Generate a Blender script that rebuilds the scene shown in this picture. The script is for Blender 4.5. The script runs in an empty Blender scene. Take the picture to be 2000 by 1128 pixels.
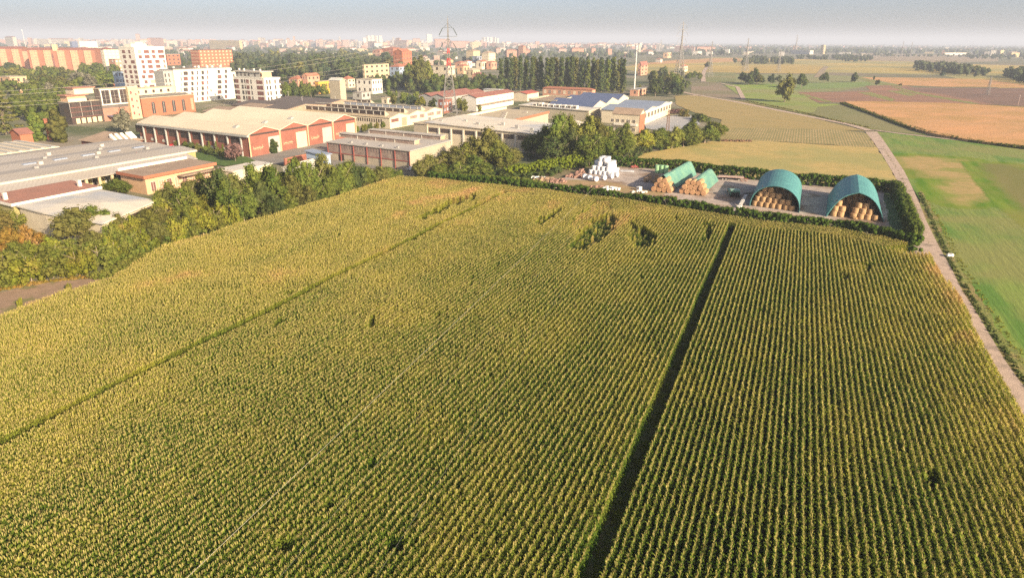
import bpy, math, random
import numpy as np
from mathutils import Vector, Matrix
R = math.radians
SC = bpy.context.scene
COL = SC.collection
rnd = random.Random(7)
# ------------------------------------------------------------------ camera
CAM_H = 40.0
PITCH, ROLL = R(19.99), R(0.30)
FPX = 1333.33
cam = bpy.data.cameras.new("camera")
cam.sensor_width = 36; cam.lens = 24.0
cam.clip_start = 0.5; cam.clip_end = 60000
camo = bpy.data.objects.new("camera", cam); COL.objects.link(camo)
_f = Vector((0, math.cos(PITCH), -math.sin(PITCH)))
_u0 = Vector((0, math.sin(PITCH), math.cos(PITCH))); _r0 = Vector((1, 0, 0))
_r = _r0 * math.cos(ROLL) + _u0 * math.sin(ROLL)
_u = _u0 * math.cos(ROLL) - _r0 * math.sin(ROLL)
camo.matrix_world = Matrix(((_r.x, _u.x, -_f.x, 0), (_r.y, _u.y, -_f.y, 0), (_r.z, _u.z, -_f.z, CAM_H), (0, 0, 0, 1)))
SC.camera = camo
# ------------------------------------------------------------------ sky, sun, exposure
SUN_EL, SUN_AZ = R(20.5), R(138.0)          # azimuth clockwise from +Y (view direction): behind and right
sdir = Vector((math.sin(SUN_AZ) * math.cos(SUN_EL), math.cos(SUN_AZ) * math.cos(SUN_EL), math.sin(SUN_EL)))
w = bpy.data.worlds.new("World"); SC.world = w; w.use_nodes = True
nt = w.node_tree; nt.nodes.clear()
sky = nt.nodes.new("ShaderNodeTexSky"); sky.sky_type = 'NISHITA'; sky.sun_disc = False
sky.sun_elevation = SUN_EL; sky.sun_rotation = SUN_AZ
sky.altitude = 100; sky.air_density = 0.5; sky.dust_density = 2.4; sky.ozone_density = 0.1
bg = nt.nodes.new("ShaderNodeBackground"); bg.inputs[1].default_value = 0.080
wo = nt.nodes.new("ShaderNodeOutputWorld")
nt.links.new(sky.outputs[0], bg.inputs[0]); nt.links.new(bg.outputs[0], wo.inputs[0])
sun = bpy.data.lights.new("sun", 'SUN'); sun.energy = 4.6; sun.angle = R(0.6); sun.color = (1.0, 0.82, 0.585)
suno = bpy.data.objects.new("sun", sun); COL.objects.link(suno)
suno.rotation_euler = (-sdir).to_track_quat('-Z', 'Y').to_euler(); suno.location = (60, -60, 90)
SC.view_settings.view_transform = 'Standard'; SC.view_settings.look = 'None'
SC.view_settings.exposure = 1.16; SC.view_settings.gamma = 1.0
HAZE_D = 0.00019
SC.render.engine = 'CYCLES'
SC.cycles.use_denoising = False
SC.cycles.max_bounces = 5; SC.cycles.diffuse_bounces = 3; SC.cycles.glossy_bounces = 2
SC.cycles.transmission_bounces = 2; SC.cycles.volume_bounces = 0; SC.cycles.transparent_max_bounces = 4
SC.cycles.sample_clamp_indirect = 4
# ------------------------------------------------------------------ pixel -> place helpers
def ray(px, py):
    return _f + _r * ((px - 1000) / FPX) + _u * ((564 - py) / FPX)
def W(px, py, h=0.0):
    d = ray(px, py)
    return Vector((0, 0, CAM_H)) + d * ((h - CAM_H) / d.z)
def depth_of(p):
    return (p - Vector((0, 0, CAM_H))).dot(_f)
def top_at(p, py):
    "height above ground of image line py over the ground point p"
    x = depth_of(p); d = None
    lo, hi = -5.0, 400.0
    for _ in range(40):
        m = (lo + hi) / 2
        q = Vector((p.x, p.y, m)) - Vector((0, 0, CAM_H))
        y = 564 - FPX * q.dot(_u) / q.dot(_f)
        if y > py: lo = m
        else: hi = m
    return lo
def project(p):
    q = Vector(p) - Vector((0, 0, CAM_H)); z = q.dot(_f)
    return (1000 + FPX * q.dot(_r) / z, 564 - FPX * q.dot(_u) / z)
# ------------------------------------------------------------------ tags
def tag(o, label=None, cat=None, group=None, kind=None):
    if label: o['label'] = label
    if cat: o['category'] = cat
    if group: o['group'] = group
    if kind: o['kind'] = kind
    return o
def empty(name, loc, label, cat, group=None, rz=0.0):
    o = bpy.data.objects.new(name, None); COL.objects.link(o)
    o.location = loc; o.rotation_euler.z = rz; o.empty_display_size = 0.5
    return tag(o, label, cat, group)
ORD = ["first", "second", "third", "fourth", "fifth", "sixth", "seventh", "eighth", "ninth", "tenth", "eleventh", "twelfth",
       "thirteenth", "fourteenth", "fifteenth", "sixteenth", "seventeenth", "eighteenth", "nineteenth", "twentieth"]
TENS = {2: "twenty", 3: "thirty", 4: "forty", 5: "fifty", 6: "sixty", 7: "seventy", 8: "eighty", 9: "ninety"}
TENTH = {2: "twentieth", 3: "thirtieth", 4: "fortieth", 5: "fiftieth", 6: "sixtieth", 7: "seventieth", 8: "eightieth", 9: "ninetieth"}
def nth(i):
    "ordinal of index i (0 = first)"
    n = i + 1
    if n <= 20: return ORD[n - 1]
    if n > 99: return "hundred and " + nth(n - 101) if n > 100 else "hundredth"
    t, u = divmod(n, 10)
    return TENTH[t] if u == 0 else TENS[t] + "-" + ORD[u - 1]
# ------------------------------------------------------------------ materials
MATS = {}
def nodes_of(m):
    m.use_nodes = True
    return m.node_tree.nodes, m.node_tree.links
def mixrgb(n, l, fac, a, b, mode='MIX'):
    x = n.new("ShaderNodeMix"); x.data_type = 'RGBA'; x.blend_type = mode
    for sock, v in ((x.inputs[0], fac), (x.inputs[6], a), (x.inputs[7], b)):
        if hasattr(v, 'is_linked') or hasattr(v, 'links'): l.new(v, sock)
        elif isinstance(v, (tuple, list)): sock.default_value = (*v[:3], 1)
        else: sock.default_value = v
    return x.outputs[2]
def noise(n, l, vec, scale, detail=4, rough=.6, dist=0.0):
    t = n.new("ShaderNodeTexNoise"); t.inputs['Scale'].default_value = scale
    t.inputs['Detail'].default_value = detail; t.inputs['Roughness'].default_value = rough
    t.inputs['Distortion'].default_value = dist
    l.new(vec, t.inputs['Vector']); return t.outputs[0]
def ramp(n, l, v, lo, hi):
    x = n.new("ShaderNodeMapRange"); x.inputs[1].default_value = lo; x.inputs[2].default_value = hi
    l.new(v, x.inputs[0]); return x.outputs[0]
def mat(name, col, col2=None, scale=0.5, rough=.85, detail=5, lo=.35, hi=.65, bump=0.0, bscale=None,
        stripe=None, col3=None, scale3=.02, spec=.3, metal=0.0, lo3=.45, hi3=.6, stretch=None, objc=False):
    """procedural surface: two noise scales between col / col2 / col3, optional stripe=(angle, spacing, colour, amount)"""
    if name in MATS: return MATS[name]
    m = bpy.data.materials.new(name); n, l = nodes_of(m); n.clear()
    out = n.new("ShaderNodeOutputMaterial"); p = n.new("ShaderNodeBsdfPrincipled")
    l.new(p.outputs[0], out.inputs[0])
    p.inputs['Roughness'].default_value = rough; p.inputs['Metallic'].default_value = metal
    p.inputs['Specular IOR Level'].default_value = spec
    g = n.new("ShaderNodeNewGeometry" if not objc else "ShaderNodeTexCoord")
    pos = g.outputs['Position'] if not objc else g.outputs['Object']
    if stretch:
        mp = n.new("ShaderNodeMapping"); l.new(pos, mp.inputs[0])
        mp.vector_type = 'TEXTURE'
        mp.inputs['Rotation'].default_value = (0, 0, stretch[0]); mp.inputs['Scale'].default_value = (1, stretch[1], 1)
        spos = mp.outputs[0]
    else: spos = pos
    c = None
    if col2 is None: col2 = tuple(x * .8 for x in col)
    f = ramp(n, l, noise(n, l, spos, scale, detail), lo, hi)
    c = mixrgb(n, l, f, col, col2)
    if col3:
        f3 = ramp(n, l, noise(n, l, pos, scale3, 3), lo3, hi3)
        c = mixrgb(n, l, f3, c, col3)
    if stripe:
        ang, sp, sc, amt = stripe
        mp = n.new("ShaderNodeMapping"); l.new(pos, mp.inputs[0]); mp.inputs['Rotation'].default_value = (0, 0, ang)
        wv = n.new("ShaderNodeTexWave"); wv.wave_type = 'BANDS'; wv.bands_direction = 'X'
        wv.inputs['Scale'].default_value = 0.314 / sp; wv.inputs['Distortion'].default_value = 1.2
        wv.inputs['Detail'].default_value = 3; wv.inputs['Detail Scale'].default_value = 1.5
        l.new(mp.outputs[0], wv.inputs[0])
        mm = n.new("ShaderNodeMath"); mm.operation = 'MULTIPLY'; mm.inputs[1].default_value = amt
        l.new(wv.outputs[1], mm.inputs[0]); c = mixrgb(n, l, mm.outputs[0], c, sc)
    l.new(c, p.inputs['Base Color'])
    if bump:
        b = n.new("ShaderNodeBump"); b.inputs['Strength'].default_value = 1.0; b.inputs['Distance'].default_value = bump
        l.new(noise(n, l, spos, bscale or scale * 3, 5), b.inputs['Height']); l.new(b.outputs[0], p.inputs['Normal'])
    MATS[name] = m; MATARG[name] = dict(col=col, col2=col2, scale=scale, detail=detail, lo=lo, hi=hi, col3=col3, scale3=scale3, lo3=lo3, hi3=hi3, stretch=stretch)
    return m
MATARG = {}
def colnet(n, l, q):
    g = n.new("ShaderNodeNewGeometry"); pos = g.outputs['Position']; sp = pos
    if q['stretch']:
        mp = n.new("ShaderNodeMapping"); l.new(pos, mp.inputs[0]); mp.vector_type = 'TEXTURE'
        mp.inputs['Rotation'].default_value = (0, 0, q['stretch'][0]); mp.inputs['Scale'].default_value = (1, q['stretch'][1], 1); sp = mp.outputs[0]
    c = mixrgb(n, l, ramp(n, l, noise(n, l, sp, q['scale'], q['detail']), q['lo'], q['hi']), q['col'], q['col2'])
    if q['col3']: c = mixrgb(n, l, ramp(n, l, noise(n, l, pos, q['scale3'], 3), q['lo3'], q['hi3']), c, q['col3'])
    return c
def softmat(name, below, above, sc=.25):
    "a patch that thins out into the crop around it: the two crops mix by noise along its rim"
    m = bpy.data.materials.new(name); n, l = nodes_of(m); n.clear()
    out = n.new("ShaderNodeOutputMaterial"); p = n.new("ShaderNodeBsdfDiffuse"); l.new(p.outputs[0], out.inputs[0])
    at = n.new("ShaderNodeAttribute"); at.attribute_name = 'clump'; g = n.new("ShaderNodeNewGeometry")
    ad = n.new("ShaderNodeMath"); ad.operation = 'ADD'; l.new(at.outputs['Fac'], ad.inputs[0])
    mp = n.new("ShaderNodeMapping"); l.new(g.outputs['Position'], mp.inputs[0]); mp.vector_type = 'TEXTURE'; mp.inputs['Rotation'].default_value = (0, 0, -.39); mp.inputs['Scale'].default_value = (1, 3, 1)
    l.new(noise(n, l, mp.outputs[0], sc, 8, .7), ad.inputs[1]); f = ramp(n, l, ad.outputs[0], .72, 1.22)
    l.new(mixrgb(n, l, f, colnet(n, l, MATARG[below]), colnet(n, l, MATARG[above])), p.inputs[0]); return m
def leafmat(name, ca, cb, cc=None, trans=.25, hue=.010, val=.22):
    """foliage: per-clump attribute + per-tree random drive the tint; thin leaves let some light through"""
    if name in MATS: return MATS[name]
    m = bpy.data.materials.new(name); n, l = nodes_of(m); n.clear()
    out = n.new("ShaderNodeOutputMaterial")
    at = n.new("ShaderNodeAttribute"); at.attribute_name = 'clump'
    oi = n.new("ShaderNodeObjectInfo")
    c = mixrgb(n, l, at.outputs['Fac'], ca, cb)
    if cc:
        g = n.new("ShaderNodeNewGeometry")
        c = mixrgb(n, l, ramp(n, l, noise(n, l, g.outputs['Position'], .35, 3), .52, .68), c, cc)
    hs = n.new("ShaderNodeHueSaturation"); l.new(c, hs.inputs['Color'])
    a = n.new("ShaderNodeMapRange"); a.inputs[3].default_value = .5 - hue; a.inputs[4].default_value = .5 + hue
    l.new(oi.outputs['Random'], a.inputs[0]); l.new(a.outputs[0], hs.inputs['Hue'])
    mu = n.new("ShaderNodeMath"); mu.operation = 'MULTIPLY'; mu.inputs[1].default_value = 7.13
    fr = n.new("ShaderNodeMath"); fr.operation = 'FRACT'
    l.new(oi.outputs['Random'], mu.inputs[0]); l.new(mu.outputs[0], fr.inputs[0])
    b = n.new("ShaderNodeMapRange"); b.inputs[3].default_value = 1 - val; b.inputs[4].default_value = 1 + val
    l.new(fr.outputs[0], b.inputs[0]); l.new(b.outputs[0], hs.inputs['Value'])
    d = n.new("ShaderNodeBsdfDiffuse"); t = n.new("ShaderNodeBsdfTranslucent")
    l.new(hs.outputs[0], d.inputs[0]); l.new(hs.outputs[0], t.inputs[0])
    mx = n.new("ShaderNodeMixShader"); mx.inputs[0].default_value = trans
    l.new(d.outputs[0], mx.inputs[1]); l.new(t.outputs[0], mx.inputs[2]); l.new(mx.outputs[0], out.inputs[0])
    MATS[name] = m
    return m
# ------------------------------------------------------------------ mesh builder
class MB:
    def __init__(s): s.v = []; s.f = []; s.m = []; s.uv = []
    def add(s, vs, fs, mi=0, uvs=None):
        o = len(s.v); s.v += [tuple(v) for v in vs]
        for k, f in enumerate(fs):
            s.f.append([i + o for i in f]); s.m.append(mi)
            s.uv.append(uvs[k] if uvs else None)
    def box(s, F, u0, u1, v0, v1, z0, z1, mi=0):
        P = [F(u, v, z) for z in (z0, z1) for u, v in ((u0, v0), (u1, v0), (u1, v1), (u0, v1))]
        du, dv, dz = u1 - u0, v1 - v0, z1 - z0
        q = lambda a, b: [(0, 0), (a, 0), (a, b), (0, b)]
        s.add(P, [(0, 1, 5, 4), (1, 2, 6, 5), (2, 3, 7, 6), (3, 0, 4, 7), (4, 5, 6, 7), (3, 2, 1, 0)], mi,
              [q(du, dz), q(dv, dz), q(du, dz), q(dv, dz), q(0, 0), q(0, 0)])
    def prism(s, top, bot, mi=0):
        n = len(top)
        s.add(list(bot) + list(top), [tuple(range(n, 2 * n)), tuple(range(n - 1, -1, -1))] +
              [(i, (i + 1) % n, n + (i + 1) % n, n + i) for i in range(n)], mi)
    def slab(s, pts, t, mi=0):
        "thick plate under the polygon pts"
        s.prism([Vector(p) for p in pts], [Vector(p) - Vector((0, 0, t)) for p in pts], mi)
    def tube(s, a, b, r0, r1=None, n=6, mi=0):
        a = Vector(a); b = Vector(b); r1 = r0 if r1 is None else r1
        d = (b - a).normalized(); x = d.orthogonal().normalized(); y = d.cross(x)
        A = [a + (x * math.cos(t) + y * math.sin(t)) * r0 for t in [2 * math.pi * i / n for i in range(n)]]
        Bq = [b + (x * math.cos(t) + y * math.sin(t)) * r1 for t in [2 * math.pi * i / n for i in range(n)]]
        s.prism(Bq, A, mi)
    def mesh(s, name, mats, smooth=False):
        me = bpy.data.meshes.new(name); me.from_pydata(s.v, [], s.f)
        for m in (mats if isinstance(mats, (list, tuple)) else [mats]): me.materials.append(m)
        if any(s.m): me.polygons.foreach_set('material_index', s.m)
        if any(u for u in s.uv):
            ul = me.uv_layers.new(name='UVMap'); k = 0
            for u, f in zip(s.uv, s.f):
                for j in range(len(f)):
                    ul.data[k].uv = u[j] if u else (0, 0); k += 1
        if smooth: me.polygons.foreach_set('use_smooth', [True] * len(s.f))
        me.update(); return me
    def build(s, name, mats, parent=None, smooth=False, loc=None):
        o = bpy.data.objects.new(name, s.mesh(name, mats, smooth)); COL.objects.link(o)
        if loc is not None: o.location = loc
        if parent: o.parent = parent
        return o
def place(name, me, loc, rz=0, parent=None, scale=None):
    o = bpy.data.objects.new(name, me); COL.objects.link(o)
    o.location = loc; o.rotation_euler.z = rz
    if scale: o.scale = scale
    if parent: o.parent = parent
    return o
def raw_mesh(name, V, F, mats, attr=None, smooth=False, mi=None):
    "fast mesh from numpy: V (n,3), F (m,4) quads"
    me = bpy.data.meshes.new(name); k = F.shape[1]
    me.vertices.add(len(V)); me.vertices.foreach_set('co', np.ascontiguousarray(V, dtype=np.float32).ravel())
    me.loops.add(F.size); me.loops.foreach_set('vertex_index', np.ascontiguousarray(F, dtype=np.int32).ravel())
    me.polygons.add(len(F)); me.polygons.foreach_set('loop_start', np.arange(0, F.size, k, dtype=np.int32))
    me.polygons.foreach_set('loop_total', np.full(len(F), k, dtype=np.int32))
    for m in (mats if isinstance(mats, (list, tuple)) else [mats]): me.materials.append(m)
    if mi is not None: me.polygons.foreach_set('material_index', mi.astype(np.int32))
    if attr is not None:
        a = me.attributes.new('clump', 'FLOAT', 'POINT'); a.data.foreach_set('value', attr.astype(np.float32))
    if smooth: me.polygons.foreach_set('use_smooth', np.ones(len(F), dtype=bool))
    me.update(calc_edges=True); me.validate()
    return me
def vnoise(x, y, s, seed=0):
    "smooth value noise, numpy"
    x = np.asarray(x) / s + 1000; y = np.asarray(y) / s + 1000
    xi = np.floor(x).astype(np.int64); yi = np.floor(y).astype(np.int64); fx = x - xi; fy = y - yi
    fx = fx * fx * (3 - 2 * fx); fy = fy * fy * (3 - 2 * fy)
    def hsh(a, b):
        h = (a * 374761393 + b * 668265263 + seed * 974634777) & 0xffffffff
        h = ((h ^ (h >> 13)) * 1274126177) & 0xffffffff
        return ((h ^ (h >> 16)) & 0xffff) / 65535.0
    a = hsh(xi, yi); b = hsh(xi + 1, yi); c = hsh(xi, yi + 1); d = hsh(xi + 1, yi + 1)
    return (a * (1 - fx) + b * fx) * (1 - fy) + (c * (1 - fx) + d * fx) * fy
def inside(px, py, poly):
    px = np.asarray(px); py = np.asarray(py); r = np.zeros(px.shape, bool); n = len(poly)
    for i in range(n):
        x0, y0 = poly[i][0], poly[i][1]; x1, y1 = poly[(i + 1) % n][0], poly[(i + 1) % n][1]
        if y0 == y1: continue
        r ^= ((y0 > py) != (y1 > py)) & (px < (x1 - x0) * (py - y0) / (y1 - y0) + x0)
    return r
def seg_dist(px, py, line):
    d = np.full(np.shape(px), 1e9)
    for (x0, y0), (x1, y1) in zip(line[:-1], line[1:]):
        dx, dy = x1 - x0, y1 - y0; t = np.clip(((px - x0) * dx + (py - y0) * dy) / (dx * dx + dy * dy), 0, 1)
        d = np.minimum(d, np.hypot(px - x0 - t * dx, py - y0 - t * dy))
    return d
# ------------------------------------------------------------------ ground and fields
ZL = [0.0]
def ragged(P, amp, step, seed=3):
    "break long outlines into uneven natural edges"
    rr = random.Random(seed); out = []
    for i, p in enumerate(P):
        q = P[(i + 1) % len(P)]; d = q - p; Ln = d.length; k = max(1, int(Ln / step)); nn = Vector((-d.y, d.x, 0)) / max(Ln, .01)
        for j in range(k):
            t = j / k; w_ = math.sin(math.pi * t) if k > 1 else 0; s = p + d * t
            a = amp * min(1, w_ * 3) * (rr.uniform(-1, 1) * .45 + math.sin(t * Ln * .35 + i) * .5)
            out.append(s + nn * a)
    return out
def sheet(name, pts, m, label, z=None, cat='field', thick=0, h=0.0, kind='structure', rag=0, step=1.2):
    "flat field from picture corners, laid as its own sheet"
    ZL[0] += 0.006
    zz = ZL[0] if z is None else z
    P = [W(x, y, h) for x, y in pts]
    if rag: P = ragged(P, rag, step, len(pts))
    mb = MB()
    if thick: mb.prism([Vector((p.x, p.y, zz + thick)) for p in P], [Vector((p.x, p.y, zz)) for p in P])
    else: mb.add([Vector((p.x, p.y, zz)) for p in P], [tuple(range(len(P)))])
    o = mb.build(name, m); tag(o, label, None if kind == 'structure' else cat, None, kind)
    if kind == 'structure': o['category'] = cat
    me = o.data
    if me.polygons[0].normal.z < 0: me.flip_normals()
    return o
def ribbon(name, rows, m, label, cat='path', dz=0.0):
    "road from rows (left px, right px, y)"
    ZL[0] += 0.006; z = ZL[0] + dz; mb = MB()
    V = []
    for a, b, y in rows:
        V += [W(a, y), W(b, y)]
    V = [Vector((p.x, p.y, z)) for p in V]
    mb.add(V, [(2 * i, 2 * i + 1, 2 * i + 3, 2 * i + 2) for i in range(len(rows) - 1)])
    o = mb.build(name, m); tag(o, label, cat, None, 'structure')
    if o.data.polygons[0].normal.z < 0: o.data.flip_normals()
    return o
mb = MB(); G = 30000
mb.add([(-G, -2000, 0), (G, -2000, 0), (G, G, 0), (-G, G, 0)], [(0, 1, 2, 3)])
GROUND = mb.build('ground', mat('ground_mat', (.20, .17, .09), (.12, .13, .06), .02, col3=(.24, .19, .12), scale3=.004, lo3=.5))
tag(GROUND, 'flat plain of dull green and brown land out to the horizon', 'ground', None, 'structure')

def softsheet(name, pts, m, label, grow=5.0, cat='field'):
    "a patch with a wide rim over which it blends into the field around it"
    ZL[0] += 0.006; P = [W(x, y) for x, y in pts]; Q = [(p.x, p.y) for p in P]; c = 1.2
    x0 = min(q[0] for q in Q) - grow; x1 = max(q[0] for q in Q) + grow; y0 = min(q[1] for q in Q) - grow; y1 = max(q[1] for q in Q) + grow
    gx = np.arange(x0, x1 + c, c); gy = np.arange(y0, y1 + c, c); X, Y = np.meshgrid(gx, gy, indexing='ij'); nx, ny = X.shape
    d = seg_dist(X, Y, Q + [Q[0]]) * np.where(inside(X, Y, Q), 1, -1); att = np.clip(d / (2 * grow) + .5, 0, 1)
    I, J = np.meshgrid(np.arange(nx - 1), np.arange(ny - 1), indexing='ij'); k = (I * ny + J).ravel(); F = np.stack([k, k + ny, k + ny + 1, k + 1], 1)
    F = F[(att.ravel()[F] > 0).any(1)]; us = np.unique(F); mp_ = np.full(nx * ny, -1); mp_[us] = np.arange(len(us))
    V = np.stack([X.ravel(), Y.ravel(), np.full(nx * ny, ZL[0])], 1)[us]
    o = bpy.data.objects.new(name, raw_mesh(name, V, mp_[F], m, att.ravel()[us])); COL.objects.link(o)
    tag(o, label, cat, None, 'structure'); return o
# ------------------------------------------------------------------ fields (colours are the crops' own)
ROWDIR = ray(1578, 81); ROWANG = math.atan2(ROWDIR.x, ROWDIR.y)      # direction of the maize rows, from +Y
m_tan = mat('mown_hay_mat', (.50, .36, .13), (.38, .30, .10), .3, detail=8, col3=(.34, .30, .10), scale3=.03, bump=.05, bscale=3)
m_stub = mat('stubble_mat', (.48, .34, .16), (.30, .24, .09), .12, detail=8, stripe=(ROWANG, 1.15, (.20, .19, .07), .85), bump=.06, bscale=2)
m_stub2 = mat('long_stubble_mat', (.46, .31, .12), (.32, .25, .09), .2, detail=8, stretch=(R(38), 9), bump=.05, bscale=2,
              stripe=(R(-38), 3.6, (.27, .23, .09), .8))
m_green = mat('lush_green_mat', (.10, .20, .025), (.19, .26, .045), .22, detail=10, lo=.42, hi=.58, stretch=(-ROWANG, 9), col3=(.22, .23, .06), scale3=.035, lo3=.42, hi3=.62, bump=.12, bscale=1.2)
m_mead = mat('meadow_mat', (.27, .33, .05), (.16, .25, .04), .03, detail=8, col3=(.25, .25, .08), scale3=.012, bump=.05, bscale=1)
m_olive = mat('olive_crop_mat', (.17, .18, .06), (.24, .21, .09), .03, detail=7, stretch=(R(-35), 4), bump=.05, bscale=1)
m_orange = mat('ripe_crop_mat', (.60, .31, .13), (.49, .28, .12), .08, detail=8, stretch=(R(-60), 5), col3=(.42, .25, .08), scale3=.02, bump=.15, bscale=.8)
m_brown = mat('ploughed_mat', (.33, .17, .10), (.24, .135, .085), .05, detail=8, stretch=(R(-70), 6), bump=.15, bscale=.6)
m_brown2 = mat('dark_ploughed_mat', (.24, .14, .095), (.17, .105, .075), .05, detail=8, stretch=(R(-70), 6), bump=.15, bscale=.6)
m_gold = mat('golden_field_mat', (.50, .35, .09), (.40, .31, .09), .01, detail=7, stretch=(R(-85), 6), col3=(.30, .27, .10), scale3=.005)
m_pale = mat('pale_field_mat', (.34, .25, .16), (.28, .22, .13), .01, detail=6)
m_dirt = mat('pale_dirt_mat', (.54, .41, .32), (.41, .31, .24), .6, detail=8, col3=(.28, .22, .17), scale3=.25, lo3=.55, hi3=.7, bump=.04, bscale=4)
m_yard = mat('yard_gravel_mat', (.50, .42, .36), (.35, .29, .25), .5, detail=8, col3=(.27, .19, .13), scale3=.08, lo3=.5, hi3=.62, bump=.03, bscale=4)
m_asph = mat('asphalt_mat', (.27, .25, .22), (.20, .185, .165), .2, detail=6)
m_conc = mat('concrete_yard_mat', (.42, .41, .40), (.34, .33, .33), .08, detail=6, col3=(.36, .36, .36), scale3=.05)
m_bank = mat('rough_grass_mat', (.26, .26, .06), (.14, .18, .045), .7, detail=8, col3=(.28, .22, .08), scale3=.15, bump=.15, bscale=3)
m_soil = mat('field_soil_mat', (.26, .21, .10), (.13, .19, .05), 1.0, detail=8, bump=.05, bscale=6)
m_track = mat('clay_track_mat', (.36, .24, .16), (.28, .19, .12), .5, detail=8, col3=(.20, .18, .07), scale3=.2, lo3=.52, bump=.05, bscale=4)
# town ground
sheet('town_ground', [(-400, 96), (1250, 96), (1330, 200), (1395, 255), (1180, 320), (850, 372), (300, 500), (-200, 640), (-700, 560)],
      mat('town_ground_mat', (.30, .25, .19), (.17, .17, .08), .03, detail=7, col3=(.10, .12, .045), scale3=.02), 'built-up ground of the industrial district, asphalt and grass', cat='ground')
# far fields right of the town
sheet('golden_field', [(1200, 132), (1400, 112), (1660, 118), (1740, 119), (1900, 126), (2300, 135), (2300, 178), (1990, 180), (1840, 147), (1640, 142), (1400, 140), (1300, 150)],
      m_gold, 'broad golden stubble field under the distant pylons')
sheet('pale_field', [(1660, 104), (1750, 106), (1860, 108), (1950, 112), (1950, 120), (1850, 122), (1700, 119), (1650, 117)], m_pale, 'pale ploughed field in front of the far low halls')
sheet('ochre_strip', [(1320, 117), (1440, 113), (1450, 120), (1330, 124), (1230, 127)], m_orange, 'narrow ochre strip between the town and the golden field')
sheet('golden_field', [(1480, 128), (1560, 127), (1605, 129), (1614, 131), (1600, 144), (1480, 143), (1370, 141), (1380, 135)], mat('gold2_mat', (.45, .31, .08), (.38, .28, .08), .02, detail=7),
      'bright yellow field left of the farm track with the ditch')
sheet('meadow', [(1400, 145), (1600, 146), (1700, 150), (1780, 155), (1820, 165), (1700, 168), (1640, 178), (1560, 182), (1430, 165), (1375, 160)],
      mat('far_meadow_mat', (.20, .23, .08), (.25, .23, .10), .02, detail=7, stretch=(R(-80), 6)), 'grey-green meadow behind the round dark trees', cat='meadow')
sheet('green_plot', [(1374, 141), (1437, 142), (1437, 164), (1374, 160)], mat('plot_mat', (.15, .18, .06), (.26, .22, .09), .05, detail=6, stretch=(R(85), 6)),
      'striped vegetable plot beside the grey hedge block', cat='field')
sheet('ploughed_field', [(1350, 162), (1404, 162), (1452, 192), (1430, 194), (1350, 184)], mat('fallow_mat', (.24, .20, .11), (.17, .16, .08), .04, detail=7, col3=(.27, .20, .14), scale3=.02),
      'olive brown fallow plot left of the bright meadow')
sheet('meadow', [(1415, 166), (1510, 164), (1560, 180), (1600, 203), (1650, 203), (1780, 247), (1850, 268), (1712, 254), (1560, 221), (1462, 199)],
      m_mead, 'bright green meadow under the big leaning tree', cat='meadow')
sheet('crop_strip', [(1598, 209), (1645, 204), (1700, 222), (1800, 252), (1850, 262), (1860, 268), (1712, 254), (1640, 240), (1555, 222), (1590, 219)],
      m_olive, 'olive crop strip between the diagonal lane and the ripe field')
sheet('green_plot', [(1550, 176), (1640, 172), (1700, 168), (1700, 160), (1560, 163)], mat('lawn_mat', (.20, .27, .07), (.16, .22, .06), .04, detail=6), 'light green strip behind the big leaning tree', cat='field')
sheet('ploughed_field', [(1557, 180), (1640, 180), (1700, 177), (1690, 168), (1760, 166), (1850, 184), (1945, 205), (1800, 201), (1655, 200), (1597, 200)],
      m_brown, 'reddish brown ploughed field behind the ripe crop')
sheet('ploughed_field', [(1740, 171), (1850, 172), (2100, 172), (2150, 215), (1945, 205), (1850, 186)], m_brown2, 'dark ploughed field at the right edge below the wood')
sheet('ripe_strip', [(1680, 151), (1780, 152), (1850, 153), (1930, 156), (2000, 166), (2000, 171), (1850, 170), (1762, 167)], m_orange, 'long thin orange field behind the ploughed land', cat='field')
sheet('ripe_crop', [(1650, 198), (1700, 198), (1850, 201), (2000, 209), (2300, 222), (2500, 235), (2500, 345), (2000, 284), (1940, 279), (1890, 272), (1830, 262), (1790, 252), (1760, 241), (1700, 218), (1655, 201)],
      m_orange, 'large ripe orange crop standing beyond the green field', z=0.03, thick=1.1, h=1.1)
# rough bank lines between plots
for pts, lab in (([(1673, 152), (1682, 151), (1720, 162), (1765, 168), (1758, 170), (1705, 163)], 'weedy bank running past the small round bush'),
                 ([(1675, 181), (1700, 180), (1750, 195), (1740, 198)], 'upper weedy balk across the ploughed field'),
                 ([(1732, 178), (1762, 177), (1790, 186), (1776, 188)], 'yellow tuft balk in the ploughed field'),
                 ([(1740, 170), (1748, 170), (1800, 182), (1915, 203), (1900, 204), (1790, 184)], 'long dark balk dividing two ploughed fields'),
                 ([(1560, 184), (1568, 183), (1628, 200), (1612, 200)], 'grassy ditch right of the leaning tree')):
    sheet('field_bank', pts, m_bank, lab, cat='bank', rag=1.5, step=3)
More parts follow.
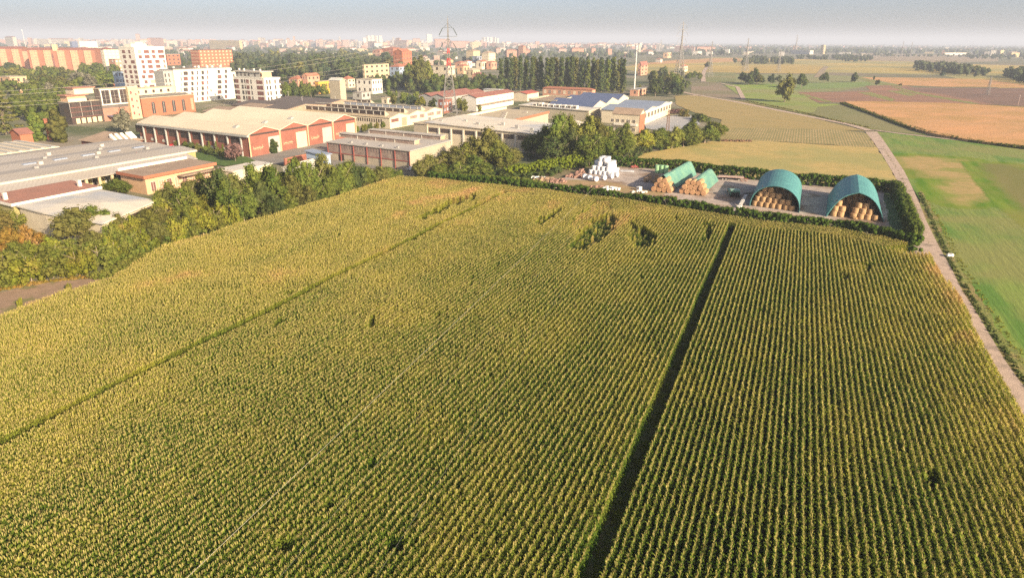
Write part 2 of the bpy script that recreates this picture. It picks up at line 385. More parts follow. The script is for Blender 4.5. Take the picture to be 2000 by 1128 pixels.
# near right
sheet('green_field', [(1708, 257), (1800, 266), (1900, 279), (2200, 310), (2600, 380), (2600, 800), (2010, 760), (1960, 690), (1890, 570), (1850, 490), (1815, 420), (1785, 372), (1750, 308)],
      m_green, 'lush green field right of the dirt lane')
mat('dry_crop_mat', (.45, .31, .15), (.33, .27, .11), .35, detail=9, col3=(.26, .26, .08), scale3=.06, lo3=.5, hi3=.62)
m_dry = softmat('dry_patch_mat', 'lush_green_mat', 'dry_crop_mat')
softsheet('dry_patch', [(1752, 308), (1790, 306), (1880, 312), (1908, 322), (1935, 348), (1950, 366), (1945, 378), (1920, 390), (1885, 394), (1870, 398),
                    (1852, 384), (1845, 372), (1842, 352), (1818, 348), (1800, 334), (1770, 328)], m_dry, 'dry tan patch in the lush green field', 6.5)
softsheet('dry_patch', [(1945, 362), (1975, 384), (2020, 420), (2080, 470), (2060, 476), (1990, 425), (1948, 385)], m_dry, 'long narrow dry strip running right from the tan patch', 1.5)
softsheet('olive_patch', [(1912, 320), (1965, 322), (2040, 345), (2140, 420), (2140, 480), (2000, 410), (1950, 362)], softmat('olive_patch_mat', 'lush_green_mat', 'olive_crop_mat'), 'dull olive part of the green field by the tan patch', 5)
sheet('field_bank', [(1797, 372), (1812, 392), (1836, 440), (1864, 505), (1900, 560), (1955, 650), (2010, 720), (2060, 800), (2040, 830), (1990, 755), (1930, 668), (1880, 580), (1845, 520), (1815, 455), (1795, 405)],
      m_bank, 'yellowish grass verge between ditch and green field', cat='bank', rag=.5)
sheet('hay_field', [(1130, 312), (1260, 300), (1400, 274), (1500, 276), (1600, 283), (1690, 288), (1712, 288), (1740, 330), (1762, 372), (1700, 372), (1500, 350), (1350, 345), (1200, 330)],
      m_tan, 'mown tan hay field behind the bale yard', rag=.7)
sheet('striped_stubble', [(1398, 262), (1440, 247), (1530, 248), (1640, 253), (1695, 262), (1712, 288), (1690, 288), (1600, 282), (1500, 276), (1404, 274)],
      m_stub, 'striped stubble strip behind the hay field', cat='field', rag=.8)
sheet('long_stubble', [(1318, 188), (1350, 186), (1450, 199), (1560, 224), (1640, 244), (1690, 256), (1560, 252), (1440, 250), (1395, 262), (1410, 235), (1360, 222), (1320, 205)],
      m_stub2, 'long tan stubble field along the diagonal lane', cat='field', rag=.8)
# the maize land
sheet('maize_soil', [(-900, 900), (-300, 720), (0, 621), (175, 560), (300, 500), (500, 437), (640, 392), (780, 348), (990, 366), (1200, 392), (1500, 438), (1700, 462), (1786, 480), (1815, 524), (1870, 610), (2000, 870), (2250, 1300), (-1500, 1300)],
      m_soil, 'bare soil under the maize', cat='soil')
# lanes
ribbon('dirt_lane', [(2120, 2215, 1010), (2055, 2145, 930), (1997, 2090, 860), (1957, 2040, 800), (1925, 1990, 745), (1905, 1962, 705), (1863, 1901, 602), (1846, 1879, 570), (1820, 1860, 530), (1795, 1846, 505), (1777, 1835, 485),
                     (1789, 1820, 455), (1786, 1808, 430), (1776, 1797, 402), (1762, 1783, 370), (1742, 1766, 335), (1722, 1744, 302), (1706, 1728, 278), (1690, 1713, 258)],
       m_dirt, 'pale rutted dirt lane from the right edge up to the crossing', cat='lane')
ribbon('farm_lane', [(1712, 1682, 253.4), (1640, 1640, 241), (1640, 1640, 239.3)][:1] + [(1640, 1655, 240.5)] if False else
       [(1345, 1360, 186), (1352, 1365, 187.5)], m_dirt, 'gravel end of the diagonal lane', cat='lane')
def strip(name, line, wid, m, label, cat='lane', kind='structure', dz=0.0):
    "constant-width strip (metres) along picture points"
    ZL[0] += 0.006; P = [W(x, y) for x, y in line]; V = []
    for i, p in enumerate(P):
        d = (P[min(i + 1, len(P) - 1)] - P[max(i - 1, 0)]); d.z = 0; d.normalize()
        nn = Vector((-d.y, d.x, 0)) * wid / 2
        V += [p + nn, p - nn]
    mb = MB(); mb.add([Vector((p.x, p.y, ZL[0] + dz)) for p in V], [(2 * i, 2 * i + 1, 2 * i + 3, 2 * i + 2) for i in range(len(P) - 1)])
    o = mb.build(name, m); tag(o, label, cat, None, kind)
    if o.data.polygons[0].normal.z < 0: o.data.flip_normals()
    return o
strip('farm_lane', [(1300, 172), (1350, 184), (1420, 196), (1500, 212), (1600, 232), (1660, 244), (1700, 256)], 4.2, m_dirt, 'narrow gravel lane running diagonally past the stubble')
strip('field_bank', [(1452, 198), (1500, 208), (1600, 228), (1660, 241), (1706, 253)], 3.0, m_bank, 'dark weedy bank along the far side of the diagonal lane', cat='bank')
strip('farm_lane', [(1706, 254.5), (1760, 262), (1850, 272), (1950, 283), (2100, 303)], 2.6, m_dirt, 'thin lane along the foot of the ripe crop')
strip('farm_lane', [(1340, 160.5), (1405, 162.5), (1440, 170), (1452, 194)], 3.5, m_dirt, 'earth track around the fallow plot')
strip('farm_lane', [(1374, 160), (1373, 148), (1376, 138), (1386, 124)], 5.0, m_dirt, 'straight pale track beside the hedge block')
strip('farm_lane', [(1596, 152), (1606, 138), (1614, 130)], 8.0, m_pale, 'far farm track with a ditch by the golden field')
sheet('bale_yard', [(1090, 352), (1180, 330), (1215, 326), (1300, 332), (1420, 345), (1560, 356), (1722, 372), (1758, 378), (1775, 430), (1782, 455), (1700, 445), (1500, 422), (1300, 398), (1120, 374), (1030, 360)],
      m_yard, 'rough gravel yard with the bale shelters', cat='yard', rag=.8)
strip('yard_track', [(1060, 366), (1200, 379), (1350, 396), (1500, 414), (1620, 431), (1740, 449), (1780, 452)], 3.0, m_dirt, 'pale worn track along the front of the yard')
sheet('yard_grass', [(1724, 374), (1750, 380), (1772, 432), (1780, 462), (1738, 450), (1730, 405)], mat('shaded_yard_grass_mat', (.07, .12, .035), (.05, .09, .03), .8, detail=8), 'dark green grass between pointed shelter and corner hedge, hedge shade in its colour', cat='grass', rag=.5)  # real grass, but the hedge's shadow is put into its dark colour
mat('tan_earth_mat', (.42, .28, .17), (.30, .24, .12), .4, detail=8)
softsheet('yard_earth', [(1085, 362), (1180, 372), (1290, 385), (1300, 378), (1180, 356), (1110, 352)], softmat('yard_earth_mat', 'yard_gravel_mat', 'tan_earth_mat'), 'tan earth along the near side of the yard', 1.5, 'yard')
sheet('clay_track', [(-500, 700), (-200, 640), (0, 574), (110, 550), (200, 545), (262, 520), (300, 500), (175, 568), (125, 585), (0, 632), (-300, 735)],
      m_track, 'reddish clay track beside the maize on the left', cat='track', rag=.4)
sheet('concrete_yard', [(1256, 236), (1345, 222), (1368, 243), (1330, 262), (1262, 252)], m_conc, 'pale concrete yard right of the grey factory', cat='yard')
sheet('factory_yard', [(540, 300), (600, 282), (700, 255), (760, 262), (860, 262), (800, 330), (640, 330), (560, 322), (470, 320), (480, 305)], m_asph, 'grey asphalt yard in front of the red gabled hall', cat='yard')
sheet('asphalt_road', [(360, 290), (400, 294), (500, 312), (470, 318), (430, 312), (370, 303)], m_asph, 'asphalt road beside the cypress hedge', cat='road')
sheet('lawn', [(368, 306), (400, 292), (470, 302), (500, 316), (440, 326), (395, 318)], mat('lawn2_mat', (.10, .16, .03), (.07, .12, .03), .5), 'small green lawn by the purple tree', cat='lawn')
# ------------------------------------------------------------------ maize
def maize_mat():
    m = bpy.data.materials.new('maize_mat'); n, l = nodes_of(m); n.clear()
    out = n.new("ShaderNodeOutputMaterial")
    at = n.new("ShaderNodeAttribute"); at.attribute_name = 'clump'       # 0 leaf .. 1 tassel, with per-plant jitter
    ti = n.new("ShaderNodeAttribute"); ti.attribute_type = 'INSTANCER'; ti.attribute_name = 'tint'
    green = mixrgb(n, l, ti.outputs['Fac'], (.060, .130, .016), (.30, .31, .04))
    top = mixrgb(n, l, ti.outputs['Fac'], (.20, .26, .035), (.42, .385, .07))
    c = mixrgb(n, l, ramp(n, l, at.outputs['Fac'], 0.12, 0.55), green, top)
    c = mixrgb(n, l, ramp(n, l, at.outputs['Fac'], 0.6, 1.0), c, (.49, .39, .155))
    c = mixrgb(n, l, ramp(n, l, ti.outputs['Fac'], 1.05, 1.6), c, (.60, .38, .17))
    oi = n.new("ShaderNodeObjectInfo")
    hs = n.new("ShaderNodeHueSaturation"); l.new(c, hs.inputs['Color'])
    a = n.new("ShaderNodeMapRange"); a.inputs[3].default_value = .92; a.inputs[4].default_value = 1.08
    l.new(oi.outputs['Random'], a.inputs[0]); l.new(a.outputs[0], hs.inputs['Value'])
    d = n.new("ShaderNodeBsdfDiffuse"); t = n.new("ShaderNodeBsdfTranslucent")
    l.new(hs.outputs[0], d.inputs[0]); l.new(hs.outputs[0], t.inputs[0])
    mx = n.new("ShaderNodeMixShader"); mx.inputs[0].default_value = .25
    l.new(d.outputs[0], mx.inputs[1]); l.new(t.outputs[0], mx.inputs[2]); l.new(mx.outputs[0], out.inputs[0])
    return m
MZ = maize_mat()
def maize_piece(seed, L=1.3, np_=8):
    r = random.Random(seed); V = []; F = []; A = []
    def strip3(pts, wid, side, a):
        o = len(V)
        for p, w_ in zip(pts, wid):
            V.append(p - side * w_); V.append(p + side * w_); A.extend((a, a))
        for i in range(len(pts) - 1): F.append((o + 2 * i, o + 2 * i + 1, o + 2 * i + 3, o + 2 * i + 2))
    for k in range(np_):
        x0 = (k + .5) / np_ * L - L / 2 + r.uniform(-.04, .04); y0 = r.uniform(-.03, .03)
        H = r.uniform(2.05, 2.25); jit = r.uniform(-.12, .12)
        lean = Vector((r.uniform(-.06, .06), r.uniform(-.03, .03), 1))
        base = Vector((x0, y0, 0)); top = base + lean * H
        ph = r.uniform(0, 6.28)
        strip3([base, base + lean * H * .5, top], (.018, .016, .01), Vector((math.cos(ph), math.sin(ph), 0)), .15)
        nl = 9; az = r.uniform(-.75, .75)
        for j in range(nl):
            t = .22 + .72 * j / (nl - 1); a_ = az + (j % 2) * math.pi + r.uniform(-.6, .6)
            d = Vector((math.cos(a_), math.sin(a_), 0)); side = Vector((-d.y, d.x, 0))
            Ln = r.uniform(.34, .50) * (1 - .30 * t); up = .25 + 1.25 * t
            p0 = base + lean * H * t
            p1 = p0 + d * Ln * .45 + Vector((0, 0, Ln * .45 * up)); p2 = p1 + d * Ln * .45 + Vector((0, 0, Ln * (.25 * up - .15)))
            p3 = p2 + d * Ln * .35 + Vector((0, 0, -Ln * .35))
            v = max(0, min(.55, -.05 + .5 * t + jit + r.uniform(-.1, .1)))
            strip3([p0, p1, p2, p3], (.035, .068, .055, .010), side, v)
        for j in range(4):
            a_ = r.uniform(0, 6.28); sp = .0 if j == 0 else r.uniform(.25, .55)
            d = Vector((math.cos(a_) * sp, math.sin(a_) * sp, 1)).normalized(); side = Vector((-math.sin(a_), math.cos(a_), 0))
            strip3([top - lean * .05, top + d * .16, top + d * r.uniform(.26, .36)], (.014, .026, .012), side, r.uniform(.75, 1.0))
    me = raw_mesh('maize_piece', np.array([tuple(v) for v in V]), np.array(F), MZ, np.array(A))
    return bpy.data.objects.new('maize_piece', me)
def weed_piece(seed):
    r = random.Random(seed); V = []; F = []; A = []
    for k in range(46):
        p = Vector((r.uniform(-.7, .7), r.uniform(-.4, .4), r.uniform(0, .75))); s = r.uniform(.08, .2)
        a = Vector((r.gauss(0, 1), r.gauss(0, 1), r.gauss(0, .6))).normalized(); b = a.orthogonal().normalized()
        o = len(V); V += [p - a * s, p - b * s * .5, p + a * s, p + b * s * .5]; A += [r.uniform(0, .3)] * 4; F.append((o, o + 1, o + 2, o + 3))
    return bpy.data.objects.new('weed_piece', raw_mesh('weed_piece', np.array([tuple(v) for v in V]), np.array(F), MZ, np.array(A)))
SRC = bpy.data.collections.new('maize_pieces')      # not linked: only the source of the scattered crop
NV = 10
for i in range(NV): o = maize_piece(100 + i); o.name = 'maize_piece_%02d' % i; SRC.objects.link(o)
for i in range(3): o = weed_piece(300 + i); o.name = 'weed_piece_%02d' % i; SRC.objects.link(o)
def scatter_group():
    g = bpy.data.node_groups.new('crop_scatter', 'GeometryNodeTree')
    g.interface.new_socket('Geometry', in_out='INPUT', socket_type='NodeSocketGeometry')
    g.interface.new_socket('Geometry', in_out='OUTPUT', socket_type='NodeSocketGeometry')
    N = g.nodes; L = g.links
    i = N.new('NodeGroupInput'); o = N.new('NodeGroupOutput'); ip = N.new('GeometryNodeInstanceOnPoints')
    ci = N.new('GeometryNodeCollectionInfo'); ci.inputs[0].default_value = SRC
    ci.inputs['Separate Children'].default_value = True; ci.inputs['Reset Children'].default_value = True
    def na(nm, t):
        x = N.new('GeometryNodeInputNamedAttribute'); x.data_type = t; x.inputs[0].default_value = nm; return x.outputs[0]
    L.new(i.outputs[0], ip.inputs['Points']); L.new(ci.outputs[0], ip.inputs['Instance'])
    ip.inputs['Pick Instance'].default_value = True
    L.new(na('idx', 'INT'), ip.inputs['Instance Index'])
    L.new(na('rot', 'FLOAT_VECTOR'), ip.inputs['Rotation']); L.new(na('scl', 'FLOAT_VECTOR'), ip.inputs['Scale'])
    L.new(ip.outputs[0], o.inputs[0])
    return g
GNG = scatter_group()
def scatter(name, P, rot, scl, idx, tint):
    me = bpy.data.meshes.new(name); me.vertices.add(len(P)); me.vertices.foreach_set('co', P.astype(np.float32).ravel())
    for nm, t, d, key in (('rot', 'FLOAT_VECTOR', rot, 'vector'), ('scl', 'FLOAT_VECTOR', scl, 'vector'), ('idx', 'INT', idx, 'value'), ('tint', 'FLOAT', tint, 'value')):
        a = me.attributes.new(nm, t, 'POINT'); a.data.foreach_set(key, (d.astype(np.int32) if t == 'INT' else d.astype(np.float32)).ravel())
    o = bpy.data.objects.new(name, me); COL.objects.link(o)
    mo = o.modifiers.new('scatter', 'NODES'); mo.node_group = GNG
    return o
rs = np.random.RandomState(3)
HT = 2.1
w2 = lambda x, y, h=HT: (lambda p: (p.x, p.y))(W(x, y, h))
left_edge = [w2(-420, 765), w2(-200, 690), w2(0, 622), w2(67, 595), w2(125, 573), w2(175, 560), w2(225, 540), w2(282, 503), w2(322, 484), w2(425, 452), w2(524, 425), w2(640, 390), w2(750, 354), w2(782, 346)]
top_edge = [w2(782, 346), w2(830, 349), w2(990, 364), w2(1140, 382), w2(1260, 398), w2(1350, 410), w2(1432, 425), w2(1500, 434), w2(1635, 448), w2(1725, 465), w2(1777, 480)]
right_edge = [w2(1780, 489, 0), w2(1798, 497, 0), w2(1815, 525, 0), w2(1836, 556, 0), w2(1866, 603, 0), w2(1908, 690, 0), w2(1955, 785, 0), w2(2000, 870, 0), w2(2075, 1000, 0), w2(2250, 1300, 0)]
POLY = left_edge + top_edge[1:] + right_edge + [w2(-1500, 1300, 0), w2(-1000, 940, 0)]
ca, sa = math.cos(ROWANG), math.sin(ROWANG)                  # row dir = (sa, ca); perpendicular = (ca, -sa)
perp = lambda p: p[0] * ca - p[1] * sa
lane1 = (perp(w2(1213, 920)) + perp(w2(1415, 470))) / 2; lane2 = (perp(w2(500, 618)) + perp(w2(900, 417))) / 2
print('lanes', lane1, perp(w2(1213, 920)), perp(w2(1415, 470)), lane2, perp(w2(500, 618)), perp(w2(900, 417)))
SP = 0.66; LP = 1.3
ks = np.arange(-330, 200); ts = np.arange(0, 330)
K, T = np.meshgrid(ks, ts, indexing='ij')
S = K * SP + lane1 + .3; Tt = T * LP + (K % 7) * .19 + rs.uniform(-.03, .03, K.shape)
X = S * ca + Tt * sa; Y = -S * sa + Tt * ca
X, Y, S, Tt = X.ravel(), Y.ravel(), S.ravel(), Tt.ravel()
# rows wander a little
wob = (vnoise(Tt, S * .15, 18, 5) - .5) * .09; X = X + ca * wob; Y = Y - sa * wob
ok = inside(X, Y, POLY)
dtop = seg_dist(X, Y, top_edge)
ok &= dtop > 6.5
ok &= ~((S > lane1 + .1) & (S < lane1 + 1.5)) & ~((np.abs(S - lane2 - .6) < .85))
X, Y, S = X[ok], Y[ok], S[ok]
ang = np.full(X.shape, math.pi / 2 - ROWANG)
# headland rows along the hedge
hx, hy, ha = [], [], []
for k in range(0, 10):
    off = .4 + k * SP
    for (x0, y0), (x1, y1) in zip(top_edge[:-1], top_edge[1:]):
        d = math.hypot(x1 - x0, y1 - y0); ux, uy = (x1 - x0) / d, (y1 - y0) / d
        for t in np.arange(0, d, LP * .98):
            hx.append(x0 + ux * t + uy * off); hy.append(y0 + uy * t - ux * off); ha.append(math.atan2(uy, ux))
hx = np.array(hx); hy = np.array(hy); ha = np.array(ha)
X = np.concatenate([X, hx]); Y = np.concatenate([Y, hy]); ang = np.concatenate([ang, ha])
ok = inside(X, Y, POLY)
X, Y, ang = X[ok], Y[ok], ang[ok]
def pproj(X, Y, z):
    qx, qy, qz = X, Y, z - CAM_H
    d = qy * _f.y + qz * _f.z + qx * _f.x
    return 1000 + FPX * (qx * _r.x + qy * _r.y + qz * _r.z) / d, 564 - FPX * (qx * _u.x + qy * _u.y + qz * _u.z) / d, d
PX, PY, D = pproj(X, Y, 1.5)
ok = (D > 20) & (PX > -260) & (PX < 2260) & (PY < 1330)
X, Y, ang, PX, PY = X[ok], Y[ok], ang[ok], PX[ok], PY[ok]
n = len(X); print('maize pieces', n)
tint = .30 + .85 * (vnoise(X, Y, 22, 1) - .5) + .65 * (vnoise(X, Y, 5, 2) - .5) + rs.uniform(-.13, .13, n)
rp = X * ca - Y * sa; ra = X * sa + Y * ca; tint += .55 * (vnoise(rp * 6, ra, 26, 21) - .5) + .30 * (vnoise(rp * 3, ra, 9, 22) - .5)
lf = -(X * ca - Y * sa) + lane2; tint += np.clip((lf + 14) / 26, 0, 1) * .24          # the left block is riper
dre = seg_dist(X, Y, right_edge); tint += np.clip(1.25 - dre / 6, 0, 1) * .75       # yellow fringe beside the lane
dl = seg_dist(X, Y, left_edge); tint += np.clip(1 - dl / 4, 0, 1) * .25
tint += np.clip((Y - 95) / 60, 0, 1) * .18
sc = 1 + .22 * (vnoise(X, Y, 9, 4) - .5) + rs.uniform(-.03, .03, n)
idx = rs.randint(0, NV, n)
rotv = np.stack([rs.uniform(-.015, .015, n), rs.uniform(-.015, .015, n), ang + rs.randint(0, 2, n) * math.pi + rs.uniform(-.015, .015, n)], 1)
# patches: weeds where the crop failed, tan lodged stands
def patch(poly, h=.9):
    q = [w2(x, y, h) for x, y in poly]
    jx = (vnoise(X, Y, 2, 8) - .5) * 1.6; jy = (vnoise(X, Y, 2, 9) - .5) * 1.6
    return inside(X + jx, Y + jy, q)
weeds = patch([(1108, 496), (1140, 462), (1155, 442), (1190, 430), (1204, 436), (1200, 458), (1170, 486), (1130, 506)]) | patch([(1226, 444), (1246, 444), (1262, 460), (1284, 466), (1272, 500), (1244, 500), (1228, 466)]) \
    | patch([(1372, 452), (1392, 446), (1384, 480), (1374, 486)]) | patch([(1685, 523), (1698, 526), (1700, 550), (1684, 546)]) | patch([(1795, 940), (1825, 945), (1822, 985), (1800, 975)]) \
    | patch([(1045, 445), (1098, 417), (1098, 426), (1052, 455)]) | patch([(812, 438), (895, 398), (930, 388), (932, 398), (870, 422), (828, 444)])
weeds &= rs.rand(n) < .93
lodge = patch([(1108, 452), (1140, 425), (1160, 404), (1195, 402), (1198, 420), (1160, 440), (1140, 456)])
yel = patch([(1130, 440), (1085, 465), (1150, 500), (1215, 470), (1225, 440), (1300, 415), (1250, 405)])
holes = (vnoise(X, Y, 2.2, 11) > .94) & (vnoise(X, Y, 15, 12) > .58)
tint[yel] += .22; tint[lodge] = rs.uniform(.95, 1.35, lodge.sum()); sc[lodge] *= .88
idx[lodge] = rs.randint(0, NV, lodge.sum())
wl_ = weeds & (rs.rand(n) < .45); idx[wl_] = NV + rs.randint(0, 3, wl_.sum()); sc[wl_] *= rs.uniform(.9, 1.6, wl_.sum()); ws_ = weeds & ~wl_; sc[ws_] *= rs.uniform(.45, .7, ws_.sum()); tint[weeds] = rs.uniform(-.15, .1, weeds.sum())
sc[holes] *= .55
keep = ~(holes & (rs.rand(n) < .5))
sclv = np.stack([np.full(n, 1.02), rs.uniform(.92, 1.05, n), sc], 1)
P3 = np.stack([X, Y, np.full(n, ZL[0] + .0)], 1)
k = keep
mz = scatter('maize_crop', P3[k], rotv[k], sclv[k], idx[k], tint[k])
tag(mz, 'tall ripening maize in long rows filling the near field', 'maize', None, 'stuff')
# weeds on the two lanes through the maize
def lane_weeds(s0, s1, num, seed):
    r2 = np.random.RandomState(seed); t = r2.uniform(20, 300, num); s = r2.uniform(s0, s1, num)
    x = s * ca + t * sa; y = -s * sa + t * ca; o = inside(x, y, POLY)
    return x[o], y[o]
ax, ay = lane_weeds(lane1 + .1, lane1 + 1.8, 1900, 1); bx, by = lane_weeds(lane2 - .1, lane2 + 1.2, 700, 2)
x = np.concatenate([ax, bx]); y = np.concatenate([ay, by]); n2 = len(x)
lw = scatter('lane_weeds', np.stack([x, y, np.full(n2, ZL[0])], 1), np.stack([np.zeros(n2), np.zeros(n2), rs.uniform(0, 6, n2)], 1), np.stack([rs.uniform(.5, 1, n2)] * 2 + [rs.uniform(.15, .5, n2)], 1),
             NV + rs.randint(0, 3, n2), rs.uniform(.3, .9, n2))
tag(lw, 'low weeds along the two lanes cut through the maize', 'weeds', None, 'stuff')
# ------------------------------------------------------------------ trees
L_olive = leafmat('leaf_olive', (.145, .175, .032), (.22, .215, .05), trans=.3)
L_lime = leafmat('leaf_lime', (.18, .21, .028), (.27, .26, .04), (.29, .24, .06), trans=.3)
L_green = leafmat('leaf_green', (.095, .135, .027), (.17, .19, .04), trans=.25)
L_dark = leafmat('leaf_dark', (.055, .082, .026), (.105, .12, .038), trans=.2)
L_blue = leafmat('leaf_blue_green', (.040, .070, .040), (.085, .105, .05), trans=.2)
L_autumn = leafmat('leaf_autumn', (.36, .20, .05), (.25, .19, .04), (.40, .24, .09), trans=.3)
L_rust = leafmat('leaf_rust', (.19, .14, .045), (.15, .15, .04), trans=.25)
L_silver = leafmat('leaf_silver', (.30, .28, .20), (.17, .16, .10), trans=.2)
L_purple = leafmat('leaf_purple', (.26, .15, .14), (.16, .09, .08), trans=.2)
L_brown = leafmat('leaf_brown_olive', (.12, .13, .036), (.185, .175, .05), trans=.25)
M_bark = mat('bark_mat', (.24, .19, .14), (.14, .11, .08), 2.0)
M_bark2 = mat('pale_bark_mat', (.40, .32, .24), (.28, .22, .16), 2.0)
CUBE = np.array([(x, y, z) for z in (-1, 1) for y in (-1, 1) for x in (-1, 1)], float) / math.sqrt(3)
CF = np.array([(0, 1, 3, 2), (4, 6, 7, 5), (0, 4, 5, 1), (2, 3, 7, 6), (0, 2, 6, 4), (1, 5, 7, 3)])
def crown(centers, radii, nleaf, leaf, seed, m, core=.62, flat=1.0, droop=0.0):
    "leaf quads clustered round many clumps; centers (n,3), radii (n,)"
    r = np.random.RandomState(seed); n = len(centers); cen = np.asarray(centers, float); rad = np.asarray(radii, float)
    ci = np.repeat(np.arange(n), nleaf); N = len(ci)
    d = r.normal(size=(N, 3)); d /= np.linalg.norm(d, axis=1)[:, None]; d[:, 2] *= flat
    p = cen[ci] + d * (rad[ci] * r.uniform(.62, 1.12, N))[:, None]
    nn = d + r.normal(size=(N, 3)) * .55 + np.array([0, 0, .35]); nn /= np.linalg.norm(nn, axis=1)[:, None]
    t = np.cross(nn, r.normal(size=(N, 3))); t /= np.linalg.norm(t, axis=1)[:, None]; b = np.cross(nn, t)
    s = leaf * r.uniform(.55, 1.25, N); s2 = s * r.uniform(.45, .8, N)
    t *= s[:, None]; b *= s2[:, None]
    V = np.stack([p - t, p - b, p + t, p + b], 1).reshape(-1, 3)
    V[:, 2] -= droop * np.abs(r.normal(size=len(V))) * leaf
    F = np.arange(4 * N).reshape(-1, 4)
    jit = r.uniform(0, 1, n); A = np.repeat(np.clip(jit[ci] + r.uniform(-.3, .3, N), 0, 1), 4)
    if core:
        Vc = (cen[:, None, :] + CUBE[None] * (rad * core)[:, None, None] * np.array([1, 1, flat])).reshape(-1, 3)
        Fc = (CF[None] + (np.arange(n) * 8)[:, None, None]).reshape(-1, 4) + len(V)
        V = np.vstack([V, Vc]); F = np.vstack([F, Fc]); A = np.concatenate([A, np.repeat(jit, 8)])
    return raw_mesh('crown', V, F, m, A)
def pts_round(n, r, H=10.0, Wd=8.0, z0=2.2, top=1.0):
    "irregular rounded crown: big lobes carry smaller clumps"
    L = [(0, 0, .55)] + [(math.cos(a) * q, math.sin(a) * q, r.uniform(.25, .8)) for a, q in [(r.uniform(0, 6.28), r.uniform(.28, .52)) for _ in range(6)]]
    out = []; rad = []
    for i in range(n):
        lx, ly, lz = L[r.randint(len(L))]
        d = r.normal(size=3); d /= np.linalg.norm(d); q = r.uniform(.55, 1) * .34
        x, y, z = lx + d[0] * q, ly + d[1] * q, lz + d[2] * q * .8
        z = min(max(z, .04), 1.0); k = math.sqrt(max(.12, 1 - (max(0, z - .4) / .62) ** 2 * top))
        x *= k; y *= k
        out.append((x * Wd / 2 * 1.15, y * Wd / 2 * 1.15, z0 + z * (H - z0 - .7))); rad.append(r.uniform(.75, 1.25) * Wd / 8)
    return out, rad
def pts_column(n, r, H, Wd, z0=1.0, tip=.5, base=.6):
    out = []; rad = []
    for i in range(n):
        t = (i + r.uniform(0, 1)) / n; w_ = (base + (1 - base) * min(1, t / .3)) * (1 if t < .55 else 1 - (t - .55) / .45 * tip)
        a = r.uniform(0, 6.28); q = r.uniform(.2, 1) * Wd / 2 * .62 * w_
        out.append((math.cos(a) * q, math.sin(a) * q, z0 + t * (H - z0 - .6))); rad.append(Wd * .2 * (.55 + .5 * w_) * r.uniform(.8, 1.2))
    return out, rad
def pts_layer(n, r, H, Wd, z0=2.0):
    out = []; rad = []
    for i in range(n):
        t = math.floor(r.uniform(0, 1) ** .9 * 9) / 9; w_ = (1 - t) ** .8; a = r.uniform(0, 6.28); q = math.sqrt(r.uniform(.05, 1)) * Wd / 2 * w_
        out.append((math.cos(a) * q, math.sin(a) * q, z0 + t * (H - z0) + r.uniform(-.3, .3) - q * .08)); rad.append(r.uniform(.8, 1.3))
    return out, rad
def pts_bush(n, r, H=4.0, Wd=5.0):
    out = []; rad = []
    L = [(r.uniform(-.35, .35), r.uniform(-.35, .35), r.uniform(.45, .95)) for _ in range(6)]
    for i in range(n):
        lx, ly, lh = L[r.randint(len(L))]; t = r.uniform(0, 1)
        q = (1 - t * .55) * .24; a = r.uniform(0, 6.28)
        out.append(((lx + math.cos(a) * q) * Wd, (ly + math.sin(a) * q) * Wd, .25 + t * lh * (H - .7))); rad.append(r.uniform(.45, .75))
    return out, rad
def trunk_mesh(H, Wd, r, m, top=.75, limbs=5, rad=.22, z0=.25):
    mb = MB(); p = Vector((0, 0, -.1)); q = Vector((r.uniform(-.3, .3), r.uniform(-.3, .3), H * z0)); mb.tube(p, q, rad, rad * .75, 7)
    q2 = Vector((q.x + r.uniform(-.4, .4), q.y + r.uniform(-.4, .4), H * top)); mb.tube(q - Vector((0, 0, .1)), q2, rad * .74, rad * .25, 6)
    for i in range(limbs):
        a = i * 6.28 / limbs + r.uniform(-.4, .4); s = q.lerp(q2, r.uniform(0, .55)); e = Vector((math.cos(a) * Wd * .3, math.sin(a) * Wd * .3, min(H * .9, s.z + H * r.uniform(.15, .35))))
        mb.tube(s, e, rad * .4, rad * .12, 5)
        e2 = e + Vector((math.cos(a + .7) * Wd * .12, math.sin(a + .7) * Wd * .12, H * .08)); mb.tube(e - (e - s).normalized() * .05, e2, rad * .13, rad * .05, 4)
    return mb.mesh('trunk', m)
PROTO = {}
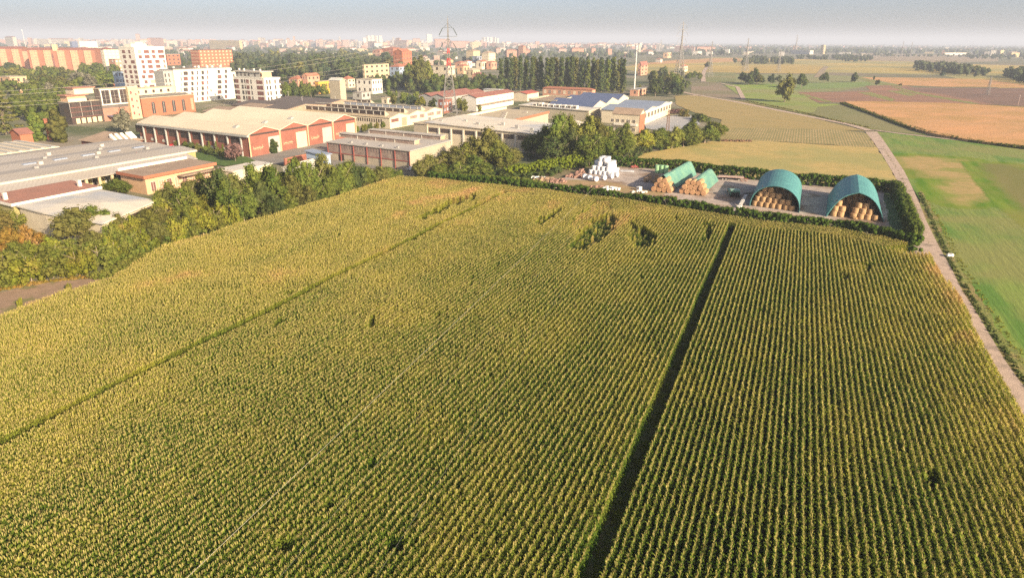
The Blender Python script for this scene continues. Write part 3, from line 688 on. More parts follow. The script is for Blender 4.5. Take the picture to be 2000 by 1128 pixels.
def protos(kind, m):
    "five shapes per kind; nominal size is returned with them"
    key = (kind, m.name)
    if key in PROTO: return PROTO[key]
    out = []; ref = PROTO.get((kind, 'base'))
    for s in range(4 if ref is None else 0):
        r = np.random.RandomState(hash(kind) % 1 + 17 * s + len(kind) * 31)
        if kind == 'near':   c = pts_round(95, r, 9, 8.6, .2, .7); me = crown(c[0], np.array(c[1]) * 1.05, 56, .20, s, m, .62); tr = trunk_mesh(9, 7.5, r, M_bark2, z0=.2); size = (9, 8.6)
        elif kind == 'tree': c = pts_round(72, r, 10, 8.6, .7); me = crown(*c, 26, .42, s, m, .74); tr = trunk_mesh(10, 8, r, M_bark); size = (10, 9.3)
        elif kind == 'far':  c = pts_round(34, r, 10, 9, .8); me = crown(c[0], np.array(c[1]) * 1.25, 12, .75, s, m, .85); tr = trunk_mesh(10, 8, r, M_bark, limbs=3); size = (10, 10.3)
        elif kind == 'bush': c = pts_bush(60, r); me = crown(*c, 60, .15, s, m, .65); tr = trunk_mesh(4, 5, r, M_bark2, rad=.08); size = (4, 5.6)
        elif kind == 'poplar': c = pts_column(46, r, 20, 5); me = crown(*c, 16, .5, s, m, .8); tr = trunk_mesh(20, 3, r, M_bark, limbs=3, z0=.08); size = (20, 5.0)
        elif kind == 'cypress': c = pts_column(30, r, 8, 2.2, .2, .95, .8); me = crown(*c, 24, .2, s, m, .85); tr = trunk_mesh(8, 1, r, M_bark, limbs=2, rad=.1, z0=.1); size = (8, 2.2)
        elif kind == 'cone': c = pts_column(60, r, 12, 7, .4, .72, .85); me = crown(*c, 40, .26, s, m, .9); tr = trunk_mesh(12, 3, r, M_bark, limbs=3, z0=.1); size = (12, 7)
        elif kind == 'cedar': c = pts_layer(120, r, 18, 15); me = crown(*c, 26, .42, s, m, .75, flat=.45); tr = trunk_mesh(18, 10, r, M_bark, rad=.4, limbs=8); size = (18, 16)
        out.append((me, tr, size))
    if ref is not None:
        for me, tr, size in ref:
            k = me.copy(); k.materials.clear(); k.materials.append(m); out.append((k, tr, size))
    else: PROTO[(kind, 'base')] = out
    PROTO[key] = out
    return out
TREE_N = [0]
def tree_at(p, H, Wd, kind, m, label, cat='tree', group=None, name=None, lean=0.0):
    pr = protos(kind, m); me, tr, (h0, w0) = pr[TREE_N[0] % len(pr)]; TREE_N[0] += 1
    nm = name or {'bush': 'shrub', 'poplar': 'poplar_tree', 'cypress': 'cypress_tree', 'cedar': 'cedar_tree', 'cone': 'conifer_tree'}.get(kind, 'broadleaf_tree')
    e = empty(nm, (p.x, p.y, 0), label, cat, group, rnd.uniform(0, 6.28))
    e.scale = (Wd / w0, Wd / w0 * rnd.uniform(.9, 1.1), H / h0); e.rotation_euler.x = lean
    place('trunk', tr, (0, 0, 0), 0, e); place('crown', me, (0, 0, 0), 0, e)
    return e
def tree(px, pb, pt, wpx, kind, m, label, cat='tree', group=None, name=None, lean=0.0):
    if kind in ('near', 'bush'): wpx *= 1.22
    p = W(px, pb); H = max(1.0, top_at(p, pt)); Wd = wpx * depth_of(p) / FPX
    return tree_at(p, H, Wd, kind, m, label, cat, group, name, lean)
def row_of(items, text, cat, group, name=None):
    "items: (px, pb, pt, w, kind, mat); labelled by order from the left"
    items = sorted(items, key=lambda t: t[0])
    for i, (px, pb, pt, wpx, kind, m) in enumerate(items):
        tree(px, pb, pt, wpx, kind, m, text.format(nth(i)), cat, group, name)
def grove(poly, n, H, Wd, kinds, mats, seed, mind=4.0):
    "random base points inside a picture polygon, spaced apart on the ground"
    r = random.Random(seed); xs = [p[0] for p in poly]; ys = [p[1] for p in poly]; got = []; tries = 0
    while len(got) < n and tries < n * 60:
        tries += 1; x = r.uniform(min(xs), max(xs)); y = r.uniform(min(ys), max(ys))
        if not inside([x], [y], poly)[0]: continue
        p = W(x, y)
        if any((p - q).length < mind for q, *_ in got): continue
        h = r.uniform(*H); got.append((p, h, h * r.uniform(*Wd), r.choice(kinds), r.choice(mats), x))
    return sorted(got, key=lambda t: t[5])
def grove_of(poly, n, H, Wd, kinds, mats, seed, text, cat, group, mind=4.0, name=None):
    for i, (p, h, w_, k, m, x) in enumerate(grove(poly, n, H, Wd, kinds, mats, seed, mind)):
        tree_at(p, h, w_, k, m, text.format(nth(i)), cat, group, name)
# --- belt between the maize and the halls
B = 'bush'; N_ = 'near'; T_ = 'tree'
row_of([(12, 470, 400, 62, N_, L_rust), (45, 502, 437, 55, N_, L_autumn), (75, 488, 446, 40, N_, L_autumn), (14, 505, 452, 55, N_, L_autumn)],
       'orange-brown autumn tree at the left edge, {} from the left', 'tree', 'autumn trees at the left edge')
row_of([(38, 448, 408, 46, N_, L_olive), (135, 480, 394, 92, N_, L_brown), (200, 465, 398, 62, N_, L_green), (232, 470, 415, 48, N_, L_brown), (262, 455, 412, 44, N_, L_olive),
        (345, 425, 348, 60, N_, L_brown), (320, 430, 372, 50, N_, L_olive), (372, 420, 352, 50, N_, L_brown), (392, 408, 338, 48, N_, L_brown), (362, 440, 356, 60, N_, L_olive), (300, 452, 402, 50, N_, L_brown), (165, 470, 420, 50, N_, L_brown)],
       'brownish olive tree with bare limbs behind the lime shrubs, {} from the left', 'tree', 'olive trees behind the lime shrubs')
lime = [(-30, 562, 499, 80), (15, 555, 482, 70), (62, 549, 481, 68), (105, 542, 476, 62), (150, 535, 477, 60), (190, 522, 466, 62), (226, 512, 456, 55), (255, 504, 446, 52), (285, 492, 436, 52), (315, 479, 424, 52), (343, 477, 416, 50), (370, 469, 410, 48), (398, 460, 400, 48), (425, 453, 394, 44), (450, 443, 386, 42), (40, 522, 468, 60), (90, 512, 462, 56), (135, 505, 464, 50), (180, 492, 442, 52), (215, 482, 430, 50), (250, 473, 418, 50), (290, 457, 406, 50), (325, 442, 392, 48), (360, 440, 386, 46), (395, 427, 376, 45), (5, 532, 474, 60)]
row_of([(x, b, t, w_, B if i % 3 else N_, [L_lime, L_olive, L_lime, L_olive][i % 4] if i % 9 else L_brown) for i, (x, b, t, w_) in enumerate(lime)],
       'lime and yellow shrub beside the maize, {} from the left', 'shrub', 'lime and yellow shrubs beside the maize', 'shrub')
dark = [(412, 405, 345, 55), (432, 425, 325, 66), (455, 432, 345, 58), (478, 420, 328, 62), (502, 418, 316, 66), (478, 438, 372, 48), (510, 425, 350, 55), (535, 418, 318, 62), (562, 412, 330, 56), (545, 402, 325, 50), (592, 405, 308, 60),
        (575, 395, 330, 46), (618, 398, 302, 60), (640, 385, 300, 56), (650, 392, 320, 54), (674, 384, 312, 52), (695, 378, 312, 50), (715, 370, 322, 48), (735, 364, 318, 46), (755, 356, 326, 38), (772, 350, 330, 26),
        (530, 430, 372, 50), (560, 422, 375, 48), (600, 412, 360, 46), (630, 402, 350, 44), (665, 392, 345, 40)]
row_of([(x, b, t, w_, N_, [L_green, L_dark, L_green, L_brown, L_green][i % 5]) for i, (x, b, t, w_) in enumerate(dark)],
       'dense dark green tree between maize and halls, {} from the left', 'tree', 'dark trees between the maize and the halls')
small = [(515, 434, 405, 30), (550, 424, 398, 26), (583, 416, 392, 26), (618, 406, 384, 24), (650, 396, 375, 24), (684, 384, 364, 22), (715, 374, 354, 22), (745, 362, 345, 20)]
row_of([(x, b, t, w_, B, L_rust if i == 3 else L_brown) for i, (x, b, t, w_) in enumerate(small)], 'small brownish bush at the foot of the dark trees, {} from the left', 'shrub', 'bushes at the foot of the dark trees', 'shrub')
cen = [(825, 348, 310, 44, L_brown), (850, 345, 296, 52, L_brown), (880, 340, 286, 56, L_brown), (908, 335, 272, 50, L_olive), (945, 330, 243, 84, L_brown), (972, 332, 262, 60, L_olive), (990, 334, 286, 44, L_brown),
       (925, 338, 300, 50, L_green), (862, 348, 318, 40, L_green), (900, 348, 314, 44, L_green), (940, 350, 318, 46, L_green)]
row_of([(x, b, t, w_, N_, m) for x, b, t, w_, m in cen], 'tree in the central clump above the hedge corner, {} from the left', 'tree', 'central clump above the hedge corner')
row_of([(x, b, t, w_, N_, m) for x, b, t, w_, m in [(1038, 300, 262, 40, L_green), (1062, 308, 240, 62, L_dark), (1088, 314, 216, 52, L_green), (1110, 306, 222, 50, L_olive), (1085, 322, 262, 66, L_dark), (1140, 305, 212, 54, L_olive),
        (1122, 318, 244, 56, L_dark), (1165, 305, 228, 46, L_brown), (1150, 322, 258, 60, L_green), (1178, 318, 262, 58, L_green), (1195, 302, 238, 44, L_green)]],
       'tall leafy tree behind the white bale heap, {} from the left', 'tree', 'tall trees behind the white bale heap')
row_of([(x, b, t, w_, N_, m) for x, b, t, w_, m in [(1205, 312, 262, 50, L_green), (1228, 300, 250, 46, L_olive), (1218, 290, 240, 40, L_green), (1248, 296, 246, 48, L_lime), (1270, 294, 250, 44, L_green), (1292, 290, 248, 44, L_green),
        (1312, 290, 244, 44, L_olive), (1335, 287, 250, 44, L_green), (1356, 284, 244, 44, L_olive), (1352, 268, 232, 38, L_green), (1376, 280, 238, 44, L_green), (1392, 270, 236, 36, L_olive), (1405, 262, 240, 30, L_green), (1330, 276, 242, 38, L_green)]],
       'green thicket tree beside the hay field, {} from the left', 'tree', 'thicket beside the hay field')
row_of([(x, b, t, w_, B, m) for x, b, t, w_, m in [(1320, 222, 208, 22, L_purple), (1336, 228, 210, 20, L_rust), (1362, 234, 219, 22, L_dark), (1376, 238, 222, 20, L_green)]],
       'small bush at the corner of the concrete yard, {} from the left', 'shrub', 'bushes at the corner of the concrete yard', 'shrub')
# --- hedges
def hedge(line, wid, hgt, m, label, seed, dens=20.0, leaf=.13, nl=34, world=False):
    r = np.random.RandomState(seed); P = [Vector((x, y, 0)) for x, y in line] if world else [W(x, y) for x, y in line]; c = []; rad = []
    o0 = P[0]
    for a, b in zip(P[:-1], P[1:]):
        d = b - a; Ln = d.length; nrm = Vector((-d.y, d.x, 0)) / Ln
        for _ in range(int(Ln * dens)):
            t = r.rand(); s = r.uniform(-.5, .5); z = 1 - .9 * r.rand() ** 1.6
            q = a + d * t + nrm * s * wid * (1 - .35 * max(0, z - .7) / .3) - o0
            hh = hgt * (1 + .09 * (math.sin(q.x * .9 + seed) + math.sin(q.y * .5)) * .5)
            c.append((q.x, q.y, z * (hh - .35))); rad.append(r.uniform(.45, .68))
    e = empty('hedge', (o0.x, o0.y, 0), label, 'hedge', 'hedges round the bale yard')
    place('foliage', crown(c, rad, nl, leaf, seed, m, .8), (0, 0, 0), 0, e)
    return e
L_hedge = leafmat('leaf_hedge', (.045, .085, .014), (.085, .13, .022), trans=.2, hue=0, val=0)
L_hedge2 = leafmat('leaf_lime_hedge', (.14, .19, .02), (.22, .26, .03), trans=.3, hue=0, val=0)
_h = []
for i, (x, y) in enumerate(top_edge[1:]):
    a0 = top_edge[i]; a1 = top_edge[min(i + 2, len(top_edge) - 1)]; q = math.hypot(a1[0] - a0[0], a1[1] - a0[1]); _h.append((x - (a1[1] - a0[1]) / q * 2.4, y + (a1[0] - a0[0]) / q * 2.4))
hedge([((P0.x, P0.y)) if False else P0 for P0 in _h], 2.6, 3.9, L_hedge, 'long clipped dark hedge between maize and bale yard', 1, world=True)
hedge([(1196, 324), (1250, 328), (1330, 334), (1420, 345), (1560, 361), (1700, 372), (1752, 377)], 2.8, 3.5, L_hedge, 'dark hedge behind the bale shelters along the hay field', 2)
hedge([(1746, 374), (1760, 400), (1772, 435), (1786, 470)], 3.0, 3.4, leafmat('leaf_hedge3', (.06, .095, .02), (.12, .15, .03), trans=.2, hue=0, val=0), 'short hedge at the right end of the yard beside the lane', 3)
hedge([(985, 352), (1030, 344), (1080, 335), (1140, 322)], 7.0, 3.9, L_hedge2, 'broad lime green hedge left of the white bale heap', 4, 18)
hedge([(850, 352), (900, 356), (970, 360), (1030, 366), (1070, 375)], 4.0, 2.6, L_green, 'wide leafy hedge along the upper maize corner', 5, 12)
# --- big single trees and groups in the fields on the right
tree(1532, 199, 141, 48, 'tree', L_brown, 'big leaning tree alone on the bright meadow', 'tree', None, 'leaning_tree', .10)
row_of([(x, b, t, w_, T_, m) for x, b, t, w_, m in [(1447, 163, 137, 22, L_blue), (1456, 164, 142, 26, L_dark), (1471, 163, 131, 28, L_dark), (1462, 166, 146, 26, L_dark), (1478, 166, 142, 26, L_brown), (1485, 164, 148, 18, L_dark)]],
       'dark round tree in the clump left of the leaning tree, {} from the left', 'tree', 'dark clump on the meadow')
row_of([(x, b, t, w_, T_, m) for x, b, t, w_, m in [(1506, 166, 144, 20, L_blue), (1520, 160, 146, 18, L_dark), (1565, 172, 142, 34, L_dark), (1550, 172, 150, 18, L_brown), (1609, 162, 141, 22, L_dark), (1669, 161, 140, 20, L_dark), (1713, 168, 155, 10, L_dark), (1706, 158, 147, 6, L_dark), (1758, 168, 163, 8, L_rust)]],
       'single round tree on the far meadow, {} from the left', 'tree', 'single trees on the far meadow')
row_of([(x, b, t, w_, 'far', m) for x, b, t, w_, m in [(1383, 132, 118, 20, L_brown), (1434, 123, 112, 12, L_blue), (1218, 124, 117, 9, L_dark), (1367, 104, 98, 14, L_blue), (1410, 110, 96, 16, L_blue), (1453, 128, 121, 14, L_rust)]],
       'distant bush or tree on the golden fields, {} from the left', 'tree', 'distant trees on the golden fields')
# --- woods at the right edge and mid distance
grove_of([(1790, 133), (1850, 138), (1920, 147), (1990, 155), (1980, 152), (1900, 142), (1830, 134)], 13, (8, 12), (1.2, 1.6), ['far'], [L_dark, L_dark, L_brown], 11, 'dark tree in the copse behind the ripe field, {} from the left', 'tree', 'copse behind the ripe field', 6)
grove_of([(1780, 125), (1850, 131), (1930, 153), (1800, 151), (1800, 140)], 7, (6, 9), (1.3, 1.8), ['far'], [L_blue, L_dark], 12, 'low tree on the near side of the copse, {} from the left', 'tree', 'low trees on the near side of the copse', 8)
grove_of([(1955, 152), (1985, 145), (2040, 140), (2120, 150), (2120, 172), (2020, 168)], 11, (9, 13), (1.1, 1.5), ['far'], [L_dark, L_blue], 13, 'dark wood tree at the right edge, {} from the left', 'tree', 'wood at the right edge', 7)
grove_of([(1455, 118), (1530, 118), (1545, 125), (1500, 128), (1455, 126)], 10, (8, 12), (1.3, 1.8), ['far'], [L_blue, L_dark, L_brown], 14, 'tree in the grey-green copse behind the golden field, {} from the left', 'tree', 'copse behind the golden field', 10)
grove_of([(1560, 113), (1660, 114), (1700, 118), (1670, 123), (1560, 118)], 8, (7, 10), (1.6, 2.2), ['far'], [L_blue, L_dark], 15, 'tree in the long thin copse before the white halls, {} from the left', 'tree', 'thin copse before the white halls', 14)
grove_of([(1342, 150), (1372, 148), (1374, 160), (1340, 160)], 7, (6, 7.5), (1.1, 1.4), ['tree'], [L_green], 16, 'tree of the square green block beside the pale track, {} from the left', 'tree', 'square green block beside the track', 5)
# --- poplar plantation
pop = []
for i in range(25): pop.append((978 + i * 9.9 + rnd.uniform(-2, 2), 176 + i * .18 + rnd.uniform(-1, 1), 112 + rnd.uniform(-3, 5), 16, 'poplar', [L_dark, L_green, L_dark, L_brown][i % 4]))
for i in range(18): pop.append((990 + i * 13.0, 163, 110 + rnd.uniform(-2, 3), 17, 'poplar', [L_blue, L_green, L_blue][i % 3]))
row_of(pop, 'slender dark poplar in the tall plantation, {} from the left', 'tree', 'poplar plantation')
grove_of([(1020, 172), (1260, 178), (1250, 184), (1030, 178)], 9, (4, 7), (.9, 1.3), ['tree'], [L_olive, L_brown, L_lime], 17, 'yellowish small tree at the foot of the poplars, {} from the left', 'tree', 'small trees at the foot of the poplars', 5)
grove_of([(1262, 160), (1340, 158), (1350, 178), (1320, 192), (1275, 190), (1262, 175)], 15, (9, 15), (.8, 1.1), ['tree'], [L_green, L_dark, L_brown, L_blue], 18, 'leafy tree in the clump right of the pale mast, {} from the left', 'tree', 'clump right of the pale mast', 5)
grove_of([(1290, 140), (1345, 142), (1340, 152), (1290, 152)], 5, (8, 12), (1.0, 1.4), ['far'], [L_brown, L_dark], 19, 'tree behind the pink farmhouse, {} from the left', 'tree', 'trees behind the pink farmhouse', 7)
# --- woods behind the white apartments
grove_of([(455, 122), (560, 115), (740, 117), (800, 150), (700, 158), (560, 168), (455, 150)], 44, (17, 24), (1.05, 1.4), ['tree', 'far'], [L_dark, L_blue, L_brown, L_dark], 21, 'tall dark tree in the wood behind the white apartments, {} from the left', 'tree', 'wood behind the white apartments', 8)
grove_of([(790, 160), (970, 165), (960, 176), (780, 182)], 15, (10, 15), (.9, 1.2), ['tree'], [L_dark, L_green, L_brown], 22, 'dark tree in the belt behind the pylon, {} from the left', 'tree', 'belt behind the pylon', 6)
row_of([(818, 178, 105, 44, 'tree', L_brown), (800, 172, 116, 34, 'tree', L_green), (835, 174, 118, 34, 'tree', L_olive)], 'very tall broad tree left of the pylon, {} from the left', 'tree', 'very tall trees left of the pylon')
row_of([(770, 207, 181, 22, 'tree', L_brown), (786, 208, 180, 24, 'tree', L_green), (804, 210, 186, 22, 'tree', L_blue), (822, 212, 188, 26, 'tree', L_lime), (846, 214, 190, 24, 'tree', L_dark), (902, 222, 190, 26, 'tree', L_brown), (937, 220, 204, 12, 'cone', L_brown), (897, 205, 180, 18, 'tree', L_green)],
       'garden tree between the sawtooth hall and the pylon, {} from the left', 'tree', 'garden trees near the pylon')
row_of([(558, 196, 154, 26, 'tree', L_green), (575, 194, 160, 26, 'tree', L_dark), (592, 192, 158, 26, 'tree', L_green), (608, 190, 160, 26, 'tree', L_green), (548, 188, 156, 22, 'tree', L_brown), (622, 186, 164, 20, 'tree', L_dark)],
       'round green tree right of the lower white apartments, {} from the left', 'tree', 'round trees right of the white apartments')
# --- park trees on the left
grove_of([(60, 168), (200, 160), (235, 158), (240, 166), (135, 190), (60, 200)], 21, (9, 15), (1.1, 1.5), ['tree'], [L_green, L_olive, L_silver, L_brown, L_green], 24, 'park tree behind the dark glass building, {} from the left', 'tree', 'park trees behind the dark glass building', 7)
grove_of([(-60, 145), (0, 142), (240, 140), (235, 158), (60, 165), (-60, 170)], 20, (10, 15), (1.2, 1.7), ['tree', 'far'], [L_brown, L_dark, L_green, L_olive], 25, 'tree in front of the brick apartment slabs, {} from the left', 'tree', 'trees in front of the brick slabs', 9)
grove_of([(35, 205), (130, 192), (132, 228), (60, 240)], 11, (7, 11), (.8, 1.1), ['tree'], [L_green, L_lime, L_green], 26, 'bright green tree left of the dark glass building, {} from the left', 'tree', 'green trees left of the dark glass building', 5)
grove_of([(340, 125), (460, 118), (460, 133), (350, 138)], 7, (8, 12), (.9, 1.2), ['far'], [L_dark, L_brown], 27, 'dark tree behind the long white apartment block, {} from the left', 'tree', 'trees behind the long white block', 8)
tree(12, 262, 168, 78, 'cedar', L_brown, 'huge layered cedar at the left edge of the picture', 'tree')
tree(76, 275, 216, 42, 'cone', L_green, 'bright green cone-shaped conifer with clipped foot, left one', 'tree', 'pair of cone conifers')
tree(119, 278, 213, 44, 'cone', L_brown, 'broader olive green cone conifer next to the brick chimney', 'tree', 'pair of cone conifers')
for k, (x, b, t, w_) in enumerate([(243, 258, 208, 48), (200, 362, 327, 42), (240, 345, 305, 28), (276, 338, 298, 26), (318, 328, 292, 26)]):
    tree(x, b, t, w_, 'tree', L_silver if k != 3 else L_purple, ['silvery tree in front of the yellow stair tower', 'silver-grey tree at the left end of the flat brown roof', 'pale grey-green tree before the grey hall',
         'faded purple tree before the grey hall', 'silvery tree nearest the right end of the grey hall'][k], 'tree', 'silvery trees')
tree(230, 380, 342, 54, 'near', L_green, 'round clipped green tree beside the white roof', 'tree')
tree(460, 316, 277, 40, 'tree', L_purple, 'round purple-leaved tree by the corner of the red hall', 'tree')
tree(535, 300, 271, 26, 'cone', L_dark, 'small dark fir in front of the red hall', 'tree')
tree(172, 366, 338, 24, 'tree', L_rust, 'small reddish tree at the end of the red-brown roof', 'tree')
row_of([(700 + 12 * i, 262 - 2 * i, 243 - 2 * i, 16, 'tree', [L_green, L_olive, L_dark, L_rust][i % 4]) for i in range(5)], 'small tree between the two monitor roofs, {} from the left', 'tree', 'small trees between the monitor roofs')
row_of([(316 + 13.5 * i, 274 + 3.4 * i, 250 + 3.0 * i + (i % 2) * 3, 9, 'cypress', [L_green, L_olive, L_green][i % 3]) for i in range(12)], 'narrow cypress beside the red hall, {} from the left', 'tree', 'cypresses beside the red hall')
row_of([(322 + 13.5 * i, 282 + 3.2 * i, 264 + 3.0 * i, 18, 'tree', [L_green, L_dark, L_brown][i % 3]) for i in range(10)], 'dense shrub in front of the cypresses, {} from the left', 'shrub', 'shrubs in front of the cypresses', 'shrub')
# --- ditch growth on the right and little things on the clay track
def bank_growth(name, line, wid, n, m, label, seed, rad=(.3, .7), z=(.1, .7), leaf=.16):
    r = np.random.RandomState(seed); P = [W(x, y) for x, y in line]; c = []; rr = []
    Ls = [(b - a).length for a, b in zip(P[:-1], P[1:])]; tot = sum(Ls)
    for a, b, Ln in zip(P[:-1], P[1:], Ls):
        d = b - a; nrm = Vector((-d.y, d.x, 0)) / Ln
        for _ in range(int(n * Ln / tot)):
            q = a + d * r.rand() + nrm * r.uniform(-.5, .5) * wid; c.append((q.x, q.y, r.uniform(*z))); rr.append(r.uniform(*rad))
    o = bpy.data.objects.new(name, crown(c, rr, 26, leaf, seed, m, .7)); COL.objects.link(o)
    return tag(o, label, 'undergrowth', None, 'stuff')
bank_growth('ditch_undergrowth', [(1797, 378), (1815, 420), (1837, 470), (1858, 515), (1881, 557), (1911, 608), (1946, 662), (1982, 718), (2030, 785), (2090, 865)], .9, 800, L_dark, 'low brambles and grass in the lane ditch, coloured dark for the shade', 31, (.15, .32), (.02, .22), .11)  # dark leaf tone also carries the shade lying in the ditch
bank_growth('verge_grass', [(1812, 392), (1848, 460), (1884, 526), (1928, 596), (1980, 678), (2035, 755)], 1.2, 330, L_lime, 'yellow-green tall grass on the verge beyond the ditch', 32, (.12, .25), (.02, .15), .09)
bank_growth('lane_grass', [(2075, 930), (2020, 850), (1975, 780), (1940, 725), (1905, 655), (1872, 590), (1850, 550)], .7, 520, L_brown, 'tufts of dry grass between the wheel tracks of the lane', 33, (.08, .24), (.0, .07), .08)
bank_growth('lane_grass', [(1815, 480), (1800, 440), (1785, 400), (1768, 360), (1748, 325), (1725, 290)], .7, 420, L_brown, 'grass strip up the middle of the upper lane', 34, (.10, .28), (.0, .08), .09)
bank_growth('crop_edge', [(1645, 203), (1700, 222), (1760, 245), (1800, 258), (1850, 269), (1900, 278), (1960, 286), (2060, 299), (2200, 318)], 3.2, 1900, leafmat('leaf_shaded_crop_edge', (.06, .10, .015), (.13, .12, .03), trans=.1, hue=0, val=0),  # dark leaf colour stands in for the shaded flank of the crop
            'edge of the ripe crop, coloured dark green for its shaded side', 35, (.35, .6), (.2, .95), .25)
bank_growth('field_bushes', [(1455, 197), (1500, 206), (1560, 219), (1640, 238), (1700, 251)], 1.6, 260, L_brown, 'low weeds along the diagonal lane', 36, (.25, .55), (.1, .4), .25)
bank_growth('roadside_scrub', [(185, 548), (225, 534), (262, 516), (300, 496), (350, 478)], 3.5, 380, L_olive, 'low green scrub where the clay track ends', 37, (.3, .6), (.1, .9), .15)
bank_growth('verge_grass', [(-60, 592), (0, 566), (60, 556), (130, 548), (200, 536)], 1.6, 260, L_autumn, 'dry yellow grass along the far side of the clay track', 38, (.15, .35), (.05, .3), .12)
bank_growth('brush_heap', [(1402, 276), (1430, 277), (1466, 277)], 2.2, 130, mat('brush_mat', (.26, .15, .10), (.18, .11, .07), 2), 'reddish heap of cut brush on the hay field edge', 39, (.3, .55), (.1, .5), .25)
for k, (x, b, t) in enumerate([(40, 602, 574), (134, 571, 549)]):
    tree(x, b, t, 11, 'bush', L_lime, ['small yellow-green shoot standing on the clay track, lower left', 'small yellow-green shoot on the clay track further up'][k], 'shrub', 'shoots on the clay track')

def understorey(name, poly, n, Hr, label, seed, m, lf=.3):
    rr = random.Random(seed); c = []; rad = []; xs = [p[0] for p in poly]; ys = [p[1] for p in poly]
    while len(rad) < n:
        x = rr.uniform(min(xs), max(xs)); y = rr.uniform(min(ys), max(ys))
        if not inside([x], [y], poly)[0]: continue
        P = W(x, y); h = rr.uniform(*Hr); k = rr.uniform(.5, 1.1); c.append((P.x, P.y, max(.2, h - k))); rad.append(k)
    o = bpy.data.objects.new(name, crown(c, rad, 34, lf, seed, m, .75)); COL.objects.link(o); tag(o, label, 'undergrowth', None, 'stuff')
understorey('undergrowth', [(-60, 566), (0, 548), (60, 538), (200, 522), (265, 508), (430, 452), (520, 430), (640, 396), (760, 352), (790, 345), (760, 340), (600, 372), (440, 412), (330, 440), (200, 470), (0, 520), (-80, 540)], 900, (.8, 3.0), 'tangled undergrowth below the trees along the maize', 61, L_green, .2)
understorey('undergrowth', [(820, 348), (1000, 360), (1080, 345), (1140, 318), (1200, 316), (1210, 296), (1400, 268), (1410, 278), (1300, 292), (1210, 318), (1130, 330), (1010, 345), (960, 335), (830, 330)], 700, (.8, 3.0), 'bushy undergrowth below the central trees', 62, L_dark, .22)
# ------------------------------------------------------------------ buildings
AA, AB = 66.0, 148.0       # the two street directions of the district
def dirv(a): return Vector((math.cos(R(a)), math.sin(R(a)), 0))
def px_len(P, d, px):
    "distance along d from P whose picture x is px"
    C = Vector((0, 0, CAM_H)); k = (px - 1000) / FPX
    q = P - C; n = _r - _f * k
    return -q.dot(n) / d.dot(n)
wl = lambda nm, c, k=.88, rough=.85, **kw: mat(nm, c, tuple(x * k for x in c), .25, rough, 6, **kw)
M_white = wl('white_render_mat', (.70, .66, .58), .95)
M_cream = wl('cream_wall_mat', (.66, .57, .42)); M_beige = wl('beige_wall_mat', (.44, .38, .28)); M_redbrick = wl('red_brick_mat', (.30, .115, .08), .8)
M_orange = wl('orange_plaster_mat', (.40, .15, .085), .92); M_yel = wl('yellow_plaster_mat', (.56, .45, .28)); M_peach = wl('peach_wall_mat', (.62, .40, .24))
M_pink = wl('pink_plaster_mat', (.55, .30, .20)); M_olivew = wl('olive_wall_mat', (.38, .33, .14)); M_grey = wl('grey_wall_mat', (.40, .39, .36)); M_bluew = wl('pale_blue_wall_mat', (.36, .44, .55))
M_roofc = mat('cream_roof_mat', (.70, .59, .43), (.60, .51, .38), .5, .8, 7, stretch=(R(66), 14), col3=(.74, .64, .48), scale3=.02, stripe=(R(32), 1.1, (.55, .46, .35), .35))
M_roofg = mat('grey_roof_mat', (.45, .395, .33), (.38, .335, .28), .5, .8, 7, stretch=(R(-30), 14), col3=(.43, .40, .37), scale3=.02, stripe=(R(-24), .9, (.33, .29, .25), .4))
M_roofg2 = mat('grey_sheet_roof_mat', (.52, .47, .41), (.43, .39, .34), .1, .7, 7, stripe=(R(32), 1.0, (.38, .35, .31), .4))
M_roofw = mat('white_roof_mat', (.74, .65, .52), (.62, .56, .46), .4, .7, 7, stretch=(R(66), 10), col3=(.45, .46, .47), scale3=.05)
M_rooft = mat('terracotta_roof_mat', (.42, .17, .10), (.33, .14, .09), .4, .85, 7); M_roofr = mat('dark_red_roof_mat', (.32, .14, .11), (.25, .115, .09), .15, .8, 7)
M_roofred = mat('red_roof_mat', (.45, .12, .09), (.36, .11, .08), .2, .8); M_roofb = mat('brown_roof_mat', (.38, .28, .20), (.30, .22, .16), .3, .85, 7)
M_dark = mat('dark_roof_mat', (.18, .145, .13), (.14, .115, .10), .1, .85, 7, stripe=(R(32), 2.5, (.085, .075, .07), .5)); M_tanr = mat('tan_roof_mat', (.52, .43, .30), (.43, .36, .26), .1, .85, 7)
M_brickro = mat('red_brown_roof_mat', (.42, .20, .14), (.34, .175, .125), .3, .85, 7)
M_solar = mat('blue_solar_roof_mat', (.10, .125, .21), (.13, .15, .24), .3, .35, 5, spec=.5)
M_solar2 = mat('blue_grey_roof_mat', (.24, .28, .36), (.30, .33, .38), .05, .5, 5)
M_glass = mat('window_glass_mat', (.10, .075, .065), (.06, .055, .055), .4, .25, 4, spec=.6); M_glassr = mat('red_brown_shutter_mat', (.24, .105, .085), (.16, .08, .07), .3, .4, 4, spec=.4)
M_dgl = mat('dark_curtain_glass_mat', (.045, .04, .04), (.09, .06, .05), .25, .2, 4, spec=.6); M_frame = wl('pale_frame_mat', (.62, .58, .50)); M_dframe = wl('dark_frame_mat', (.12, .11, .10))
M_dkred = wl('dark_red_paint_mat', (.34, .10, .08)); M_door1 = wl('cream_door_mat', (.66, .56, .36)); M_door2 = wl('grey_door_mat', (.42, .40, .36)); M_met = mat('galvanised_mat', (.42, .40, .37), (.34, .32, .30), 1.0, .5, 4, metal=.3)
M_grime = mat('grimy_glass_mat', (.22, .15, .13), (.34, .27, .22), .5, .5, 6); M_paint = wl('white_paint_mat', (.75, .74, .70), .96); M_black = wl('black_rubber_mat', (.03, .03, .03))
WIN = {}
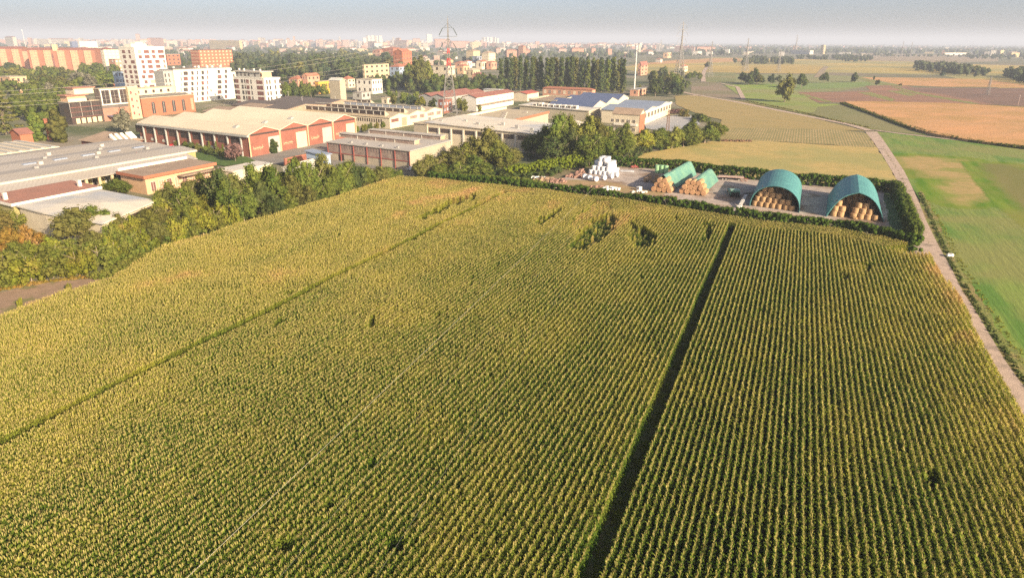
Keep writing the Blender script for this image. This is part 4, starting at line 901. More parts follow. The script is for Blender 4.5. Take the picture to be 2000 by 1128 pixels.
def win_mesh(ang, w_, h_, m, style):
    key = (round(ang, 1), round(w_, 2), round(h_, 2), m.name, style)
    if key in WIN: return WIN[key]
    d = dirv(ang); n = Vector((d.y, -d.x, 0)) if ang == AA else Vector((-d.y, d.x, 0))
    if style.startswith('n'): n = -n
    F = lambda u, v, z: d * u + n * v + Vector((0, 0, z))
    mb = MB()
    if 'arch' in style:
        k = 10; pts = [(0, 0), (w_, 0)] + [(w_ / 2 + math.cos(t) * w_ / 2, h_ - w_ / 2 + math.sin(t) * w_ / 2) for t in [math.pi * i / k for i in range(k + 1)]]
        A = [F(x, .06, z) for x, z in pts]; Bq = [F(x, -.03, z) for x, z in pts]; mb.prism(A, Bq, 0)
        mb.box(F, w_ / 2 - .05, w_ / 2 + .05, .06, .09, 0, h_ - .05, 1)
    else:
        mb.box(F, 0, w_, -.03, .05, 0, h_, 0); t = min(.09, w_ * .08)
        if 'plain' not in style:
            for u0, u1, z0, z1 in ((-t, 0, -t, h_ + t), (w_, w_ + t, -t, h_ + t), (0, w_, -t, 0), (0, w_, h_, h_ + t)): mb.box(F, u0, u1, -.03, .09, z0, z1, 1)
            if w_ > 1.2: mb.box(F, w_ / 2 - .04, w_ / 2 + .04, .05, .08, 0, h_, 1)
    WIN[key] = mb.mesh('window', [m, M_frame]); return WIN[key]
class Bld:
    def __init__(s, name, K, h, Bpx, Cpx, label, cat='building', wall=None, roof=None, rtype='flat', rise=1.0, n=1, axis='a', ov=.4, a=None, b=None, La=None, Lb=None, group=None, ground=False, parapet=0, fascia=None, t=.25):
        s.aa = AA if a is None else a; s.bb = AB if b is None else b; s.h = h
        P = W(K[0], K[1], 0 if ground else h); s.K = Vector((P.x, P.y, 0)); s.a = dirv(s.aa); s.b = dirv(s.bb)
        top = Vector((P.x, P.y, 0 if ground else h))
        s.La = La or abs(px_len(top, s.a, Bpx)); s.Lb = Lb or abs(px_len(top, s.b, Cpx))
        s.e = empty(name, s.K, label, cat, group)
        wall = wall or M_cream; roof = roof or M_roofg
        mb = MB(); F = s.F; mb.box(F, 0, s.La, 0, s.Lb, 0, h)
        rf = MB(); La, Lb = s.La, s.Lb
        if rtype == 'flat':
            rf.box(F, -ov, La + ov, -ov, Lb + ov, h + .002, h + t)
            if parapet:
                for u0, u1, v0, v1 in ((-ov, La + ov, -ov, -ov + .25), (-ov, La + ov, Lb + ov - .25, Lb + ov), (-ov, -ov + .25, -ov + .25, Lb + ov - .25), (La + ov - .25, La + ov, -ov + .25, Lb + ov - .25)):
                    mb.box(F, u0, u1, v0, v1, h + t, h + t + parapet)
        elif rtype == 'gable':
            L = La if axis == 'a' else Lb; D = Lb if axis == 'a' else La; G_ = (lambda q, r_, z: F(q, r_, z)) if axis == 'a' else (lambda q, r_, z: F(r_, q, z))
            for i in range(n):
                q0, q1 = L * i / n, L * (i + 1) / n; qm = (q0 + q1) / 2
                mb.add([G_(q0, 0, h), G_(q1, 0, h), G_(qm, 0, h + rise)], [(0, 1, 2) if axis == 'a' else (0, 2, 1)])
                mb.add([G_(q0, D, h), G_(q1, D, h), G_(qm, D, h + rise)], [(0, 2, 1) if axis == 'a' else (0, 1, 2)])
                e0 = ov if i == 0 else 0; e1 = ov if i == n - 1 else 0; sl = rise / (qm - q0)
                A = [G_(q0 - e0, -ov, h - e0 * sl), G_(qm, -ov, h + rise), G_(qm, D + ov, h + rise), G_(q0 - e0, D + ov, h - e0 * sl)]
                C = [G_(qm, -ov, h + rise), G_(q1 + e1, -ov, h - e1 * sl), G_(q1 + e1, D + ov, h - e1 * sl), G_(qm, D + ov, h + rise)]
                up = Vector((0, 0, t)); z2 = Vector((0, 0, .01))
                for Q in (A, C): rf.prism([p + up for p in Q], [p + z2 for p in Q])
        elif rtype == 'hip':
            m_ = min(La, Lb) / 2
            R0, R1 = ((m_, Lb / 2), (La - m_ + .01, Lb / 2)) if La > Lb else ((La / 2, m_), (La / 2, Lb - m_ + .01))
            c = [F(-ov, -ov, h), F(La + ov, -ov, h), F(La + ov, Lb + ov, h), F(-ov, Lb + ov, h)]; r0_, r1_ = F(*R0, h + rise), F(*R1, h + rise)
            if La > Lb: rf.add(c + [r0_, r1_], [(0, 1, 5, 4), (1, 2, 5), (2, 3, 4, 5), (3, 0, 4), (3, 2, 1, 0)])
            else: rf.add(c + [r0_, r1_], [(0, 1, 4), (1, 2, 5, 4), (2, 3, 5), (3, 0, 4, 5), (3, 2, 1, 0)])
        elif rtype == 'shed':
            A = [F(-ov, -ov, h), F(La + ov, -ov, h), F(La + ov, Lb + ov, h + rise), F(-ov, Lb + ov, h + rise)]
            rf.prism([p + Vector((0, 0, t)) for p in A], A); mb.add([F(0, 0, h), F(0, Lb, h), F(0, Lb, h + rise)], [(0, 1, 2)]); mb.add([F(La, 0, h), F(La, Lb, h), F(La, Lb, h + rise)], [(0, 2, 1)])
        s.wall = s.mk(mb, 'wall', wall)
        if rf.v: s.roof = s.mk(rf, 'roof', roof)
        if fascia:
            f = MB(); f.box(F, -ov - .02, La + ov + .02, -ov - .12, -ov - .01, h - fascia[1], h + t + .05); f.box(F, -ov - .12, -ov - .01, -ov - .12, Lb + ov, h - fascia[1], h + t + .05); s.mk(f, 'fascia', fascia[0])
    def F(s, u, v, z): return s.a * u + s.b * v + Vector((0, 0, z))
    def mk(s, mb, name, m, parent=None):
        o = mb.build(name, m, parent or s.e); return o
    def box(s, name, m, u0, u1, v0, v1, z0, z1, parent=None):
        mb = MB(); mb.box(s.F, u0, u1, v0, v1, z0, z1); return s.mk(mb, name, m, parent)
    def win(s, side, p, z, w_, h_, m=None, style='', name='window', parent=None):
        m = m or M_glass
        if side == 'R': loc = s.F(p, 0, z); ang = s.aa
        else: loc = s.F(0, p, z); ang = s.bb
        key = (round(ang, 1), side)
        d = dirv(ang); n = Vector((d.y, -d.x, 0)) if side == 'R' else Vector((-d.y, d.x, 0))
        k2 = (round(ang, 1), side, round(w_, 2), round(h_, 2), m.name, style)
        if k2 not in WIN:
            global AA, AB
            sa_, sb_ = AA, AB; AA, AB = (ang, 999) if side == 'R' else (998, ang)
            WIN[k2] = win_mesh(ang, w_, h_, m, style); AA, AB = sa_, sb_
        return place(name, WIN[k2], loc, 0, parent or s.e)
    def grid(s, side, ps, zs, h_, m=None, style='', ws=None, skip=lambda i, j: False):
        for i, p in enumerate(ps):
            w_ = ws[i] if ws else 1.3
            for j, z in enumerate(zs):
                if not skip(i, j): s.win(side, p, z, w_, h_, m, style)
    def upx(s, px, z=None):
        "u on the a side for picture x"
        return px_len(s.K + Vector((0, 0, s.h if z is None else z)), s.a, px)
    def vpx(s, px, z=None): return px_len(s.K + Vector((0, 0, s.h if z is None else z)), s.b, px)
def chimneys(b, spots, z, m=None, w_=.7, h_=1.2):
    for u, v in spots: b.box('chimney', m or M_grey, u, u + w_, v, v + w_, z, z + h_)
# ---- red gabled hall
b = Bld('factory_hall', (485, 264), 8, 694, 270, 'long cream-roofed factory hall with four red brick gables', 'factory', M_redbrick, M_roofc, 'gable', 2.1, 4, 'a', .35)
q = b.La / 4
for i in range(4):
    b.win('R', q * i + q * (.56 if i else .60), .05, q * .38, 6.2, [M_door2, M_door1, M_door2, M_door1][i], 'plain', 'door')
    b.box('clerestory', M_dgl, q * i + q * .06, q * i + q * .95, -.07, -.02, 7.5, 8.1)
    b.box('pilaster', M_peach, q * i - .25, q * i + .35, -.14, -.01, 0, 8.3)
    mb = MB()        # pale scrawled graffiti
    rr = random.Random(i)
    for k in range(9):
        u = q * i + q * (.10 + .036 * k); z = 2.2 + rr.uniform(-.1, .4)
        mb.box(b.F, u, u + .16, -.05, -.03, z, z + rr.uniform(.7, 1.5)); mb.box(b.F, u, u + q * .035, -.06, -.051, z + .5, z + .72)
    b.mk(mb, 'graffiti', M_peach)
b.box('pilaster', M_peach, b.La - .35, b.La + .2, -.14, -.01, 0, 8.3)
for i in range(9):
    v = b.Lb * (i + .5) / 9; b.box('column', M_grey, -.75, -.15, v, v + .45, 0, 7.2)
    b.win('L', v + 1.0, 4.2, b.Lb / 9 - 2.2, 2.9, M_dgl, 'plain'); b.box('infill_panel', M_frame, -.12, -.06, v + 2.0, v + b.Lb / 9 - 3.5, 1.6, 2.6)
b.box('gutter', M_grey, -1.1, -.1, -.3, b.Lb, 7.25, 7.9)
for u, v in ((q * .2, 11), (q * 1.2, 12), (q * 2.2, 13)): 
    mb = MB(); P0 = b.F(u, v, 8.9); mb.prism([b.F(u + 1, v, 10.0), b.F(u + 2.4, v, 10.2), b.F(u + 2.4, v + 1.6, 10.2), b.F(u + 1, v + 1.6, 10.0)], [b.F(u, v, 8.3), b.F(u + 3, v, 8.6), b.F(u + 3, v + 1.8, 8.6), b.F(u, v + 1.8, 8.3)]); b.mk(mb, 'roof_vent', M_grey)
# ---- monitor roof hall near the trees
b = Bld('workshop_hall', (800, 295.5), 6.2, 880, 640, 'grey-roofed workshop with two raised roof lights and red steel pillars', 'factory', M_beige, M_roofg2, 'flat', ov=.5)
b.box('window_band', M_grime, -.10, -.02, .3, b.Lb - .3, 3.0, 5.9); b.box('steel_beam', M_dkred, -.18, -.11, 0, b.Lb, 2.75, 3.0)
for i in range(7): b.box('pillar', M_dkred, -.38, -.14, b.Lb * i / 6 - .12, b.Lb * i / 6 + .12, 0, 6.1)
for j in range(30): b.box('mullion', M_dframe, -.14, -.11, b.Lb * (j + .5) / 30, b.Lb * (j + .5) / 30 + .12, 4.7, 5.85)
b.win('L', b.Lb * .80, .4, 2.6, 2.1, M_dgl, 'plain', 'door')
for (px, py, px2) in ((810, 281.5, 664), (861, 272.5, 721)):
    p = W(px, py, 6.6); v0 = Vector((p.x, p.y, 0)) - b.K
    M2 = Matrix(((b.a.x, b.b.x), (b.a.y, b.b.y))).inverted() @ Vector((v0.x, v0.y)); u0 = M2[0]; w0 = M2[1]; Lm = px_len(p, b.b, px2)
    r0_ = b.box('roof_light', M_grime, u0, u0 + 3.0, w0, w0 + Lm, 6.46, 7.7)
    b.box('cap', M_roofg2, u0 - .35, u0 + 3.3, w0 - .3, w0 + Lm + .3, 7.7, 7.9, r0_)
    for k in range(5): b.box('post', M_frame, u0 - .12, u0 - .02, w0 + Lm * k / 4 - .15 * (k == 4), w0 + Lm * k / 4 + .3, 6.46, 7.68, r0_)
    b.box('end_panel', M_peach, u0 + .2, u0 + 2.8, w0 - .08, w0 - .01, 6.5, 7.6, r0_)
# ---- sawtooth hall
for k in range(4): b.box('roof_vent', M_met, 1.5, 2.4, 6 + k * 7, 6.9 + k * 7, 6.45, 7.1)
b = Bld('sawtooth_hall', (761, 231), 5.0, 864, 572, 'pale sawtooth hall with long rows of roof windows behind the red hall', 'factory', M_cream, M_tanr, 'gable', 1.5, 3, 'a', .3)
for (px, py, px2, hh) in ((752, 225.5, 580, 1.9), (790, 219.5, 617, 1.7), (823, 214.5, 655, 1.7), (724, 201.5, 690, 1.6)):
    p = W(px, py, 6.0); v0 = Vector((p.x, p.y, 0)) - b.K
    M2 = Matrix(((b.a.x, b.b.x), (b.a.y, b.b.y))).inverted() @ Vector((v0.x, v0.y)); u0, w0 = M2[0], M2[1]; Lm = px_len(p, b.b, px2)
    mb = MB(); mb.prism([b.F(u0, w0, 6 + hh), b.F(u0 + .1, w0, 6 + hh), b.F(u0 + .1, w0 + Lm, 6 + hh), b.F(u0, w0 + Lm, 6 + hh)], [b.F(u0, w0, 5.2), b.F(u0 + 5.5, w0, 5.2), b.F(u0 + 5.5, w0 + Lm, 5.2), b.F(u0, w0 + Lm, 5.2)])
    o = b.mk(mb, 'roof_ridge', M_tanr)
    b.box('glazing', M_dgl if px != 823 else M_solar2, u0 - .12, u0 - .02, w0 + .3, w0 + Lm - .3, 6.1, 5.7 + hh, o); b.box('cap', M_frame, u0 - .4, u0 + .3, w0 - .2, w0 + Lm + .2, 6 + hh, 6.15 + hh, o)
    nn = int(Lm / 4.5)
    for k in range(nn): b.box('glazing_bar', M_frame, u0 - .22, u0 - .13, w0 + Lm * (k + .5) / nn, w0 + Lm * (k + .5) / nn + .5, 6.1, 5.7 + hh, o)
for k in range(16): b.win('L', 5 + k * 1.5, 2.6, .75, 1.6, M_dgl, 'plain')
for i in range(3):
    b.win('R', b.La / 3 * i + 1.2, 2.9, b.La / 3 * .38, 1.5, [M_glassr, M_grime, M_grime][i], 'plain'); b.win('R', b.La / 3 * i + b.La / 3 * .62, .3 if i == 0 else 2.6, b.La / 3 * .26, 4 if i == 0 else 1.8, [M_pink, M_grime, M_grime][i], 'plain', 'door' if i == 0 else 'window')
# ---- cream long halls
b = Bld('warehouse', (1062, 265), 7.0, 1120, 834, 'long cream warehouse with white sheet roof behind the central trees', 'warehouse', M_cream, M_roofw, 'shed', 1.3, ov=.5)
for k in range(7): b.box('roof_vent', M_met if k % 2 else M_grey, 3 + (k * 5) % 11, 4.1 + (k * 5) % 11, 6 + k * 9, 7.4 + k * 9, 7.3, 8.9)
nb = 9
for i in range(nb + 1): b.box('pillar', M_frame, -.35, -.02, b.Lb * i / nb - .3, b.Lb * i / nb + .3, 0, 6.6)
for i in range(nb): b.win('L', b.Lb * i / nb + .8, 4.7, b.Lb / nb - 1.6, 1.7, M_glass, 'plain')
b = Bld('warehouse', (834, 243), 7.6, 902, 808, 'plain beige block at the left end of the long cream warehouse', 'warehouse', M_beige, M_tanr, 'flat', La=26)
b = Bld('warehouse', (992, 238), 7.2, 1071, 902, 'broad flat tan roof with low orange brick edge', 'warehouse', M_beige, M_tanr, 'flat', ov=.3, parapet=.0)
b.box('parapet', M_cream, -.3, b.La + .3, b.Lb - .1, b.Lb + .3, 7.45, 8.5)
b.box('brick_edge', M_orange, -.3, b.La + .3, -.42, -.3, 6.6, 7.7)
for k in range(5): b.box('skylight', M_roofg, 8 + 7 * k, 9.5 + 7 * k, 6 + 3 * k % 11, 8 + 3 * k % 11, 7.45, 7.9)
# ---- dark red roofs by the pylon
b = Bld('warehouse', (930.5, 191), 8.0, 1003, 903, 'white-walled warehouse with low dark red roof right of the pylon', 'warehouse', M_white, M_roofr, 'gable', 1.5, 1, 'b', .4)
b.box('awning', M_roofb, -.2, b.La, -2.2, -.03, 3.5, 3.9)
for k in range(8): b.win('R', 3 + k * b.La / 8, 5.0, 1.0, .9, M_glass, 'plain')
b = Bld('warehouse', (868, 190), 6.5, 945, 818, 'long low building with faded red roof behind the pylon', 'warehouse', M_grey, M_roofr, 'gable', 1.6, 2, 'b', .4)
b = Bld('brick_house', (866, 196), 7.5, 883, 856, 'small red brick house at the foot of the pylon', 'house', M_redbrick, M_roofr, 'flat', ov=.1)
b.grid('R', [1, 4, 7], [1.5, 4.8], 1.4, M_bluew, ws=[1.2] * 3); b.grid('L', [1.2, 4.5], [1.5, 4.8], 1.4, M_bluew, ws=[1.2] * 2)
b = Bld('small_factory', (1030, 184), 5.0, 1052, 1001, 'narrow bright red roof beside the white garage', 'factory', M_cream, M_roofred, 'gable', 1.2, 1, 'b', .3)
b = Bld('garage_block', (975, 176), 4.5, 983, 944, 'white garage with blue doors in front of the poplars', 'garage', M_white, M_roofw, 'flat')
b.grid('L', [2, 8, 14], [.2], 3, M_solar2, 'plain', ws=[3.5] * 3)
b = Bld('long_factory', (1157, 176), 5.5, 1163, 1060, 'long low factory with terracotta roof in front of the poplars', 'factory', M_pink, M_rooft, 'hip', 1.2, ov=.5)
for i in range(10): b.win('L', 1 + b.Lb * i / 10, 1.6, b.Lb / 10 - 2, 2.6, M_cream if i % 2 else M_grime, 'plain')
b = Bld('flat_factory', (1086, 199), 7.0, 1122, 1034, 'flat brown-grey factory roof with cream rim', 'factory', M_beige, M_roofb, 'flat', parapet=.8)
b = Bld('solar_hall', (1158, 209), 6.0, 1228, 1072, 'hall with blue solar sheets and zigzag cream gables', 'factory', M_cream, M_solar, 'gable', 2.6, 3, 'a', .3)
b = Bld('dormer_hall', (1150, 217), 5.5, 1172, 1015, 'cream roof with a row of white dormers', 'factory', M_beige, M_roofw, 'shed', .8, ov=.6)
for i in range(8):
    v = b.vpx(1120 - 11.2 * i, 7); o = b.box('dormer', M_white, 2.0, 5.0, v - 1.2, v + 1.2, 5.75, 8.2 if i == 6 else 7.6); b.box('pane', M_glass, 1.93, 1.99, v - .8, v + .8, 6.2, 7.2, o)
b = Bld('annex_hall', (1135, 262), 6.0, 1160, 1040, 'pale blue-grey roofed hall between cream warehouse and row house', 'factory', M_cream, M_solar2, 'gable', 1.2, 2, 'b', .4)
b = Bld('low_hall', (1118, 247), 5.5, 1140, 1068, 'low white-roofed hall behind the pale blue-grey roof', 'factory', M_cream, M_roofw, 'gable', 1.0, 1, 'b', .4)
b = Bld('grey_factory', (1258, 219), 6.5, 1311, 1175, 'blue-grey roofed factory beside the concrete yard', 'factory', M_cream, M_solar2, 'gable', 1.4, 2, 'a', .5)
for k in range(9): b.win('R', 1.2 + k * b.La / 9, 3.2, b.La / 9 * .55, 2.2, M_glass, '')
b.box('parapet', M_frame, -.3, b.La + .3, -.55, -.45, 5.9, 6.9)
b = Bld('row_house', (1250, 225), 8.5, 1260, 1197, 'pale long house with brown roof and orange gable end', 'house', M_cream, M_roofb, 'gable', 2.2, 1, 'a', .3)
b.box('gable_wall', M_orange, -.05, b.La + .05, -.12, -.02, 0, 8.6)
for i in range(5): b.grid('L', [2 + i * b.Lb / 5], [1.2, 4.8], 1.3, ws=[1.4])
b.box('balcony', M_white, -1.2, -.03, 1, b.Lb - 1, 3.6, 4.5)
# ---- left foreground group
b = Bld('grey_hall', (-60, 368), 5.8, 381, None, 'big grey low-pitched hall in the left foreground with cream eaves', 'warehouse', M_olivew, M_roofg, 'gable', .5, 3, 'b', .4, Lb=44)
b.box('fascia', M_cream, -.4, b.La + .4, -.55, -.42, 5.45, 5.85)
for k in range(9): b.box('roof_vent', M_roofg2 if k % 2 else M_met, b.La * (.3 + .07 * k), b.La * (.3 + .07 * k) + 1.2, 9 + (k * 7) % 26, 10.2 + (k * 7) % 26, 5.8, 7.0)
for k in range(5): b.box('rooflight', M_solar2, b.La * (.32 + .13 * k), b.La * (.32 + .13 * k) + 4, 18, 19.4, 6.0, 6.62)
mb = MB(); mb.prism([b.F(0, -6.2, 4.35), b.F(b.La * .94, -6.2, 4.35), b.F(b.La * .94, -.56, 5.5), b.F(0, -.56, 5.5)], [b.F(0, -6.2, 4.15), b.F(b.La * .94, -6.2, 4.15), b.F(b.La * .94, -.56, 5.3), b.F(0, -.56, 5.3)]); b.mk(mb, 'canopy', M_roofg)
for k in range(16):
    u = 3 + k * (b.La - 10) / 15; b.box('pillar', M_yel, u, u + .7, -5.6, -5.0, 0, 4.1); b.win('R', u + 1.1, .9, (b.La - 10) / 15 - 1.6, 3.0, M_glass if k % 4 else M_grey, '')
b = Bld('sheet_roof_hall', (-40, 308), 5.2, 113, None, 'pale ribbed roof behind the grey hall at the left edge', 'warehouse', M_cream, M_roofc, 'flat', Lb=26)
for k in range(7): b.box('roof_rib', M_grey, k * b.La / 7 + 1.2, k * b.La / 7 + 2.4, -.2, b.Lb, 5.46, 5.75)
b = Bld('small_house', (38, 262), 5.5, 62, 20, 'little house with dark brown roof and orange wall under the cedar', 'house', M_orange, M_roofr, 'gable', 1.5, 1, 'b', .5)
mb = MB(); cp = W(101, 274); F2 = lambda u, v, z: Vector((u, v, z)); mb.box(F2, -.9, .9, -.9, .9, 0, 8.4); o = mb.build('chimney_stack', M_orange, None, loc=(cp.x, cp.y, 0)); tag(o, 'square orange brick chimney between the two cone conifers', 'chimney')
mb = MB(); mb.box(F2, -1.05, 1.05, -1.05, 1.05, 8.4, 8.8); mb.build('chimney_cap', M_orange, o)
b = Bld('tiled_house', (216, 282), 5.0, 277, 158, 'brown tiled house with slanted white skylights behind the grey hall', 'house', M_redbrick, M_roofb, 'hip', 3.0, ov=.8)
for k in range(4): b.box('pilaster', M_white, b.La * (.15 + .25 * k), b.La * (.15 + .25 * k) + .5, -.15, -.02, 0, 4.9)
for k in range(4):
    mb = MB(); u = b.La * (.2 + .17 * k); w_ = 2.6 if k == 3 else 1.0
    mb.prism([b.F(u, 1.2, 6.1), b.F(u + w_, 1.2, 6.1), b.F(u + w_, 4.2, 7.9), b.F(u, 4.2, 7.9)], [b.F(u, 1.2, 5.6), b.F(u + w_, 1.2, 5.6), b.F(u + w_, 4.2, 6.6), b.F(u, 4.2, 6.6)]); b.mk(mb, 'skylight', M_paint)
b = Bld('annex', (25, 399), 5.2, 193, None, 'red-brown flat roof with white edge and olive walls', 'building', M_olivew, M_brickro, 'flat', Lb=13.5, ov=.5, fascia=(M_white, .35))
for px, v in ((18, 5), (172, 4)): b.box('chimney', M_white, b.upx(px) if px > 30 else .6, (b.upx(px) if px > 30 else .6) + .8, v, v + .8, 5.46, 7.0)
for k in range(5): b.win('R', 2 + k * 4, 1.8, 1.4, 1.5, M_glass)
P5 = [W(x, y, 5.0) for x, y in ((30, 401), (83, 415), (200, 436), (306, 391), (193, 369))]; c0 = sum(P5, Vector()) / 5; c0.z = 0
e = empty('white_roof_shed', c0, 'low shed with broad warped white roof among the shrubs', 'shed')
cc = (P5[3] + P5[1]) / 2 - c0 + Vector((0, 0, 1.0)); cc.z = 5.9
mb = MB(); Q = [p - c0 for p in P5]; mb.add(Q + [cc], [(i, (i + 1) % 5, 5) for i in range(5)]); mb.add([p - Vector((0, 0, .3)) for p in Q] + Q, [(i, (i + 1) % 5, 5 + (i + 1) % 5, 5 + i) for i in range(5)]); mb.build('roof', M_roofw, e)
mb = MB(); Qi = [c0 * 0 + (p - Vector((0, 0, .32))) * 1 for p in Q]; Qi = [Vector((p.x * .95, p.y * .95, 4.66)) for p in Q]; mb.prism(Qi, [Vector((p.x, p.y, 0)) for p in Qi]); mb.build('wall', M_cream, e)
d_ = (Qi[3] - Qi[2]); nrm = Vector((d_.y, -d_.x, 0)).normalized() * .08; mb = MB(); a_, b_ = Qi[2].lerp(Qi[3], .45), Qi[2].lerp(Qi[3], .95)
mb.add([a_ + nrm - Vector((0, 0, 1.8)), b_ + nrm - Vector((0, 0, 1.8)), b_ + nrm - Vector((0, 0, .6)), a_ + nrm - Vector((0, 0, .6))], [(0, 1, 2, 3)]); mb.build('window', M_dgl, e)
b = Bld('orange_edge_building', (282, 345), 5.0, 416, 234, 'flat brown roof with bright orange fascia and peach walls', 'building', M_peach, M_roofb, 'flat', ov=.7, fascia=(M_orange, .5))
for k in range(9): b.win('R', 1.5 + k * b.La / 9, .8, b.La / 9 * .55, 2.4, M_pink if k % 2 else M_glassr, '')
b.box('canopy', M_roofb, b.La * .42, b.La + .5, -3.2, -.9, 3.6, 3.85); b.box('painted_panel', M_bluew, b.La * .86, b.La + .2, -3.0, -2.8, .1, 1.6)
b.box('parapet', M_white, 0, b.La, b.Lb + .72, b.Lb + .95, 4.6, 6.0)
b = Bld('white_shed', (455, 336), 2.8, 530, 440, 'long low white shed hidden behind the dark trees', 'shed', M_cream, M_roofw, 'flat', Lb=7)
b = Bld('tent_roof_shed', (582, 332), 3.6, 626, 552, 'small shed with white pitched roof by the brick wall', 'shed', M_white, M_roofw, 'gable', 1.3, 1, 'b', .3)
b = Bld('brick_wall', (556, 311), 2.6, 606, None, 'low red brick wall in front of the asphalt yard', 'wall', M_redbrick, M_rooft, 'flat', Lb=.5, ov=.05)
b = Bld('blue_shed', (632, 304), 5.0, 645, 598, 'pale blue sheet-metal shed joined to the workshop', 'shed', M_bluew, M_solar2, 'shed', .8, ov=.5)
b.win('L', 3, .1, 4.5, 3.4, M_dgl, 'plain', 'door')
# ---- dark roofs behind the cream roof
b = Bld('dark_hall', (560, 214), 7.0, 697, 452, 'wide dark brown roof behind the cream factory roof', 'factory', M_roofb, M_dark, 'gable', 1.6, 2, 'a', .3)
b = Bld('dark_hall', (440, 221), 6.5, 560, 396, 'grey-brown low roof in front of the lower white apartments', 'factory', M_beige, M_roofb, 'gable', 1.4, 2, 'a', .3)
# ---- white apartment tower and blocks
b = Bld('apartment_tower', (261.5, 94.2), 33.5, 320.5, 231.5, 'tall white apartment tower with reddish shuttered windows', 'apartment tower', M_white, M_white, 'flat', ov=.12, parapet=.7, a=62, b=150)
z0 = 33.5; fh = 3.42
fr = lambda px: b.upx(px, 25)
for j in range(9):
    z = z0 - 3.6 - j * fh; big = j < 2
    cols = [(.10, 1.9), (.30, 2.9), (.55, 2.0), (.76, 3.6)] if big or j in (5, 7) else [(.16, 1.7), (.36, 2.7), (.62, 2.7), (.90, .9)]
    for k, (f_, w_) in enumerate(cols): b.win('R', b.La * f_, z, w_ * b.La / 17.5, 2.25, M_glassr if (k + j) % 7 else M_tanr, 'plain')
    cl = [(.28, 1.1), (.62, 1.7)] if big else [(.10, 2.2), (.62, 1.3)] if j == 2 else [(.06, 1.6), (.38, 1.6), (.74, 1.3)]
    for f_, w_ in cl: b.win('L', b.Lb * f_, z, w_ * b.Lb / 9, 2.2, M_glassr, 'plain')
b.box('penthouse', M_white, b.La * .1, b.La * .6, b.Lb * .35, b.Lb * .8, 33.75, 36.2); b.box('penthouse_top', M_white, b.La * .28, b.La * .5, b.Lb * .4, b.Lb * .75, 36.21, 37.5)
for k in range(4): b.win('L', 1, 36.4 - 40 + 0, .01, .01, M_dgl, 'plain') if False else None
b = Bld('apartment_block', (338, 137), 21, 450, None, 'long six-storey white apartment block with flat grey top', 'apartment block', M_white, M_grey, 'flat', ov=.2, Lb=15)
zs = [21 - 3.5 - 3.35 * j for j in range(6)]
for px, w_, m in ((353.5, 1.8, M_pink), (359, 8, M_glass), (374, 4.6, M_glass), (385, 2.2, M_glass), (394, 4.8, M_glass), (405, 2.2, M_glassr), (425.5, 5, M_glass), (439.5, 4.8, M_glass)):
    for j, z in enumerate(zs): b.win('R', b.upx(px, z), z, w_ / 112 * b.La * (1.6 if 1 <= j <= 4 and px == 425.5 else 1), 2.3, M_glassr if (j + int(px)) % 3 == 0 else m, 'plain')
b.box('solar_strip', M_dark, 1, b.La * .42, 1.5, 6, 21.26, 22.0)
chimneys(b, [(6, 8), (15, 9), (22, 6), (28, 10), (33, 7), (39, 9), (44, 6)], 21.26, M_white, 1.2, 1.4)
b.box('side_wing', M_white, b.La + .02, b.La + 5.5, .6, 13, 0, 18.0)
for j in range(5): b.win('R', b.La + 2.0, 14.6 - 3.35 * j, 1.4, 2.1, M_glass, 'plain').location -= b.b * -.55
b.box('link_wing', M_grey, -6.5, -.02, 2.0, 12, 0, 20.4)
for j in range(6):
    for u in (-5.6, -2.8): b.win('R', u, 16.8 - 3.35 * j, .9, 2.2, M_glass, 'plain').location += b.b * 2.0
b = Bld('apartment_block', (515, 153.5), 17.6, 547, 455, 'lower white apartment block with grey attic storey on the right', 'apartment block', M_white, M_white, 'flat', ov=.15)
b.box('attic', M_grey, 1.5, b.La - 3, 4.5, b.Lb - 1, 17.86, 20.9); b.box('attic_roof', M_roofg2, .6, b.La - 2, 3.4, b.Lb - .2, 20.91, 21.5); b.box('attic_terrace', M_peach, 1.5, b.La - 4, 3.6, 4.4, 17.86, 20.8)
for j in range(5):
    z = 17.6 - 3.4 - 3.3 * j
    for f_, w_ in ((.12, .8), (.30, .8), (.62, .8), (.90, .9)): b.win('R', b.La * f_, z, w_ * 1.5, 2.3, M_glass, 'plain')
    for f_, w_ in ((.05, 3.4), (.17, 2.2), (.40, 1.1), (.49, 2.6), (.60, 1.2), (.68, 1.8), (.83, 3.4), (.94, 1.6)): b.win('L', b.Lb * f_, z, w_, 2.3, M_glassr if w_ > 2 else M_glass, 'plain')
for f_ in (.1, .3, .5, .62, .75, .88): b.win('L', b.Lb * f_, 18.6, 1.3, 1.8, M_glass, 'plain') if False else b.box('attic_window', M_glass, 1.40, 1.49, b.Lb * f_, b.Lb * f_ + 1.3, 18.5, 20.4)
chimneys(b, [(5, 8), (6, 15), (4, 22), (6, 29), (5, 36)], 21.51, M_white, .9, 1.2)
